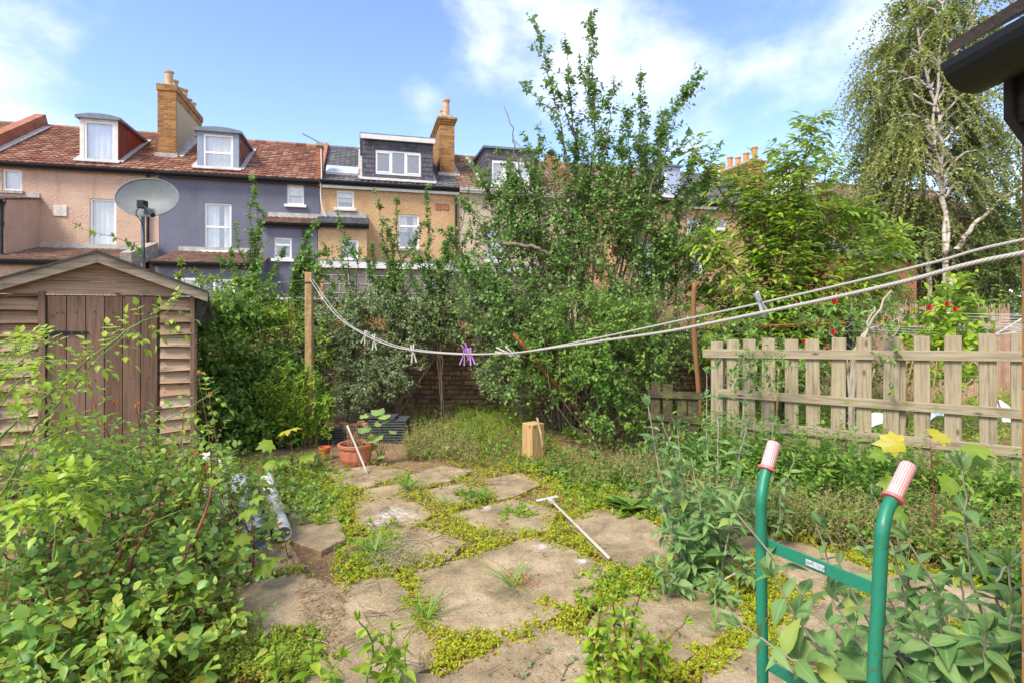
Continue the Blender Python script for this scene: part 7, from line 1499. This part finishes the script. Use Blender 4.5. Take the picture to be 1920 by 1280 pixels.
cane([(130, 920), (230, 850), (300, 795), (360, 760), (412, 725)], 3.0, 3.3, .005, 20)
cane([(-40, 740), (10, 700), (45, 672), (70, 655), (95, 632)], 2.6, 2.8, .005, 16, sz=.05); cane([(-60, 640), (-10, 700), (20, 660), (40, 652)], 2.7, 2.8, .004, 10)
cane([(0, 760), (30, 720), (60, 690)], 2.5, 2.6, .004, 10, sz=.05); cane([(0, 930), (50, 850), (100, 815), (150, 800)], 2.6, 2.7, .005, 16, sz=.055)
cane([(100, 1050), (110, 960), (130, 920), (165, 912)], 2.5, 2.5, .005, 18, sz=.06, a0=.4); cane([(-20, 1050), (10, 950), (40, 880), (80, 860)], 2.6, 2.7, .005, 16, sz=.055)
cane([(200, 960), (280, 900), (330, 850), (395, 810)], 3.2, 3.4, .004, 14); cane([(160, 1060), (240, 1000), (330, 960), (370, 950)], 2.7, 2.8, .004, 12)
v = rand_unit(70); bw_.compound(np.array(W(60, 850, 2.75)) + v * [.28, .2, .13], v + [0, 0, .4], .12, 2, .05, 'ovate', .3, .0014); v = rand_unit(60); bw_.compound(np.array(W(25, 690, 2.7)) + v * [.16, .15, .1], v + [0, 0, .4], .11, 2, .045, 'ovate', .3, .0014)
v = rand_unit(36); bw_.compound(np.array(W(120, 935, 2.5)) + v * [.13, .1, .06], v + [0, 0, .6], .12, 2, .055, 'ovate', .35, .0014); bw_.done()

# ================================================================ BUDDLEIAS AND OTHER FOREGROUND PLANTS
def buddleia(lab, stems, lm='bud', sm='silver', size=.1, gap=.06, base=None, group='young buddleias', name='buddleia', leaf='broadlance', side=6, tipc=True):
    x0, y0, x1, y1, d = stems[0]; g0 = base if base is not None else np.array([W(x0, y0, d)[0], d, 0]); s_ = Plant(name, lab, 'shrub', LM[lm], SM[sm], group, tuple(g0))
    for (xa, ya, xb, yb, d) in stems:
        a = W(xa, ya, d); b_ = W(xb, yb, d - .05)
        pts = [a, a * .5 + b_ * .5 + rng.normal(size=3) * .025, b_]
        if a[2] > .05: pts = [np.array([a[0] * .6 + g0[0] * .4, d + .03, 0])] + pts
        c = s_.limb(pts, .0065, .0025, 8, 6, .002); ln = np.linalg.norm(np.diff(c, axis=0), axis=1).sum(); n = max(3, int(ln / gap)); t = (.06 + .92 * np.arange(n) / n) * (len(c) - 1); i = np.minimum(t.astype(int), len(c) - 2); tan = nrm(c[i + 1] - c[i]); az = rng.uniform(0, 6) + np.arange(n) * 1.57 + rng.normal(size=n) * .25
        e1 = nrm(np.cross(tan, [.2, .9, .1])); e2 = np.cross(tan, e1)
        for sg in (0, np.pi):
            rad = e1 * np.cos(az + sg)[:, None] + e2 * np.sin(az + sg)[:, None]; s_.L.add(leaf, c[i] - s_.o, rad + tan * rng.uniform(.05, .7, (n, 1)) + rng.normal(size=(n, 3)) * .12, tan + [0, 0, .4] + rng.normal(size=(n, 3)) * .25, size * rng.uniform(.65, 1.15, n) * (1 - .45 * (t / len(c)) ** 3))
        if side: s_.along(c, side, (.06, .16), 5, size * .6, leaf='broadlance', t0=.1, t1=.8, r=.0018, pair=True)
        if tipc: m_ = 7; s_.L.add('lance', np.tile(c[-1] - s_.o, (m_, 1)), nrm(c[-1] - c[-2]) + rng.normal(size=(m_, 3)) * .45, rand_unit(m_), size * .55)
    s_.done()
buddleia('bushy young buddleia growing on the paving beside the left upright of the green sack truck', [(1290, 1080, 1215, 760, 3.5), (1310, 1080, 1345, 690, 3.6), (1300, 1090, 1270, 800, 3.6), (1330, 1090, 1400, 800, 3.5), (1320, 1090, 1300, 880, 3.4), (1350, 1090, 1385, 930, 3.3), (1300, 1090, 1235, 940, 3.3), (1330, 1100, 1440, 1040, 3.2), (1300, 1100, 1230, 1060, 3.2), (1340, 1100, 1370, 1120, 3.1), (1300, 1100, 1290, 990, 3.3), (1340, 1060, 1335, 940, 3.4), (1320, 1090, 1250, 870, 3.7), (1350, 1080, 1420, 900, 3.7)], size=.135, gap=.07)
v = 1
buddleia('tall silvery buddleia stems rising in front of the fence behind the sack truck grips', [(1380, 1000, 1395, 760, 4.0), (1420, 980, 1450, 790, 4.0), (1340, 960, 1325, 700, 4.0), (1460, 990, 1490, 860, 3.8), (1290, 960, 1240, 790, 4.1)], size=.10, gap=.065, side=4)
buddleia('fresh green leafy weed with upright crinkled tips at the bottom edge left of the truck', [(1130, 1290, 1125, 1150, 2.35), (1160, 1290, 1150, 1130, 2.4), (1195, 1290, 1200, 1115, 2.35), (1180, 1290, 1170, 1160, 2.3), (1210, 1290, 1285, 1165, 2.3), (1230, 1290, 1250, 1210, 2.25), (1110, 1280, 1105, 1190, 2.35), (1150, 1300, 1140, 1200, 2.2), (1200, 1300, 1215, 1200, 2.2)], lm='bright', sm='redstem', size=.075, gap=.03, group=None, name='leafy_weed', side=4)
buddleia('green weed with opposite pointed leaves at the bottom edge left of centre', [(680, 1300, 672, 1160, 2.3), (560, 1300, 585, 1190, 2.3), (520, 1300, 515, 1210, 2.35), (700, 1300, 720, 1210, 2.3), (730, 1300, 735, 1180, 2.4), (640, 1300, 640, 1230, 2.2), (765, 1300, 760, 1215, 2.3)], lm='bright', sm='green', size=.085, gap=.05, group=None, name='leafy_weed', side=2)
buddleia('large-leaved silvery buddleia in the right foreground, its stems leaning across the sack truck', [(1660, 1300, 1380, 960, 1.72), (1720, 1300, 1545, 990, 1.9), (1640, 1300, 1560, 1120, 1.6), (1790, 1290, 1700, 1010, 1.9), (1600, 1300, 1450, 1080, 1.6), (1760, 1300, 1650, 1180, 1.6), (1560, 1290, 1390, 1170, 1.55)], lm='bud', size=.115, gap=.085, side=0)
buddleia('silvery buddleia at the right edge with one tall bare-stemmed shoot', [(1880, 1290, 1805, 880, 1.75), (1885, 1290, 1890, 1060, 1.6), (1850, 1290, 1800, 1080, 1.7), (1910, 1290, 1925, 1020, 1.7), (1820, 1290, 1760, 1140, 1.6), (1895, 1300, 1850, 1180, 1.5), (1930, 1300, 1900, 1150, 1.5), (1780, 1300, 1730, 1190, 1.6), (1860, 1280, 1990, 1080, 1.7)], lm='bud', size=.115, gap=.085, side=0)
buddleia('grey green buddleia seedling just right of the right hand grip', [(1700, 1180, 1640, 930, 2.3), (1720, 1180, 1680, 1000, 2.3), (1690, 1180, 1610, 1000, 2.4), (1720, 1190, 1760, 1090, 2.2), (1600, 1150, 1530, 980, 2.5)], lm='bud', size=.1, gap=.07, side=2)
# maple seedling
for (lab, x0, y0, d, lvs, lm) in [('maple seedling with big yellow green leaves in front of the picket fence', 1745, 1010, 3.6, [(1700, 830, .17, 'y'), (1742, 812, .15, 'y'), (1800, 835, .17, 'g'), (1690, 905, .14, 'g'), (1760, 905, .14, 'g'), (1735, 870, .12, 'g'), (1820, 860, .12, 'g'), (1700, 960, .13, 'g'), (1770, 960, .12, 'g'), (1660, 850, .1, 'g')], 0),
                                 ('maple seedling with broad lime green leaves beside the dumped pipes', 470, 1090, 3.3, [(470, 950, .13, 'g'), (452, 1030, .13, 'g'), (490, 1050, .15, 'g'), (468, 1000, .11, 'g'), (500, 975, .09, 'g'), (440, 1060, .1, 'g'), (480, 930, .1, 'g')], 0),
                                 ('small maple seedling with one bright yellow leaf between the shed and the pot', 545, 870, 5.6, [(545, 803, .2, 'y'), (515, 830, .16, 'g'), (568, 850, .16, 'g'), (540, 860, .16, 'g'), (520, 870, .14, 'g')], 0)]:
    g0 = np.array([W(x0, y0, d)[0], d, 0]); s_ = Plant('maple_seedling', lab, 'seedling', LM['maple'], SM['redstem'], 'maple seedlings', tuple(g0)); yl = Leaves(); top = W(x0, min(l[1] for l in lvs) + 25, d); c = s_.limb([g0, (g0 + top) / 2 + [.02, 0, 0], top], .006, .003, 6, 5)
    for (x, y, sz, kd) in lvs:
        e_ = W(x, y, d + rng.uniform(-.1, .1)); k = np.argmin(np.abs(c[:, 2] - (e_[2] - .04))); st_ = c[k]; s_.limb([st_, (st_ + e_) / 2 + [0, 0, .02], e_], .0018, .0015, 4, 3); dr_ = e_ - st_; dr_ = nrm(dr_ * [1, 1, .2] + [0, -.06, -.02])
        (yl if kd == 'y' else s_.L).add('maple', np.array([e_ - s_.o]), np.array([dr_]), np.array([[0, -.8, .8]]) + rng.normal(size=(1, 3)) * .2, sz)
    if yl.d: yl.build('yellow_leaves', LM['mapley'], s_.root)
    s_.done()
# mallow / gourd leaves by the pot
s_ = Plant('mallow', 'mallow with large round pale green leaves just right of the terracotta pot', 'plant', LM['mallow'], SM['green'], base=tuple(G(712, 858)))
for (x, y, sz) in [(705, 765, .15), (690, 775, .11), (722, 775, .11), (680, 798, .14), (728, 785, .1), (705, 812, .17), (735, 805, .09), (695, 835, .1), (720, 850, .1), (712, 790, .09)]:
    e_ = W(x, y, 6.0 + rng.uniform(-.1, .1)); b_ = np.array([W(712, 858, 6.1)[0], 6.1, .0]); s_.limb([b_, (b_ + e_) / 2 + [.02, 0, .03], e_], .004, .003, 5, 4); s_.L.add('mallow', np.array([e_ - s_.o]), np.array([[rng.normal() * .5, -.7, -.25]]), np.array([[rng.normal() * .3, -.6, 1.]]), sz)
s_.done()
s_ = Plant('strawberry_plant', 'low strawberry-like plant with rounded leaves at the left edge of the paving', 'plant', LM['mallow'], SM['green'], base=tuple(G(572, 955)))
p = px_ground([(545, 920), (610, 915), (620, 960), (570, 985), (545, 960)], 60); tufts(s_, p, rng.uniform(.06, .13, len(p)), 4, .055, 'round', .6); s_.done()
# dry stalks in the pot
s_ = Plant('dead_pot_plant', 'dried up brown plant standing in the ribbed terracotta pot', 'plant', LM['dead'], SM['straw'], base=tuple(gp + Vector((0, 0, .2)))) if False else None
pc = np.array(G(667, 872)) + [0, 0, .2]
s_ = Plant('dead_plant', 'dried orange brown plant standing in the ribbed terracotta pot', 'plant', LM['dead'], island_mat('dried_stalk', [(.38, .16, .06), (.5, .36, .22), (.3, .11, .05)], bump=0), base=tuple(pc))
n = 70; p = pc + np.c_[rng.normal(size=(n, 2)) * .05, np.zeros(n)]; s_.twigs(p, np.c_[rng.normal(size=(n, 2)) * .35, np.ones(n)], rng.uniform(.08, .32, n), 4, .025, 'lance_s', .2, r=.003, sides=4); s_.done()
# dock and fern like plants at the slab edge
s_ = Plant('dock', 'clump of long arching dock leaves at the far edge of the paving', 'plant', LM['mid'], SM['green'], base=tuple(G(1185, 960)))
n = 26; a = rng.uniform(0, 6.28, n); s_.L.add('broadlance', rng.normal(size=(n, 3)) * [.03, .02, 0], np.c_[np.cos(a) * .7, np.sin(a) * .7, np.ones(n) * .7], np.c_[-np.cos(a) * .6, -np.sin(a) * .6, np.ones(n)], rng.uniform(.14, .26, n)); s_.done()
# brown bracken-ish seed heads and tall thin weeds in front of the fence
s_ = stuff('tall_weeds', LM['mid'], SM['green'])
for poly, n, h in (([(1290, 830), (1480, 820), (1500, 860), (1320, 870)], 70, 1.0), ([(1480, 850), (1700, 850), (1720, 900), (1500, 890)], 110, .75)):
    q0, q1 = (-2.3, -1.2) if h == 1.0 else (-1.2, -.1); p = np.array([tuple(FF.loc(x, y)) for x, y in zip(rng.uniform(q0, q1, n), rng.uniform(-.45, -.15, n))]); s_.twigs(p, np.c_[rng.normal(size=(len(p), 2)) * .15, np.ones(len(p))], rng.uniform(.5, 1.0, len(p)) * h * .9, 22, .075, 'lance', .12, r=.003, st=7, wob=.04)
finish_stuff(s_, 'tall_weeds')
